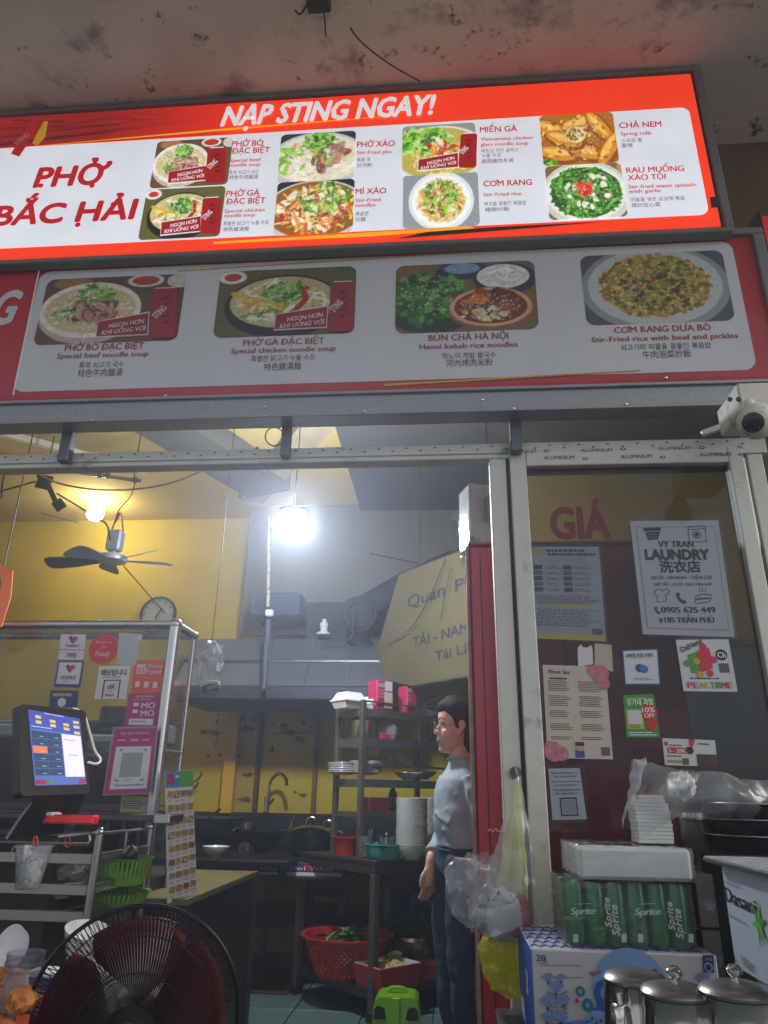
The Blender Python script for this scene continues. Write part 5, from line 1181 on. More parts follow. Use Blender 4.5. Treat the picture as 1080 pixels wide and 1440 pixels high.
# ------------------------------------------------------------------ glass counter case
CX, CY0, CY1, CZ = -1.14, 2.9, 3.14, 1.82
gcs = thing('glass_case', 'glass counter case with aluminium edges covered in payment stickers', 'display case', (-1.6, 3.0, .0))
M_EDGE = mat('bright_aluminium', '#b5b7ba', .25, .9, var=.06, vs=10, dirt=.68, dirt_col='#4a4a46')
MB().tube([(CX, CY0, .62), (CX, CY0, CZ)], .024, 14).obj('corner_post', M_EDGE, gcs, True)
MB().tube([(-2.6, CY0, CZ), (CX+.012, CY0, CZ)], .02, 12).obj('top_edge', M_EDGE, gcs, True)
MB().tube([(CX, CY0-.01, CZ), (CX, CY1+.01, CZ)], .018, 12).obj('top_edge', M_EDGE, gcs, True)
MB().ball((CX, CY0, CZ), .027, 14, 10).obj('corner_joint', M_EDGE, gcs, True); MB().ball((CX, CY1, CZ), .02, 12, 8).obj('corner_joint', M_EDGE, gcs, True)
MB().tube([(CX, CY1, .8), (CX, CY1, CZ)], .01, 10).obj('corner_post', M_EDGE, gcs, True)
MB().tube([(-2.6, CY1, CZ), (CX, CY1, CZ)], .016, 10).obj('top_edge', M_EDGE, gcs, True)
M_CG = film('case_glass', '#c9cfd2', .015, .25, .03, 2., 0., .01)
MB().box((-2.6, CY0-.003, .85), (CX-.024, CY0+.003, CZ-.02)).obj('front_glass', M_CG, gcs)
MB().box((CX-.003, CY0+.024, .85), (CX+.003, CY1-.012, CZ-.02)).obj('side_glass', M_CG, gcs)
MB().box((-2.6, CY0+.02, CZ+.001), (CX-.02, CY1-.016, CZ+.006)).obj('top_glass', M_CG, gcs)
for z_ in (1.42, 1.1): MB().box((-2.6, CY0+.01, z_), (CX-.01, CY1-.01, z_+.008)).obj('shelf', M_CG, gcs)
zz = P(250, 1057, Y=3.0).z; MB().bbox((CX-.006, CY0+.02, zz-.006), (CX+.006, CY1, zz+.006), .002).obj('side_bar', M_EDGE, gcs)
MB().bbox((-2.6, CY0+.01, .62), (CX-.01, CY1+.3, .85), .004).obj('base_box', M_STEELD, gcs)
tag(MB().box((-2.6, 3.3, .3), (-1.3, 3.31, 1.45)).obj('back_sheet', mat('dark_maroon_panel', '#3a1418', .5)), 'dark maroon cabinet panel behind the glass case', 'panel')
fc = Face((CX, CY0-.004, 1.4), (1, 0, 0), (0, 0, 1))
def sticker(f, corners, label, m, name='sticker', cat='sticker', grp='stickers on the glass case', h=.002):
    c = f.px(*corners[3]); t = thing(name, label, cat, f.at(*f.px(*[(corners[2][i]+corners[3][i])/2 for i in (0, 1)])), grp)
    f.poly(corners, h, .0015).obj('sheet', m, t); return t
def lerpq(c, u, v):   # u across, v down inside a picture quad
    (x0, y0), (x1, y1), (x2, y2), (x3, y3) = c
    return ((x0*(1-u)+x1*u)*(1-v)+(x3*(1-u)+x2*u)*v, (y0*(1-u)+y1*u)*(1-v)+(y3*(1-u)+y2*u)*v)
def sub(f, c, u0, v0, u1, v1, m, t, name, h=.003):
    return f.poly([lerpq(c, u0, v0), lerpq(c, u1, v0), lerpq(c, u1, v1), lerpq(c, u0, v1)], h, .0008).obj(name, m, t)
def wr_(f, c, s_, u0, v, u1, caph, m, t, h=.0038, **k):
    a, b = lerpq(c, u0, v), lerpq(c, u1, v); hh_ = math.hypot(c[3][0]-c[0][0], c[3][1]-c[0][1])
    return f.text(s_, a[0], a[1], b[0], hh_*caph, m, t, h, k.get('bold', .02), k.get('shear', 0.), y1=b[1])
def fakelines(f, c, u0, v0, u1, v1, n, m, t, seed=1, hf=.4, lens=None):
    """rows of small unreadable print built as short dashes"""
    r = random.Random(seed); mb = MB()
    for i in range(n):
        v = v0+(v1-v0)*(i+.3)/n; u = u0+(u1-u0)*r.uniform(0, .05); end = u1-(u1-u0)*r.uniform(0, .25)
        dv = (v1-v0)/n*hf
        while u < end:
            w = (u1-u0)*r.uniform(.03, .11); w = min(w, end-u)
            q_ = [f.at(*f.px(*lerpq(c, a_, b_)), .0034) for a_, b_ in ((u, v+dv), (u+w, v+dv), (u+w, v), (u, v))]
            mb.quad(*q_); u += w+(u1-u0)*.018
    o = mb.obj('small_print', m, t); o['kind'] = 'stuff'; return o
M_SBLUE = mat('sticker_blue', '#1c3c84', .4); M_SNAVY = mat('sticker_dark_blue', '#133a6a', .4); M_SRED = mat('sticker_red', '#c01f38', .4); M_SOR = mat('sticker_orange', '#cc4a34', .4); M_SMAG = mat('sticker_magenta', '#a01a6a', .4)
M_SW = mat('sticker_white', '#c2c4c6', .45)
c = [(86, 892), (121, 892), (117, 928), (82, 927)]; t = sticker(fc, c, 'white payment sticker with a red and blue check above the blue bordered one', M_SW)
def vn(f, c, t, v0):
    f.poly([lerpq(c, .32, v0), lerpq(c, .44, v0-.05), lerpq(c, .6, v0+.13), lerpq(c, .5, v0+.26)], .0034, .0006).obj('emblem', M_SBLUE, t)
    f.poly([lerpq(c, .46, v0+.02), lerpq(c, .62, v0-.05), lerpq(c, .72, v0+.05), lerpq(c, .55, v0+.24)], .0042, .0006).obj('emblem', M_SRED, t)
vn(fc, c, t, .12); wr_(fc, c, 'VNPAY', .22, .52, .8, .12, M_SBLUE, t, bold=.03); sub(fc, c, 0, .6, 1, .63, M_SRED, t, 'line'); wr_(fc, c, '가맹점', .3, .92, .7, .16, M_INK, t)
c = [(82, 929), (119, 929), (113, 967), (76, 966)]; t = sticker(fc, c, 'white payment sticker with thick blue border', M_SBLUE)
sub(fc, c, .07, .07, .93, .88, M_SW, t, 'white_field', .0026); vn(fc, c, t, .2); wr_(fc, c, 'VN', .2, .72, .42, .16, M_SRED, t, bold=.04); wr_(fc, c, 'PAY', .45, .72, .8, .16, M_SBLUE, t, bold=.04); fakelines(fc, c, .3, .76, .7, .82, 1, M_SBLUE, t)
c = [(71, 971), (111, 971), (108, 995), (69, 995)]; t = sticker(fc, c, 'dark blue sticker with yellow headline behind the monitor top', M_SNAVY)
fakelines(fc, c, .1, .1, .9, .32, 1, mat('yellow_ink', '#c2a02c', .5), t, 3, .8); fc.disc(lerpq(c, .45, .7), .018, .0034, .0008, 18).obj('round_emblem', M_SW, t)
t = thing('sticker', 'round red review sticker with white lettering', 'sticker', fc.at(*fc.px(146, 934)), 'stickers on the glass case'); fc.disc((146, 913), .064, .002, .0015, 32).obj('sheet', M_SRED, t)
fc.text('Review us', 135, 905, 157, 4, M_SW, t, .003); fc.text('on', 143, 911.5, 149, 4, M_SW, t, .003); fc.text('Foody', 134, 923, 155, 8, M_SW, t, .003, .01, .2)
c = [(168, 890), (198, 892), (191, 936), (164, 934)]; t = sticker(fc, c, 'blank white back of a sticker with curled corner', mat('sticker_back', '#a9b0b6', .6))
sub(fc, c, .86, .02, 1.1, .16, M_SW, t, 'curled_corner')
c = [(140, 937), (184, 936), (177, 983), (133, 983)]; t = sticker(fc, c, 'white delivery sticker with black Korean lettering and a phone outline', M_SW)
wr_(fc, c, '배달됩니다', .1, .28, .92, .15, M_INK, t, bold=.03); fakelines(fc, c, .15, .32, .9, .37, 1, M_GINK, t)
for u0, v0, u1, v1 in ((.22, .42, .26, .98), (.72, .42, .76, .98), (.22, .42, .76, .45)): sub(fc, c, u0, v0, u1, v1, M_INK, t, 'phone_outline')
wr_(fc, c, 'dK', .36, .7, .64, .15, M_INK, t, bold=.02); fakelines(fc, c, .35, .74, .65, .78, 1, M_INK, t); wr_(fc, c, '배달K', .34, .92, .62, .07, M_INK, t)
c = [(190, 929), (233, 929), (225, 975), (184, 973)]; t = sticker(fc, c, 'orange food delivery sticker with white fork symbol', M_SOR)
sub(fc, c, .1, .12, .38, .42, M_SW, t, 'store_symbol')
for k in range(3): sub(fc, c, .15+.08*k, .2, .18+.08*k, .4, M_SOR, t, 'fork_tine', .0042)
wr_(fc, c, 'Shopee', .46, .22, .95, .12, M_SW, t); wr_(fc, c, 'Food', .42, .42, .92, .18, M_SW, t, bold=.02); fakelines(fc, c, .35, .52, .6, .57, 1, M_SW, t)
for k in range(3): sub(fc, c, .12+.3*k, .66, .27+.3*k, .84, M_SW, t, 'service_symbol')
c = [(181, 975), (226, 974), (220, 1024), (175, 1023)]; t = sticker(fc, c, 'magenta wallet sticker with big white letters', M_SMAG)
wr_(fc, c, 'QR ĐA NĂNG', .25, .13, .8, .06, M_SW, t); fakelines(fc, c, .15, .17, .9, .2, 1, M_SW, t)
wr_(fc, c, 'MO', .46, .44, .88, .17, M_SW, t, bold=.05); wr_(fc, c, 'MO', .46, .66, .88, .17, M_SW, t, bold=.05)
for k in range(2): sub(fc, c, .2, .28+.2*k, .36, .38+.2*k, M_SW, t, 'symbol')
sub(fc, c, .12, .74, .88, .92, M_SW, t, 'white_box'); fakelines(fc, c, .2, .78, .8, .86, 1, M_SMAG, t)
c = [(171, 1119), (208, 1120), (206, 1143), (169, 1142)]; t = sticker(fc, c, 'small yellow edged notice low on the glass case', mat('sticker_cream', '#a09c86', .5))
sub(fc, c, 0, 0, 1, .2, mat('sticker_yellow', '#b0a032', .5), t, 'yellow_edge'); sub(fc, c, 0, .86, 1, 1, MATS['sticker_yellow'], t, 'yellow_edge'); fakelines(fc, c, .05, .25, .95, .8, 4, M_INK, t)
# QR stand leaning in front of the glass
f2 = Face((CX-.05, CY0-.06, 1.3), (1, .02, 0), (0, .06, 1))
c = [(162, 1025), (221, 1024), (211, 1114), (147, 1116)]; t = thing('payment_stand', 'magenta payment stand with a blank square panel leaning on the case', 'payment stand', f2.at(*f2.px(180, 1116)))
f2.poly([(159, 1022), (223, 1021), (213, 1117), (144, 1119)], .001, .006).obj('acrylic_plate', film('thin_glass'), t)
f2.poly(c, .0025, .001).obj('sheet', M_SMAG, t)
wr_(f2, c, 'QR ĐA NĂNG', .15, .09, .85, .03, M_SW, t); wr_(f2, c, 'MOMO', .42, .2, .6, .04, M_SW, t, bold=.04); fakelines(f2, c, .1, .16, .35, .2, 1, M_SW, t); fakelines(f2, c, .68, .16, .9, .2, 1, M_SW, t)
sub(f2, c, .1, .28, .92, .94, M_SW, t, 'white_panel')
for u0, v0, u1, v1 in ((.2, .32, .28, .335), (.2, .32, .215, .37), (.74, .32, .82, .335), (.805, .32, .82, .37), (.2, .80, .28, .815), (.2, .765, .215, .815), (.74, .80, .82, .815), (.805, .765, .82, .815)): sub(f2, c, u0, v0, u1, v1, M_INK, t, 'scan_corner')
sub(f2, c, .27, .375, .75, .755, mat('pale_grey_panel', '#8f9296', .5), t, 'blank_square', .0034); fakelines(f2, c, .4, .79, .6, .81, 1, M_INK, t); fakelines(f2, c, .2, .86, .85, .9, 1, M_INK, t, 4)
# phone and clutter in the case
q = P(157, 1027, Y=3.0); t = thing('phone', 'grey smartphone with three camera lenses standing inside the case', 'phone', q)
f3 = Face(q, (1, 0, 0), (0, 0, 1)); f3.plate(f3.rect((143, 993), (173, 1027)), .004, .008, .008).obj('body', mat('phone_grey', '#4c4c58', .3, .4), t)
for k in range(3): f3.disc((149, 999+7*k), .009, .0055, .0015, 16).obj('lens', M_BLACK, t)
for (x_, y_, Y_, w, h_, m_, nm, lab, cat) in ((30, 1028, 3.1, .2, .05, M_WHITE, 'takeaway_tray', 'white tray on the glass shelf behind the monitor', 'tray'), (155, 1038, 3.05, .09, .035, M_FOAM, 'foam_tray', 'white foam tray under the phone', 'tray'), (233, 1040, 3.05, .028, .08, M_PAPER, 'napkin_stack', 'stack of white napkins inside the case corner', 'napkins')):
    q = P(x_, y_+8, Y=Y_); tag(MB().bbox(q-V((w/1.2, .05, 0)), q+V((w/1.2, .05, h_)), .008).obj(nm, m_), lab, cat)
q = P(145, 1052, Y=3.05); tag(MB().ball(q, (.09, .05, .04), 24, 14, lambda p, d: p+wobble(d, .03, 4)).obj('crumpled_bag', film('clear_bag'), None, True), 'crumpled clear bag lying under the phone in the case', 'plastic bag')
# ------------------------------------------------------------------ till screen
mo = [P(26, 987, Y=1.98), P(119, 1000, Y=2.2), P(129, 1112, Y=2.2), P(36, 1119, Y=1.98)]
u_ = ((mo[1]-mo[0])+(mo[2]-mo[3])); v_ = ((mo[0]-mo[3])+(mo[1]-mo[2])); fm = Face(mo[3], u_, v_)
mt = thing('till_monitor', 'black touch screen till showing coloured buttons in front of the case', 'monitor', mo[3])
r = fm.rect((28, 990), (126, 1116)); r = (min(r[0], 0), 0, r[2], r[3])
fm.plate(r, .0, .03, .012).obj('casing', M_BLACK, mt)
ctr = (r[0]+r[2])/2; 
c = [(39, 998), (111, 1011), (121, 1103), (49, 1105)]
f_ = fm; M_SCR = pm_emit('screen_blue', '#4a5f9c', 0.83)
f_.poly(c, .002, .0015).obj('screen', M_SCR, mt)
M_S1 = pm_emit('screen_button', '#26405c', 0.75); M_S2 = pm_emit('screen_white', '#b9b4e0', 1.27); M_S3 = pm_emit('screen_orange', '#c4683a', 1.05); M_S4 = pm_emit('screen_yellow', '#c2ac6c', 0.90); M_S5 = pm_emit('screen_red', '#8c2c3c', 0.75); M_S6 = pm_emit('screen_green', '#3a7a5c', 0.75); M_S7 = pm_emit('screen_deep', '#3a4a9c', 0.83); M_S8 = pm_emit('screen_text', '#aab4d0', 0.90)
sub(f_, c, .0, .0, 1, .24, M_S7, mt, 'header')
for i in range(6):
    for j in range(2): sub(f_, c, .02+.29*j, .275+.1*i, .295+.29*j, .365+.1*i, M_S3 if (i, j) == (2, 0) else M_S1, mt, 'menu_button', .003); fakelines(f_, c, .16+.29*j, .33+.1*i, .26+.29*j, .35+.1*i, 1, M_S8, mt, i)
sub(f_, c, .61, .27, .98, .885, M_S2, mt, 'order_panel', .003)
for u0, v0 in ((.12, .06), (.4, .09), (.66, .11), (.86, .05), (.12, .13), (.4, .15), (.66, .17), (.86, .12), (.86, .21)): sub(f_, c, u0, v0, u0+.11, v0+.04, M_S4, mt, 'price_field', .0034)
fakelines(f_, c, .3, .0, .75, .03, 1, M_S8, mt, 3); fakelines(f_, c, .02, .2, .5, .23, 1, M_S8, mt, 3); fakelines(f_, c, .64, .34, .9, .36, 1, M_S7, mt, 3); fakelines(f_, c, .7, .56, .95, .58, 1, M_S7, mt, 8)
sub(f_, c, .02, .925, .22, .985, M_S5, mt, 'red_button', .003); sub(f_, c, .25, .925, .38, .985, M_S6, mt, 'green_button', .003); sub(f_, c, .86, .925, .98, .985, M_S5, mt, 'red_button', .003)
MB().prism([fm.at(r[0]+.05, -.001, -.005), fm.at(r[2]-.05, -.001, -.005), fm.at(r[2]-.03, -.09, -.08), fm.at(r[0]+.03, -.09, -.08)], (0, .06, 0)).obj('stand', M_BLACK, mt)
MB().tube(spline([P(103, 996, Y=2.2), P(117, 1004, Y=2.25), P(126, 1030, Y=2.25), P(133, 1055, Y=2.25), P(141, 1068, Y=2.25), P(136, 1074, Y=2.22), P(124, 1072, Y=2.18)], 8), .0038, 8).obj('white_cable', M_WHITE, mt, True)
# counter under the till
dk = thing('till_counter', 'dark steel counter on which the till stands', 'counter', (-1.5, 2.4, 0))
MB().bbox((-2.6, 2.32, .98), (-1.2, 2.88, 1.03), .006).obj('worktop', M_BLKS, dk)
MB().box((-2.6, 2.42, .3), (-1.25, 2.86, .979)).obj('body', mat('dark_brown_panel', '#2a1414', .5), dk)
cable([(8, 1180, 1.95), (28, 1150, 1.98), (44, 1128, 2.02), (47, 1118, 2.05)], .004, 'grey cable curving up to the bottom of the till', M_GINK)
# ------------------------------------------------------------------ steel trolley
M_TUBE = mat('bright_tube', '#9a9a98', .22, .95, var=.08, dirt=.7, dirt_col='#3a3630')
tr = thing('steel_trolley', 'bright steel tube rack with shelves of baskets under the till', 'rack', (-1.5, 2.5, 0))
TX = -1.06
lt, rt2 = P(138, 1170, Y=2.3), P(210, 1163, Y=2.7)
for Y_, z_ in ((2.3, lt.z), (2.7, rt2.z)):
    MB().tube([(TX, Y_, .3), (TX, Y_, z_)], .0125, 12).obj('post', M_TUBE, tr, True); MB().ball((TX, Y_, z_), .014, 10, 8).obj('post_cap', M_TUBE, tr, True)
MB().tube(spline([(TX, 2.7, rt2.z-.005), (TX, 2.5, rt2.z-.004), (TX, 2.3, lt.z-.004), (TX-.03, 2.3, lt.z-.006), (-1.09, 2.3, lt.z-.03), (-1.14, 2.3, lt.z-.035), (-1.5, 2.3, lt.z-.035), (-2, 2.3, lt.z-.035)]), .005, 8).obj('wire_rail', M_TUBE, tr, True)
MB().tube([(TX, 2.5, rt2.z-.004), (TX, 2.5, rt2.z-.1)], .006, 8).obj('wire_upright', M_TUBE, tr, True)
for zc in (P(138, 1206, Y=2.3).z, P(138, 1250, Y=2.3).z, P(130, 1288, Y=2.3).z):
    MB().bbox((-2.3, 2.3, zc-.02), (TX-.013, 2.312, zc+.01), .002).obj('shelf_edge', M_TUBE, tr)
    MB().bbox((TX-.006, 2.312, zc-.016), (TX+.006, 2.69, zc+.012), .002).obj('shelf_edge', M_TUBE, tr)
    for k in range(22): MB().tube([(-2.3+k*.055, 2.313, zc-.01), (-2.3+k*.055, 2.69, zc-.01)], .002, 5).obj('shelf_wire', M_TUBE, tr)
MB().bbox((-2.3, 2.66, P(138, 1320, Y=2.66).z), (TX-.02, 2.672, P(138, 1262, Y=2.66).z), .003).obj('back_panel', mat('dull_steel_panel', '#5c5e60', .35, .8, var=.15), tr)
MB().bbox((-2.3, 2.60, P(138, 1360, Y=2.6).z), (TX-.02, 2.612, P(138, 1326, Y=2.6).z), .003).obj('back_panel', MATS['dull_steel_panel'], tr)
# green baskets, bowls on the shelves
M_GRN = mat('basket_green', '#4f7c1a', .4, var=.1)
def gbasket(px_, y0_, y1_, Y_, r_, label, open_=True):
    a, b = P(px_, y0_, Y=Y_).z, P(px_, y1_, Y=Y_).z; x_ = P(px_, y1_, Y=Y_).x; h_ = a-b; t = thing('green_basket', label, 'basket', (x_, Y_, b))
    MB().lathe([(0, 0), (r_*.75, 0), (r_*.85, h_*.35), (r_*.84, h_*.35), (r_*.72, .006), (0, .006)], (x_, Y_, b), 30).obj('base', M_GRN, t, True)
    MB().lathe([(r_*.97, h_*.9), (r_*1.05, h_), (r_*1.03, h_), (r_*.95, h_*.9)], (x_, Y_, b), 30).obj('rim', M_GRN, t, True)
    for k in range(40):
        a_ = k*6.28318/40; d = V((math.cos(a_), math.sin(a_), 0)); c0 = V((x_, Y_, b)); MB().cbox(c0+d*r_*.91+V((0, 0, h_*.62)), d*.002+V((0, 0, 0)), V((-d.y, d.x, 0))*.004, d*r_*.06+V((0, 0, h_*.3)), 0).obj('slat', M_GRN, t)
    return V((x_, Y_, b))
q = gbasket(166, 1205, 1243, 2.52, .1, 'light green slatted basket on the upper shelf of the steel rack')
tag(MB().ball(q+V((.03, -.02, .085)), (.03, .03, .03), 12, 8, lambda p, d: p+wobble(d, .012, 6)).obj('black_bag', M_BLACK, None, True), 'black knotted bag hanging over the green basket', 'plastic bag')
gbasket(163, 1252, 1272, 2.5, .1, 'light green basket on the lower shelf, below the slatted one')
for cx_, cy_, r_, lab in ((75, 1262, .11, 'wide white bowl turned over on the middle shelf of the steel rack'),):
    q = P(cx_, cy_, Y=2.5); tag(bowl_mb(r_, .05, q).obj('bowl', M_PORC, None, True), lab, 'bowl')
q = P(90, 1228, Y=2.5); tag(MB().ball(q+V((0, 0, .01)), (.1, .06, .04), 24, 14, lambda p, d: p+wobble(d, .03, 4)).obj('noodle_bag', film('clear_bag'), None, True), 'clear bag of pale noodles on the top rack shelf', 'plastic bag')
tag(MB().ball(q, (.07, .05, .025), 18, 10, lambda p, d: p+wobble(d, .02, 6)).obj('noodles', mat('pale_noodle', '#8d8668', .7, var=.3, vs=30), None, True), 'pale noodles inside the clear bag on the rack', 'noodles')
s0 = None
for k in range(5):
    q = P(120, 1386, Y=2.2)
    if s0 is None: s0 = tag(bowl_mb(.068, .06, q).obj('bowl', M_PORC, None, True), 'white bowl in the leaning stack behind the red fan', 'bowl', 'stack of bowls behind the fan'); s0.rotation_euler = (rad(8), rad(14), 0)
    else: d_ = dup(s0, V(s0.location)+V((-.005*k, -.0, .019*k)))
# red tray and steel ledge
q0, q1 = P(50, 1167, Y=2.1), P(133, 1153, Y=2.1)
rt_ = thing('red_bar', 'bright red glossy strip along the counter edge below the till', 'strip', q0)
MB().bbox((q0.x, 2.09, q1.z-.012), (q1.x, 2.13, q1.z+.012), .004).obj('strip', mat('glossy_red', '#e01420', .2, coat=.6), rt_)
MB().bbox((q0.x-.03, 2.085, q1.z+.008), (q0.x+.05, 2.14, q1.z+.018), .003).obj('end_clip', M_WHITE, rt_)
le = thing('steel_ledge', 'worn steel ledge in front of the glass case', 'ledge', (-1.3, 2.8, 0))
za = P(200, 1150, Y=2.74).z
MB().bbox((-2.3, 2.7, za-.012), (P(244, 1148, Y=2.74).x, 2.86, za+.012), .004).obj('ledge_plate', M_STEELD, le)
MB().bbox((P(224, 1148, Y=2.74).x, 2.685, za-.016), (P(246, 1148, Y=2.74).x, 2.699, za+.016), .003).obj('end_plate', M_EDGE, le)
for k in range(3): MB().box((-1.25+.06*k, 2.75, .7), (-1.235+.06*k, 2.76, za-.013)).obj('bracket', M_STEELD, le)
# hanging plastic cup with tissue
q = P(38, 1250, Y=2.05); ct = P(40, 1192, Y=2.05); hc_ = ct.z-q.z
t = thing('plastic_cup', 'clear plastic cup with crumpled tissue hanging from the wire rail', 'cup', q)
MB().lathe([(0, 0), (.027, 0), (.03, .005), (.047, hc_), (.05, hc_+.002), (.05, hc_+.006), (.046, hc_+.004), (.029, .008), (0, .004)], q, 30).obj('cup', film('cup_film', '#d8dcde', .14, .6, .1, 10, .1), t, True)
MB().ball(q+V((0, 0, .045)), (.026, .026, .04), 20, 14, lambda p, d: p+wobble(d, .016, 5)).obj('tissue', M_PAPER, t, True)
MB().tube([ct+V((.012*math.cos(k*.63)-.01, -.04, .012*math.sin(k*.63)-.005)) for k in range(10)], .0015, 5, closed=True).obj('wire_ring', M_STEEL, t)
tag(MB().tube([P(50+3*math.cos(k*.6), 1183+7*math.sin(k*.6), Y=2.05) for k in range(10)], .0025, 6, closed=True).obj('rubber_band', mat('orange_band', '#b8441c', .5)), 'orange rubber band tied round the wire rail above the cup', 'rubber band')
tag(MB().tube([P(95+4*math.cos(k*.45), 1184+8*math.sin(k*.45), Y=2.28) for k in range(14)], .0018, 6, closed=True).obj('rubber_band', mat('red_band', '#a02020', .5)), 'thin red rubber band looped on the wire rail', 'rubber band')
# hanging menu sheet with dish pictures
f4 = Face(P(232, 1085, Y=2.75), (1, 0, 0), (0, 0, 1))
c = [(232, 1085), (270, 1084), (277, 1256), (235, 1271)]
a_, b_ = P(232, 1085, Y=2.75), P(274, 1084, Y=2.88); f4 = Face(a_, (b_.x-a_.x, b_.y-a_.y, 0), (0, 0, 1))
t = thing('hanging_menu', 'tall white menu sheet with rows of dish photos and a green header', 'menu', f4.at(*f4.px(255, 1262)))
f4.poly(c, .001, .002).obj('sheet', M_PAPER, t)
sub(f4, c, 0, 0, 1, .125, mat('header_blue', '#1f86a8', .4), t, 'header'); sub(f4, c, .5, .005, 1, .12, mat('header_green', '#3f9a3c', .4), t, 'header', .0036)
sub(f4, c, .06, .02, .3, .1, MATS['sticker_magenta'], t, 'header_mark', .0042); fakelines(f4, c, .36, .02, .8, .06, 1, M_WINK, t)
MP = print_mat('menu_print', 0, .5, .8)
kinds = ['beef', 'chicken', 'mixed', 'stirnoodle', 'rice', 'soup', 'rolls', 'ricebeef']; k = 0
for i in range(8):
    for j in range(4):
        u0, v0 = .07+.235*j, .15+.104*i; p0, p1 = lerpq(c, u0, v0), lerpq(c, u0+.17, v0+.06)
        r_ = f4.rect(p0, p1); im = food(kinds[(i*3+j) % 8], 40+k, 1.0, 9); im.tint('#7a2c18', .2); f4.picture(r_, im.img, MP, t, .0042, 'dish_picture'); k += 1
        fakelines(f4, c, u0, v0+.068, u0+.17, v0+.09, 2, M_REDINK, t, k)
# black cabinet next to the sheet
bcb = thing('black_cabinet', 'black cabinet with an olive worktop behind the red fan', 'cabinet', (-1.2, 3.3, 0))
MB().bbox((-1.6, 2.85, .08), (-.95, 3.84, .775), .006).obj('body', mat('black_laminate', '#141416', .35, var=.2), bcb)
MB().bbox((-1.6, 2.84, .776), (-.945, 3.85, .80), .003).obj('worktop', mat('olive_worktop', '#6b6438', .35, var=.2, vs=4), bcb)
MB().bbox((-.951, 3.83, .05), (-.935, 3.87, .80), .003).obj('corner_strip', M_STEELD, bcb)
for y_ in (3.15, 3.5): MB().box((-.9495, y_, .1), (-.9475, y_+.004, .76)).obj('door_gap', M_BLACK, bcb)
# orange sign at the very edge
fo = Face(P(8, 830, Y=2.75), (1, .25, 0), (0, 0, 1))
os_ = thing('orange_sign', 'orange cut cornered sign with a green mark at the picture edge', 'sign', P(4, 880, Y=2.75))
fo.poly([(-60, 770), (-10, 786), (0, 793), (18, 802), (15, 840), (2, 881), (-60, 900)], .0, .008).obj('board', mat('orange_board', '#f07c3c', .5, var=.05), os_)
fo.poly([(-20, 800), (0, 808), (2, 820), (0, 832), (-20, 835)], .002, .001).obj('green_mark', mat('sign_green', '#3c7a34', .5), os_)
MB().cyl(fo.at(*fo.px(5, 795), -.004), V((fo.at(*fo.px(5, 795), 0).x, fo.at(*fo.px(5, 795), 0).y, 3.6)), .003, n=6).obj('hanger', M_CABLE, os_)

# ------------------------------------------------------------------ big fan in the foreground
FC = P(188, 1432, Y=1.5)
dep = V((FC.x-CAM[0], 0, 0)); fax = V((-.28, .94, .12)).normalized()       # blows away from the camera
fan = thing('pedestal_fan', 'black pedestal fan with dark red blades seen from behind', 'fan', (FC.x, FC.y, 0))
R_ = Matrix(((0,)*3,)*3); fu1 = fax.cross(V((0, 0, 1))).normalized(); fv1 = fu1.cross(fax).normalized()
def FP(r, a, d): return FC+fu1*(r*math.cos(a))+fv1*(r*math.sin(a))+fax*d
FR = .186
M_GUARD = mat('guard_black', '#0e0e10', .3, .4)
MB().tube([FP(FR, k*6.28318/64, 0) for k in range(64)], .0042, 8, closed=True).obj('guard_rim', M_GUARD, fan, True)
bm = MB()
def gprof(t): return .045+(FR-.045)*t, -.075*math.cos(t*math.pi/2)**.8
for k in range(150):
    a_ = k*6.28318/150; pth = []
    for i in range(9):
        t_ = i/8; r_, d_ = gprof(t_); pth.append(FP(r_, a_+.22*t_, d_ if t_ < 1 else 0))
    bm.tube(pth, .00095, 4, cap=False)
for k in range(110):
    a_ = k*6.28318/110; pth = []
    for i in range(7):
        t_ = i/6; r_ = .04+(FR-.04)*t_; pth.append(FP(r_, a_-.2*t_, .08*math.cos(t_*math.pi/2)**.8))
    bm.tube(pth, .0009, 3, cap=False)
g_ = bm.obj('guard_wires', M_GUARD, fan); g_['kind'] = 'stuff'
for t_ in (.35, .72): 
    r_, d_ = gprof(t_); MB().tube([FP(r_, k*6.28318/48, d_-.001) for k in range(48)], .0014, 6, closed=True).obj('guard_ring', M_GUARD, fan)
for t_ in (.5, .8): MB().tube([FP(.04+(FR-.04)*t_, k*6.28318/48, .08*math.cos(t_*1.5708)**.8) for k in range(48)], .0014, 6, closed=True).obj('guard_ring', M_GUARD, fan)
M_FB = mat('fan_red_blade', '#420605', .6, spec=.15, var=.1)
for k in range(5):
    a0_ = k*6.28318/5+.35; mb = MB()
    mb.grid(lambda u, v: FP(.032+.132*u, a0_+(v-.5)*(.55+.75*math.sin(u*2.4)), -.02+.04*(v-.5)*(1.4-u*.6)+.008*math.sin(v*3)), 10, 8)
    b_ = mb.obj('blade', M_FB, fan, True)
    md = b_.modifiers.new('thickness', 'SOLIDIFY'); md.thickness = .0018
MB().lathe([(.0, -.035), (.036, -.035), (.04, -.02), (.04, .02), (.03, .03), (0, .032)], FC, 26, fax).obj('rotor_hub', M_FB, fan, True)
MB().lathe([(0, -.14), (.028, -.138), (.042, -.128), (.047, -.105), (.048, -.07), (.044, -.058), (0, -.056)], FC, 32, fax).obj('motor_housing', M_BLACK, fan, True)
pb = FC+fax*-.1
MB().tube([pb+V((0, 0, -.04)), (pb.x, pb.y, .05)], .016, 14).obj('pole', M_BLACK, fan, True)
MB().lathe([(0, 0), (.17, 0), (.175, .015), (.12, .035), (.03, .05), (0, .05)], (pb.x, pb.y, 0), 32).obj('base', M_BLACK, fan, True)
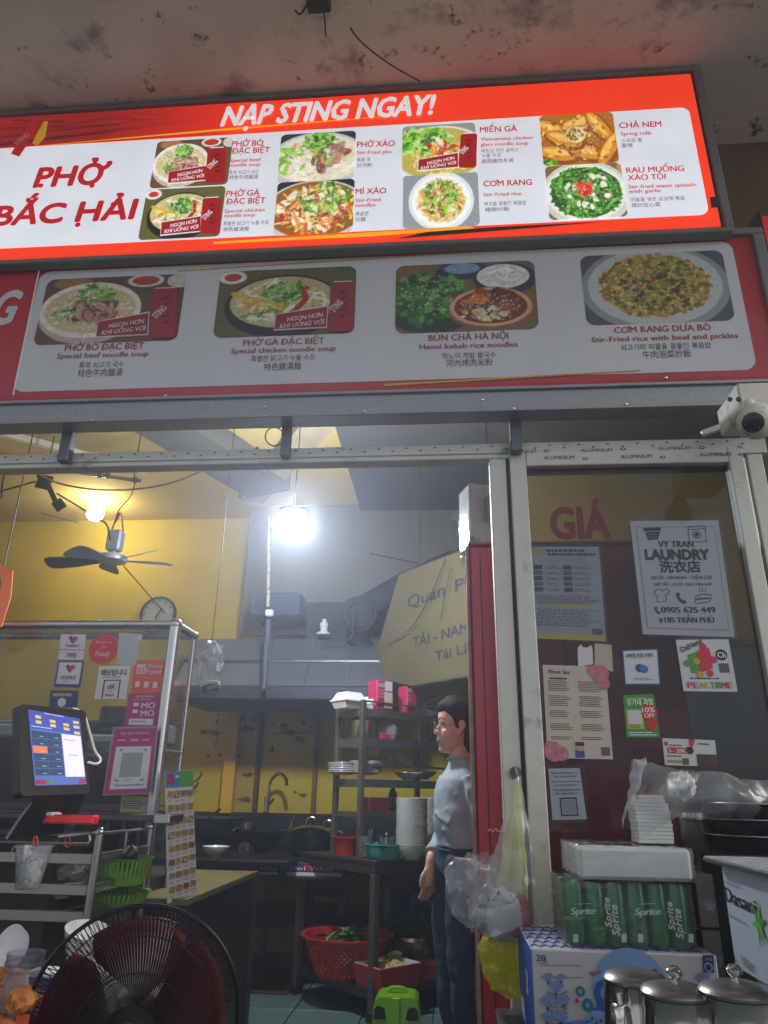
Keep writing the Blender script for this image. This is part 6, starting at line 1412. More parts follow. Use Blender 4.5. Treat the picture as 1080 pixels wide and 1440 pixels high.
# ------------------------------------------------------------------ jar, paper and small table at the lower left
lt_ = thing('side_table', 'low table at the lower corner carrying the clear jar', 'table', (-.85, 1.5, 0))
MB().bbox((-1.25, 1.3, .62), (-.68, 1.75, .65), .004).obj('tabletop', M_STEELD, lt_)
for x_ in (-1.2, -.73):
    for y_ in (1.34, 1.7): MB().bbox((x_-.015, y_-.015, 0), (x_+.015, y_+.015, .619), .003).obj('leg', M_STEELD, lt_)
q = P(20, 1440, Y=1.47); q.z = .652; jt = P(20, 1338, Y=1.47).z-q.z
j = thing('clear_jar', 'big clear plastic jar with orange food inside at the corner', 'jar', q)
rj = P(57, 1400, Y=1.47).x-q.x
MB().lathe([(0, 0), (rj*.95, 0), (rj, .01), (rj, jt*.62), (rj*.93, jt*.78), (rj*.8, jt*.86), (rj*.8, jt*.97), (rj*.84, jt), (rj*.78, jt), (rj*.76, jt*.86), (rj*.96, jt*.6), (rj*.95, .012), (0, .008)], q, 36).obj('jar_wall', film('jar_plastic', '#c8c8d4', .05, .5, .06, 4, .05), j, True)
for z_ in (.88, .93): MB().tube([q+V((rj*.83*math.cos(k*.26), rj*.83*math.sin(k*.26), jt*z_)) for k in range(24)], .002, 5, closed=True).obj('thread_ring', MATS['jar_plastic'], j)
M_FRY = mat('fried_dough', '#b06a2c', .6, var=.4, vs=30, bump=.6, bs=60)
rr = random.Random(4)
for k in range(26): tag(MB().ball(q+V((rr.uniform(-.045, .045), rr.uniform(-.045, .045), .025+.02*(k//3))), (.028, .022, .018), 14, 9, lambda p, d: p+wobble(d, .01, 7, k)).obj('fried_snack', M_FRY, None, True), 'golden piece of fried snack inside the clear jar', 'snack', 'fried snacks in the clear jar')
j2 = MB().bbox(q+V((.02, -rj*.9, .10)), q+V((.045, -rj*.86, .145)), .002).obj('orange_label', mat('orange_label', '#c4521c', .5), j)
q = P(22, 1346, Y=1.62); 
t = thing('paper_cone', 'white curled paper plates leaning behind the clear jar', 'paper plate', q)
for k in range(3): MB().lathe([(0, .0), (.028, .003), (.036, .009), (.037, .010), (.028, .006), (0, .004)], q+V((-.01*k, .008*k, .012+.003*k)), 28, (-.3, -.9, .35)).obj('plate', M_PAPER, t, True)
q = P(68, 1380, Y=1.75)
t = thing('blue_carton', 'blue and white snack box behind the fan guard', 'box', q); MB().bbox(q-V((.04, .03, .02)), q+V((.04, .03, .02)), .003).obj('carton', M_BLUE, t); MB().bbox(q+V((-.04, -.031, .012)), q+V((.04, .031, .0225)), .002).obj('lid', M_PAPER, t)
tag(MB().bbox((-1.25, 1.76, .68), (-.66, 2.2, .70), .003).obj('rear_shelf', M_STEELD), 'steel shelf behind the clear jar and the fan', 'shelf')
# ------------------------------------------------------------------ red cabinet behind the post and the door
rc = thing('red_cabinet', 'tall glossy red metal cabinet standing right behind the door post', 'cabinet', (.5, 2.8, 0))
M_CAB = mat('cabinet_red', '#b00f2c', .28, .1, var=.08, vs=3, coat=.3, dirt=.70, dirt_col='#3a0a12', dirt_scale=8)
kx0, kx1 = P(660, 800, Y=2.6).x, P(969, 1000, Y=2.6).x; kz = P(800, 762, Y=2.6).z
MB().bbox((kx0, 2.6, .02), (kx1, 3.15, kz-.012), .008).obj('body', M_CAB, rc)
MB().bbox((kx0-.004, 2.59, kz-.0115), (kx1+.004, 3.155, kz), .003).obj('top_edge', M_CAB, rc)
MB().bbox((kx0-.012, 2.597, .02), (kx0-.0005, 2.63, kz-.012), .002).obj('edge_strip', mat('rusty_strip', '#8c8272', .6, .3, var=.3, vs=20), rc)
MB().box((kx0+.04, 2.5975, .05), (kx0+.043, 2.5995, kz-.05)).obj('door_gap', mat('dark_red_gap', '#2a060a', .7), rc)
MB().bbox((kx0+.33, 2.594, .1), (kx0+.333, 2.5995, kz-.05), .001).obj('door_gap', MATS['dark_red_gap'], rc)
fk = Face((kx0, 2.598, 1.0), (1, 0, 0), (0, 0, 1))
mb = MB(); mb.tube(spline([fk.at(*fk.px(x, y), .001) for x, y in ((686, 1169), (690, 1166), (693, 1170), (697, 1165), (700, 1169), (704, 1168), (707, 1170), (710, 1166))], 4), .0016, 5); mb.obj('chalk_scribble', M_WINK, rc)
fk.text('N', 853, 846, 889, 62, mat('faded_red_letter', '#9c2a38', .5), rc, .002, .04)
# pale tissue packs on top of it
def block(t, c, ax, ay, az, m, name, bev=.01, amp=.0):
    o = MB().cbox(c, ax, ay, az, bev).obj(name, m, t); return o
M_TIS = mat('tissue_white', '#c4c6c2', .75, var=.04, bump=.2, bs=60)
M_WRAP = film('clear_wrap', '#e8ecef', .03, .5, .14, 14., .35, .04)
q = P(670, 757, Y=2.72)
t = thing('tissue_bundle', 'plastic wrapped bundle of white tissue on top of the red cabinet', 'tissue pack', q)
zt_ = P(678, 684, Y=2.72).z
MB().cbox((q.x+.04, 2.76, (kz+zt_)/2+.004), (.085, .03, 0), (-.02, .06, 0), (.0, 0, (zt_-kz)/2-.006), .008).obj('tissue_stack', M_TIS, t)
MB().cbox((q.x+.04, 2.76, (kz+zt_)/2+.005), (.089, .032, 0), (-.021, .063, 0), (0, 0, (zt_-kz)/2-.001), .012).obj('wrapper', M_WRAP, t)
MB().cbox((q.x+.07, 2.688, (kz+zt_)/2+.03), (.03, .011, 0), (-.0006, .002, 0), (0, 0, .05), 0).obj('green_label', mat('pale_green_label', '#6f8a62', .5), t)
MB().grid(lambda u, v: V((q.x-.045-.05*u, 2.70, kz+.06+.06*v+.05*u))+wobble((u, v, 1), .025, 3)*(.4+u), 10, 8).obj('loose_end', M_WRAP, t, True)
tag(MB().ball((q.x-.03, 2.66, kz-.02), (.035, .03, .06), 20, 14, lambda p, d: p+wobble(d, .03, 3)).obj('plastic_scrap', M_WRAP, None, True), 'clear plastic scrap hanging off the cabinet corner by the yellow sign', 'plastic bag')

# ------------------------------------------------------------------ posters on the door glass
YG = dy+.0275
fg = Face((.6, YG, 1.5), (1, 0, 0), (0, 0, 1))
G1 = 'posters and stickers on the glass door'
def poster(c, label, m, name='poster', cat='poster', h=.002): return sticker(fg, c, label, m, name, cat, G1, h)
fg.text('GIÁ', 777, 757, 858, 44, mat('red_vinyl_letters', '#62131d', .5), dr, .001, .055, name='vinyl_lettering')
M_PP = mat('poster_paper', '#b6b8bb', .5, var=.03)
c = [(886, 733), (1010, 732), (1033, 896), (904, 892)]; t = poster(c, 'white laundry poster with black lettering, basket and washing machine drawings', M_PP)
sub(fg, c, .05, .05, .95, .95, mat('poster_border', '#9a9ca2', .5), t, 'border_line', .0026); sub(fg, c, .065, .062, .935, .938, M_PP, t, 'inner_field', .0032)
def W4(s_, x0, y0, x1, cap, bold=.03, y1=None): fg.text(s_, x0, y0, x1, cap, M_INK, t, .0042, bold, y1=y1 or y0-(x1-x0)*.0)
W4('VY TRAN', 926, 770, 975, 9, .08); W4('LAUNDRY', 908, 787, 997, 14, .09); W4('洗衣店', 928, 804, 985, 13, .05)
W4('SẠCH - NHANH - TIỆN LỢI', 915, 815, 1000, 5, .03); W4('GIẶT SẤY - ỦI ĐỒ  GIAO TẬN NƠI', 919, 824, 1000, 4, .03)
W4('0905 625 449', 930, 862, 1006, 8.5, .07); W4('185 TRẦN PHÚ', 935, 876, 1004, 8, .07)
def gpoly(pts, nm='drawing', m=M_INK, h=.0042): return fg.poly(pts, h, .0006).obj(nm, m, t)
def gline(pts, w=.0012, nm='drawing', m=M_INK): return MB().tube([fg.at(*fg.px(*p), .0042) for p in pts], w, 5).obj(nm, m, t)
gpoly([(904, 743), (928, 742), (929, 747), (905, 748)]); gpoly([(907, 749), (928, 748), (925, 759), (911, 760)])
for i in range(5):
    for k in range(2): fg.disc((911+3.6*i, 752+4*k), .0018, .005, .0005, 8).obj('drawing', M_PP, t)
gline([(967, 741), (991, 740), (993, 762), (969, 763), (967, 741)]); fg.disc((979, 752), .014, .0042, .0006, 20).obj('drawing', M_INK, t); fg.disc((979, 752), .0105, .005, .0006, 20).obj('drawing', M_PP, t); fg.disc((979, 752), .007, .0056, .0006, 16).obj('drawing', M_INK, t); gline([(968, 745), (991, 744)])
gline([(920, 832), (926, 828), (931, 831), (936, 828), (941, 831), (939, 837), (936, 836), (937, 846), (924, 847), (924, 837), (921, 838), (920, 832)])
gpoly([(950, 835), (954, 833), (956, 838), (954, 840), (960, 845), (963, 844), (965, 848), (961, 850), (955, 846), (951, 840)]); gpoly([(920, 854), (923, 853), (924, 857), (923, 858), (926, 861), (928, 860), (929, 863), (926, 864), (922, 861), (920, 857)])
for k in range(2): gline([(977, 840+5*k), (984, 836+5*k), (1001, 837+5*k), (996, 842+5*k), (978, 844+5*k), (977, 840+5*k)])
for k in range(3): gline([(983+4*k, 833), (984+4*k, 831), (983+4*k, 829), (984+4*k, 827)], .0009)
fg.disc((929, 871), .0055, .0042, .0006, 14).obj('drawing', M_INK, t); gpoly([(926.5, 873), (931.5, 873), (929, 878)]); fg.disc((929, 870.8), .0022, .005, .0006, 10).obj('drawing', M_PP, t)
fg.poly([(882, 729), (1013, 728), (1037, 899), (901, 896)], .0065, .0006).obj('plastic_sleeve', film('sleeve_film', '#dfe3e8', .01, .12, .06, 12, .2), t)
c = [(745, 769), (842, 769), (852, 902), (752, 898)]; t = poster(c, 'wrinkled grey notice sheet with tiny print and a yellow bottom line', mat('grey_notice', '#8f9499', .5, bump=.5, bs=14))
fakelines(fg, c, .22, .02, .95, .1, 2, M_INK, t, 1, .6); fg.disc(lerpq(c, .1, .05), .014, .0034, .0006, 14).obj('seal', mat('gold_seal', '#a08a4a', .5), t)
for i in range(5):
    for j in range(2): sub(fg, c, .04+.42*j, .2+.06*i, .16+.42*j, .245+.06*i, M_GINK if i % 2 else M_NAVY, t, 'thumbnail'); fakelines(fg, c, .2+.4*j, .21+.06*i, .42+.45*j, .245+.06*i, 2, M_GINK, t, i+j)
sub(fg, c, .22, .62, .78, .65, mat('sticker_yellow', '#b0a032', .5), t, 'yellow_line'); fakelines(fg, c, .03, .52, .95, .62, 5, M_GINK, t, 3); fakelines(fg, c, .03, .67, .95, .86, 8, M_GINK, t, 4)
sub(fg, c, 0, .94, 1, 1, MATS['sticker_yellow'], t, 'yellow_edge', .0036); sub(fg, c, .82, .87, .96, .935, M_GINK, t, 'blank_square')
fg.poly([(742, 766), (845, 766), (855, 905), (749, 901)], .005, .0006).obj('plastic_sleeve', film('sleeve_film'), t)
c = [(836, 905), (860, 907), (862, 945), (836, 936)]; t = poster(c, 'torn beige paper scrap beside a cat shaped white scrap', mat('beige_scrap', '#a39a8a', .7), 'paper_scrap', 'paper scrap')
c = [(812, 910), (833, 911), (834, 934), (813, 938)]; t = poster(c, 'white paper scrap cut like a cat head', M_PP, 'paper_scrap', 'paper scrap')
fg.poly([(813, 912), (816, 906), (820, 911), (826, 911), (831, 907), (833, 913), (823, 918)], .0022, .001).obj('ears', M_PP, t)
c = [(763, 935), (851, 938), (862, 1068), (770, 1066)]; t = poster(c, 'cream spa price list with pink flower corners and two columns', mat('spa_paper', '#aaa595', .55, var=.05))
M_RO = mat('rose_print', '#a8606c', .55, var=.3, vs=60)
for (u, v, r_) in ((.9, .08, .03), (.8, .05, .02), (.95, .18, .02), (.1, .93, .03), (.22, .95, .022), (.05, .88, .018)):
    fg.disc(lerpq(c, u, v), r_, .0028, .0004, 14).obj('rose', M_RO, t)
wr_(fg, c, 'Moox Spa', .08, .09, .42, .045, M_INK, t, bold=.02, shear=.3); fakelines(fg, c, .1, .12, .45, .16, 1, M_INK, t, 1, .5)
for j in range(2):
    for k, (v0, n) in enumerate(((.14, 6), (.3, 6), (.46, 4), (.6, 4), (.74, 2))): fakelines(fg, c, .06+.48*j, v0+.02, .42+.5*j, v0+.02+.02*n, n, M_INK, t, k+j*9, .35)
fg.disc(lerpq(c, .5, .87), .013, .0034, .0006, 16).obj('cartoon_head', mat('skin_print', '#b48a70', .5), t); sub(fg, c, .43, .91, .57, .99, M_SBLUE, t, 'cartoon_shirt'); sub(fg, c, .44, .82, .57, .86, M_INK, t, 'cartoon_hair', .0044)
sub(fg, c, .83, .87, .96, .96, M_GINK, t, 'blank_square')
c = [(874, 914), (925, 912), (929, 964), (878, 964)]; t = poster(c, 'white square sticker with blue border and a blue heart shape', M_SBLUE, 'sticker', 'sticker')
sub(fg, c, .04, .04, .96, .95, M_PP, t, 'white_field', .0028); wr_(fg, c, '숙박앱 인증 브랜드', .1, .23, .88, .1, M_INK, t, h=.0042, bold=.03)
a_ = lerpq(c, .45, .52); fg.disc(a_, .013, .004, .0006, 16).obj('emblem', M_SBLUE, t); a_ = lerpq(c, .57, .55); fg.disc(a_, .013, .0046, .0006, 16).obj('emblem', mat('mid_blue', '#3c62a4', .5), t); fakelines(fg, c, .25, .78, .8, .87, 2, M_INK, t)
c = [(950, 900), (1024, 899), (1037, 973), (961, 972)]; t = poster(c, 'white sticker with a red and green puzzle piece and colourful lettering', M_PP, 'sticker', 'sticker')
M_G1, M_G2, M_G3 = mat('puzzle_green', '#3f8a2c', .5), mat('puzzle_red', '#b4203c', .5), mat('puzzle_yellow', '#b0902a', .5)
fg.poly([(966, 921), (978, 917), (986, 912), (988, 945), (972, 947), (970, 938)], .0034, .0006).obj('puzzle_half', M_G1, t); fg.poly([(979, 917), (996, 911), (1000, 925), (1002, 940), (985, 946)], .0042, .0006).obj('puzzle_half', M_G2, t)
for x_, y_, m_ in ((966, 933, M_G1), (988, 910, M_G2), (1003, 928, M_G2), (984, 949, M_G3), (998, 947, M_G2), (979, 930, M_G3)): fg.disc((x_, y_), .011, .0048, .0006, 14).obj('puzzle_knob', m_, t)
fg.text('DaNang', 959, 918, 988, 8, M_INK, t, .0042, .04, y1=904); fg.disc((1014, 921), .018, .0036, .0006, 18).obj('speech_disc', M_INK, t); fg.text('Ch', 1009, 925, 1020, 8, M_WINK, t, .0046, .03)
fg.poly([(1010, 933), (1024, 933), (1026, 946), (1012, 946)], .0034, .0006).obj('blank_square', M_GINK, t)
for k, (ch, m_) in enumerate(zip('PEAKTIME', (M_G2, M_G2, M_G3, M_G3, M_G1, M_G1, M_G2, M_G2))): fg.text(ch, 967+8*k, 968, 973.5+8*k, 9, m_, t, .0042, .05)
fakelines(fg, c, .15, .72, .85, .78, 1, M_INK, t)
M_GS = mat('flyer_green', '#2c8038', .5)
c = [(876, 978), (919, 976), (928, 1037), (881, 1037)]; t = poster(c, 'green fruit shop sticker with yellow code frame and red discount burst', M_GS, 'sticker', 'sticker')
wr_(fg, c, '유기네 과일', .1, .24, .92, .13, M_WINK, t, h=.0042, bold=.03); fakelines(fg, c, .1, .05, .9, .1, 1, MATS['sticker_yellow'], t, 2, .7)
sub(fg, c, .05, .34, .56, .8, MATS['sticker_yellow'], t, 'code_frame', .003); sub(fg, c, .1, .37, .52, .68, M_PP, t, 'blank_square', .0038)
fg.disc(lerpq(c, .76, .42), .026, .0036, .0006, 14).obj('burst', mat('burst_red', '#b01c1c', .5), t); wr_(fg, c, '10%', .56, .42, .95, .13, M_WINK, t, h=.0046, bold=.03); wr_(fg, c, 'OFF', .6, .54, .92, .1, M_WINK, t, h=.0046, bold=.03)
fg.disc(lerpq(c, .8, .7), .018, .0036, .0006, 14).obj('burst', MATS['burst_red'], t); fakelines(fg, c, .66, .64, .94, .78, 2, M_WINK, t); fakelines(fg, c, .05, .86, .95, .97, 2, M_WINK, t, 5); fakelines(fg, c, .1, .7, .5, .79, 2, M_INK, t, 6)
c = [(931, 1038), (1005, 1041), (1009, 1078), (935, 1076)]; t = poster(c, 'white card sticker with red discount box and dark food photo corner', M_PP, 'sticker', 'sticker')
sub(fg, c, .08, .33, .42, .55, MATS['burst_red'], t, 'red_box'); wr_(fg, c, '5 - 20%', .1, .52, .4, .14, M_WINK, t, h=.0042, bold=.03); sub(fg, c, .62, .55, 1, 1, mat('dark_food_photo', '#3c2a1c', .5, var=.6, vs=120), t, 'food_photo')
fakelines(fg, c, .12, .2, .42, .3, 1, M_INK, t); fakelines(fg, c, .05, .6, .4, .7, 1, M_INK, t); sub(fg, c, .34, .72, .46, .96, M_GINK, t, 'blank_square'); fg.disc(lerpq(c, .5, .42), .012, .0036, .0006, 6).obj('hexagon', M_INK, t); sub(fg, c, .05, .8, .33, .9, mat('gold_bar', '#a0803c', .5), t, 'gold_bar')
fg.disc(lerpq(c, .06, .2), .006, .0036, .0006, 10).obj('dot', MATS['burst_red'], t); fakelines(fg, c, .66, .1, .95, .22, 1, M_INK, t); fg.poly([lerpq(c, .5, 0), lerpq(c, .62, .0), lerpq(c, .56, .3), lerpq(c, .5, .2)], .0036, .0006).obj('corner_mark', MATS['burst_red'], t)
c = [(771, 1081), (815, 1080), (825, 1152), (777, 1153)]; t = poster(c, 'small white notice about rice noodles with a blank code square', M_PP)
for k, s_ in enumerate(('Mời bạn quét mã đánh giá 5 sao', 'Tặng 1 chai nước suối !', 'Please scan the code to rate 5 stars', 'Get 1 bottle of mineral water !', '코드를 스캔하여 별점 5개를 주세요', '생수 1병을 드립니다.')): wr_(fg, c, s_, .06+.08*(k % 2), .1+.07*k+.03*(k//2), .94-.08*(k % 2), .035, M_INK, t, bold=.03)
for (u0, v0, u1, v1) in ((.26, .57, .78, .6), (.26, .9, .78, .93), (.26, .57, .3, .93), (.74, .57, .78, .93)): sub(fg, c, u0, v0, u1, v1, M_INK, t, 'square_frame')
sub(fg, c, .32, .62, .72, .88, MATS['pale_grey_panel'], t, 'blank_square')
fg.poly([(768, 1077), (824, 1075), (827, 1156), (773, 1158)], .005, .0006).obj('plastic_sleeve', MATS['sleeve_film'], t)

# ------------------------------------------------------------------ security camera
q = P(1060, 590, Y=1.98)
sc_ = thing('security_camera', 'white dome security camera on a stained bracket at the end of the beam', 'security camera', q)
M_OLDW = mat('stained_white', '#c2beb2', .55, var=.12, dirt=.58, dirt_col='#5a4c34', dirt_scale=12)
b0_ = P(1020, 543, Y=2.1); 
MB().bbox((b0_.x, 2.02, P(1040, 584, Y=2.05).z), (b0_.x+.16, 2.2, P(1040, 545, Y=2.05).z), .006).obj('junction_box', M_OLDW, sc_)
MB().cyl(q+V((.005, .02, .02)), q+V((.02, .06, .09)), .022, n=14).obj('neck', M_OLDW, sc_, True)
MB().ball(q+V((.012, .01, 0)), .056, 26, 18).obj('ball_housing', M_OLDW, sc_, True)
dd = (V(CAM)-q).normalized(); dd = (dd+V((-.25, 0, -.1))).normalized()
MB().lathe([(.030, .046), (.031, .051), (.026, .0545), (0, .0545)], q+V((.012, .01, 0)), 26, dd).obj('lens_ring', mat('camera_face', '#1a1c26', .15), sc_, True)
MB().lathe([(.014, .0545), (.013, .060), (0, .061)], q+V((.012, .01, 0)), 18, dd).obj('lens', mat('lens_glass', '#07080c', .05, coat=1.), sc_, True)
for k in range(6): a_ = k*1.047; u1_ = dd.cross(V((0, 0, 1))).normalized(); v1_ = u1_.cross(dd); MB().ball(q+V((.012, .01, 0))+dd*.055+u1_*.023*math.cos(a_)+v1_*.023*math.sin(a_), .003, 8, 6).obj('infrared_light', mat('ir_dot', '#3a3c50', .2), sc_)
for x_, y_ in ((1026, 562), (1038, 562)): p = P(x_, y_, Y=2.018); MB().cyl(p, p+V((0, -.004, 0)), .008, n=12).obj('hole', M_DARK, sc_)
tag(MB().cbox((P(1015, 600, Y=2.3).x, 2.3, P(1015, 600, Y=2.3).z), (.07, 0, .026), (0, .01, 0), (-.004, 0, .010), .002).obj('brace', M_ALU), 'slanting pale brace behind the security camera', 'brace')

# ------------------------------------------------------------------ service table with goods at the lower right
sv = thing('service_table', 'steel service table carrying cartons and teapots', 'table', (.75, 1.7, 0))
MB().bbox((.12, 1.15, .60), (1.5, 2.32, .63), .005).obj('tabletop', M_STEELD, sv)
for x_ in (.16, 1.46):
    for y_ in (1.19, 2.28): MB().bbox((x_-.02, y_-.02, 0), (x_+.02, y_+.02, .5995), .003).obj('leg', M_STEELD, sv)
# drink carton
bx0, bx1, by0, by1, bz0, bz1 = P(747, 1337, Y=1.9).x, P(1007, 1342, Y=1.9).x, 1.9, 2.24, .632, P(880, 1339, Y=1.9).z
t = thing('swan_carton', 'white carton with a blue swan and flowers and a blue side', 'carton', ((bx0+bx1)/2, 2.07, bz0))
M_CW = mat('carton_white', '#aaabad', .5, var=.03); M_CB = mat('carton_blue', '#1c48a8', .45)
MB().bbox((bx0, by0, bz0), (bx1, by1, bz1), .003).obj('carton', M_CW, t)
MB().box((bx0-.0015, by0+.002, bz0), (bx0-.0003, by1, bz1-.002)).obj('blue_side', M_CB, t)
f6 = Face((bx0-.0016, by1, bz0), (0, -1, 0), (0, 0, 1))
f6.text_ab('28', .2, .1, .05, .05, M_WINK, t, .001, .03, rot=0); f6.plate((.02, .02, .12, .06), .001, .0006).obj('white_patch', M_CW, t)
ft = Face((bx0, by0, bz1+.0005), (1, 0, 0), (0, 1, 0))
for i in range(16):
    for j in range(6):
        a_, b_ = .012+i*.024+.012*(j % 2), .02+j*.05
        if a_ > bx1-bx0-.02: continue
        pts = [ft.at(a_+.011*math.cos(k*.628), b_+.022*abs(math.sin(k*.628)) if k <= 5 else b_, .001) for k in range(6)]
        MB().tube(pts, .0014, 4).obj('scale_line', M_CB, t)
f7 = Face((bx0, by0-.0004, bz0), (1, 0, 0), (0, 0, 1))
def G(x, y): return f7.px(x, y)
def fpoly(pts, m, nm='print', h=.001): return f7.poly(pts, h, .0006).obj(nm, m, t)
M_LB = mat('swan_pale_blue', '#6e93bd', .5); M_MB = mat('swan_blue', '#24509c', .5); M_DB = mat('swan_deep_blue', '#122a6c', .5)
f7.disc((888, 1395), .085, .0008, .0005, 40, .085).obj('pale_disc', M_LB, t)
f7.text('28', 754, 1351, 767, 9, M_DB, t, .001, .04); f7.text('LON', 769, 1353, 774, 5, M_DB, t, .001, .02, rot=1.57); f7.text('LON/CHAI', 755, 1355, 770, 2.4, M_DB, t, .001)
for k in range(12): fpoly([(760+5*k, 1357), (763+5*k, 1357), (763+5*k, 1357.8), (760+5*k, 1357.8)], M_INK, 'dash'); fpoly([(760+5*k, 1374), (763+5*k, 1374), (763+5*k, 1374.8), (760+5*k, 1374.8)], M_INK, 'dash')
# swan: body, neck, wing feathers, tail
sw = [(842, 1388), (846, 1381), (852, 1380), (852, 1386), (848, 1388), (847, 1396), (856, 1410), (860, 1425), (855, 1440), (840, 1450), (820, 1450), (822, 1436), (838, 1428), (848, 1424), (843, 1412), (838, 1400), (838, 1388), (841, 1379), (846, 1376), (852, 1380)]
for i, (x_, y_) in enumerate([(846, 1383), (842, 1386), (840, 1392), (840, 1398), (842, 1404), (845, 1410), (849, 1416), (852, 1422)]): f7.disc((x_, y_), .0075+.0012*(i > 4)*i*.5, .0018+i*.00005, .0004, 14).obj('swan_neck', M_MB, t)
fpoly([(849, 1380), (858, 1388), (848, 1387)], M_DB, 'swan_beak', .0024); f7.disc((846, 1438), .034, .002, .0004, 22, .03).obj('swan_body', M_MB, t); f7.disc((840, 1434), .026, .0026, .0004, 22, .018).obj('swan_wing', M_LB, t)
for k in range(9): a_ = 2.6+k*.11; f7.poly([(838, 1432), (838+46*math.cos(a_)-2, 1432+22*math.sin(a_)+10), (838+48*math.cos(a_), 1436+22*math.sin(a_)+10)], .003+.0001*k, .0004).obj('tail_feather', M_MB if k % 2 else M_LB, t)
for k in range(14): f7.poly([(822+3*k, 1428+(k % 3)*4), (826+3*k, 1431+(k % 3)*4), (822+3*k, 1434+(k % 3)*4)], .0034, .0004).obj('feather', M_DB if k % 2 else M_LB, t)
M_FL = mat('flower_blue', '#6c7fae', .5); M_LF = mat('leaf_grey', '#6c7484', .5)
def flower(x, y, r, m=M_FL):
    for k in range(5): a_ = -2.6+k*.52; f7.poly([(x, y+r*.7), (x+r*math.cos(a_-.22), y+r*math.sin(a_-.22)), (x+r*1.1*math.cos(a_), y+r*1.1*math.sin(a_)), (x+r*math.cos(a_+.22), y+r*math.sin(a_+.22))], .0014+.0001*k, .0004).obj('petal', m, t)
    f7.poly([(x-2, y+r*.5), (x+2, y+r*.5), (x, y+r*1.2)], .002, .0004).obj('calyx', M_DB, t)
for x_, y_, r_ in ((771, 1376, 8), (789, 1376, 7), (782, 1390, 11), (770, 1410, 11), (793, 1408, 9), (788, 1432, 10), (769, 1432, 9), (988, 1377, 10), (955, 1372, 6)): flower(x_, y_, r_)
f7.poly([(780, 1380), (782, 1380), (786, 1440), (783, 1440)], .0012, .0004).obj('stem', M_LF, t)
for k in range(8): y_ = 1395+k*6; f7.poly([(784, y_+4), (796, y_-3), (800, y_-1), (790, y_+5)], .0013, .0004).obj('leaf', M_LF, t); f7.poly([(783, y_+3), (771, y_-2), (768, y_+1), (778, y_+5)], .0013, .0004).obj('leaf', M_LF, t)
M_RD, M_TQ = mat('carton_red_print', '#a03038', .5), mat('carton_teal', '#1e6a78', .5)
for k in range(4): f7.poly([(834, 1373), (828+5*k, 1367-(k % 2)*2), (831+5*k, 1366)], .0012+.0001*k, .0004).obj('red_sprig', M_RD, t)
for (x_, y_, r_, m_) in ((816, 1394, .011, M_TQ), (826, 1413, .013, M_TQ), (811, 1407, .005, M_RD), (816, 1394, .004, M_LB), (826, 1413, .005, M_LB), (921, 1366, .006, M_RD), (928, 1372, .006, M_RD)): f7.disc((x_, y_), r_, .0016 if r_ > .006 else .0024, .0004, 8).obj('small_flower', m_, t)
f7.poly([(988, 1343), (1003, 1343), (1004, 1368), (989, 1367)], .001, .0005).obj('blue_tag', M_DB, t); f7.disc((996, 1360), .009, .0018, .0005, 18).obj('tag_ring', M_CW, t); f7.disc((996, 1360), .0065, .0026, .0005, 18).obj('tag_core', M_DB, t); f7.text('SG', 991, 1350, 1001, 4, M_CW, t, .0018)
# ---- can pack: 6 x 4 cans in clear film
cx0, cx1 = P(792, 1238, Y=1.93).x, P(978, 1332, Y=1.93).x; cz0 = bz1+.002; cz1 = P(880, 1241, Y=1.93).z
t = thing('can_pack', 'film wrapped pack of green drink cans on the swan carton', 'can pack', ((cx0+cx1)/2, 2.02, cz0))
M_CAN = mat('can_green', '#0a6a34', .3, .35, var=.06, coat=.3); M_RIM = M_STEEL
cr_ = (cx1-cx0)/12; h_ = cz1-cz0; can0 = None; M_CWI = mat('can_white_ink', '#b8c4bc', .4)
for j in range(4):
    for i in range(6):
        c = V((cx0+cr_*(2*i+1), 1.93+cr_*(2*j+1), cz0))
        if can0 is None:
            can0 = MB().lathe([(cr_*.7, 0), (cr_*.97, .008), (cr_*.99, .014), (cr_*.99, h_-.010), (cr_*.90, h_-.003), (cr_*.91, h_), (cr_*.76, h_-.003), (0, h_-.004)], c, 24).obj('can', M_CAN, t, True); can_me = can0.data; base = c
        else:
            o = bpy.data.objects.new('can', can_me); COL.objects.link(o); o.parent = t; o.location = c-base
f8 = Face((cx0, 1.93-.0015, cz0), (1, 0, 0), (0, 0, 1))
f8.text('Sprite', 803, 1286, 838, 10, M_CWI, t, .002, .09, .25, y1=1285); f8.text('Sprite', 893, 1287, 929, 10, M_CWI, t, .002, .09, .25, y1=1286)
def vtext(s_, x, y0, y1, cap, h=.002):
    a_, b_ = f8.px(x, y0); _, b2 = f8.px(x, y1); a2, _ = f8.px(x-cap, y0); f8.text_ab(s_, a_, b_, b2-b_, abs(a_-a2), M_CWI, t, h, .07, .2, rot=math.pi/2)
vtext('Sprite', 860, 1304, 1262, 9); vtext('Sprite', 871, 1316, 1272, 10); vtext('Sprite', 949, 1308, 1268, 9); vtext('Sprite', 961, 1320, 1278, 10)
for x_ in (806, 874, 897, 968): f8.poly([(x_, 1313), (x_+7, 1313), (x_+7, 1325), (x_, 1325)], .002, .0005).obj('small_mark', M_CWI, t)
for x_ in (815, 905): f8.poly([(x_-8, 1271), (x_+16, 1270), (x_+16, 1270.8), (x_-8, 1271.8)], .002, .0005).obj('small_line', M_CWI, t)
pk = MB(); cc_ = V(((cx0+cx1)/2, 1.93+cr_*4, (cz0+cz1)/2)); 
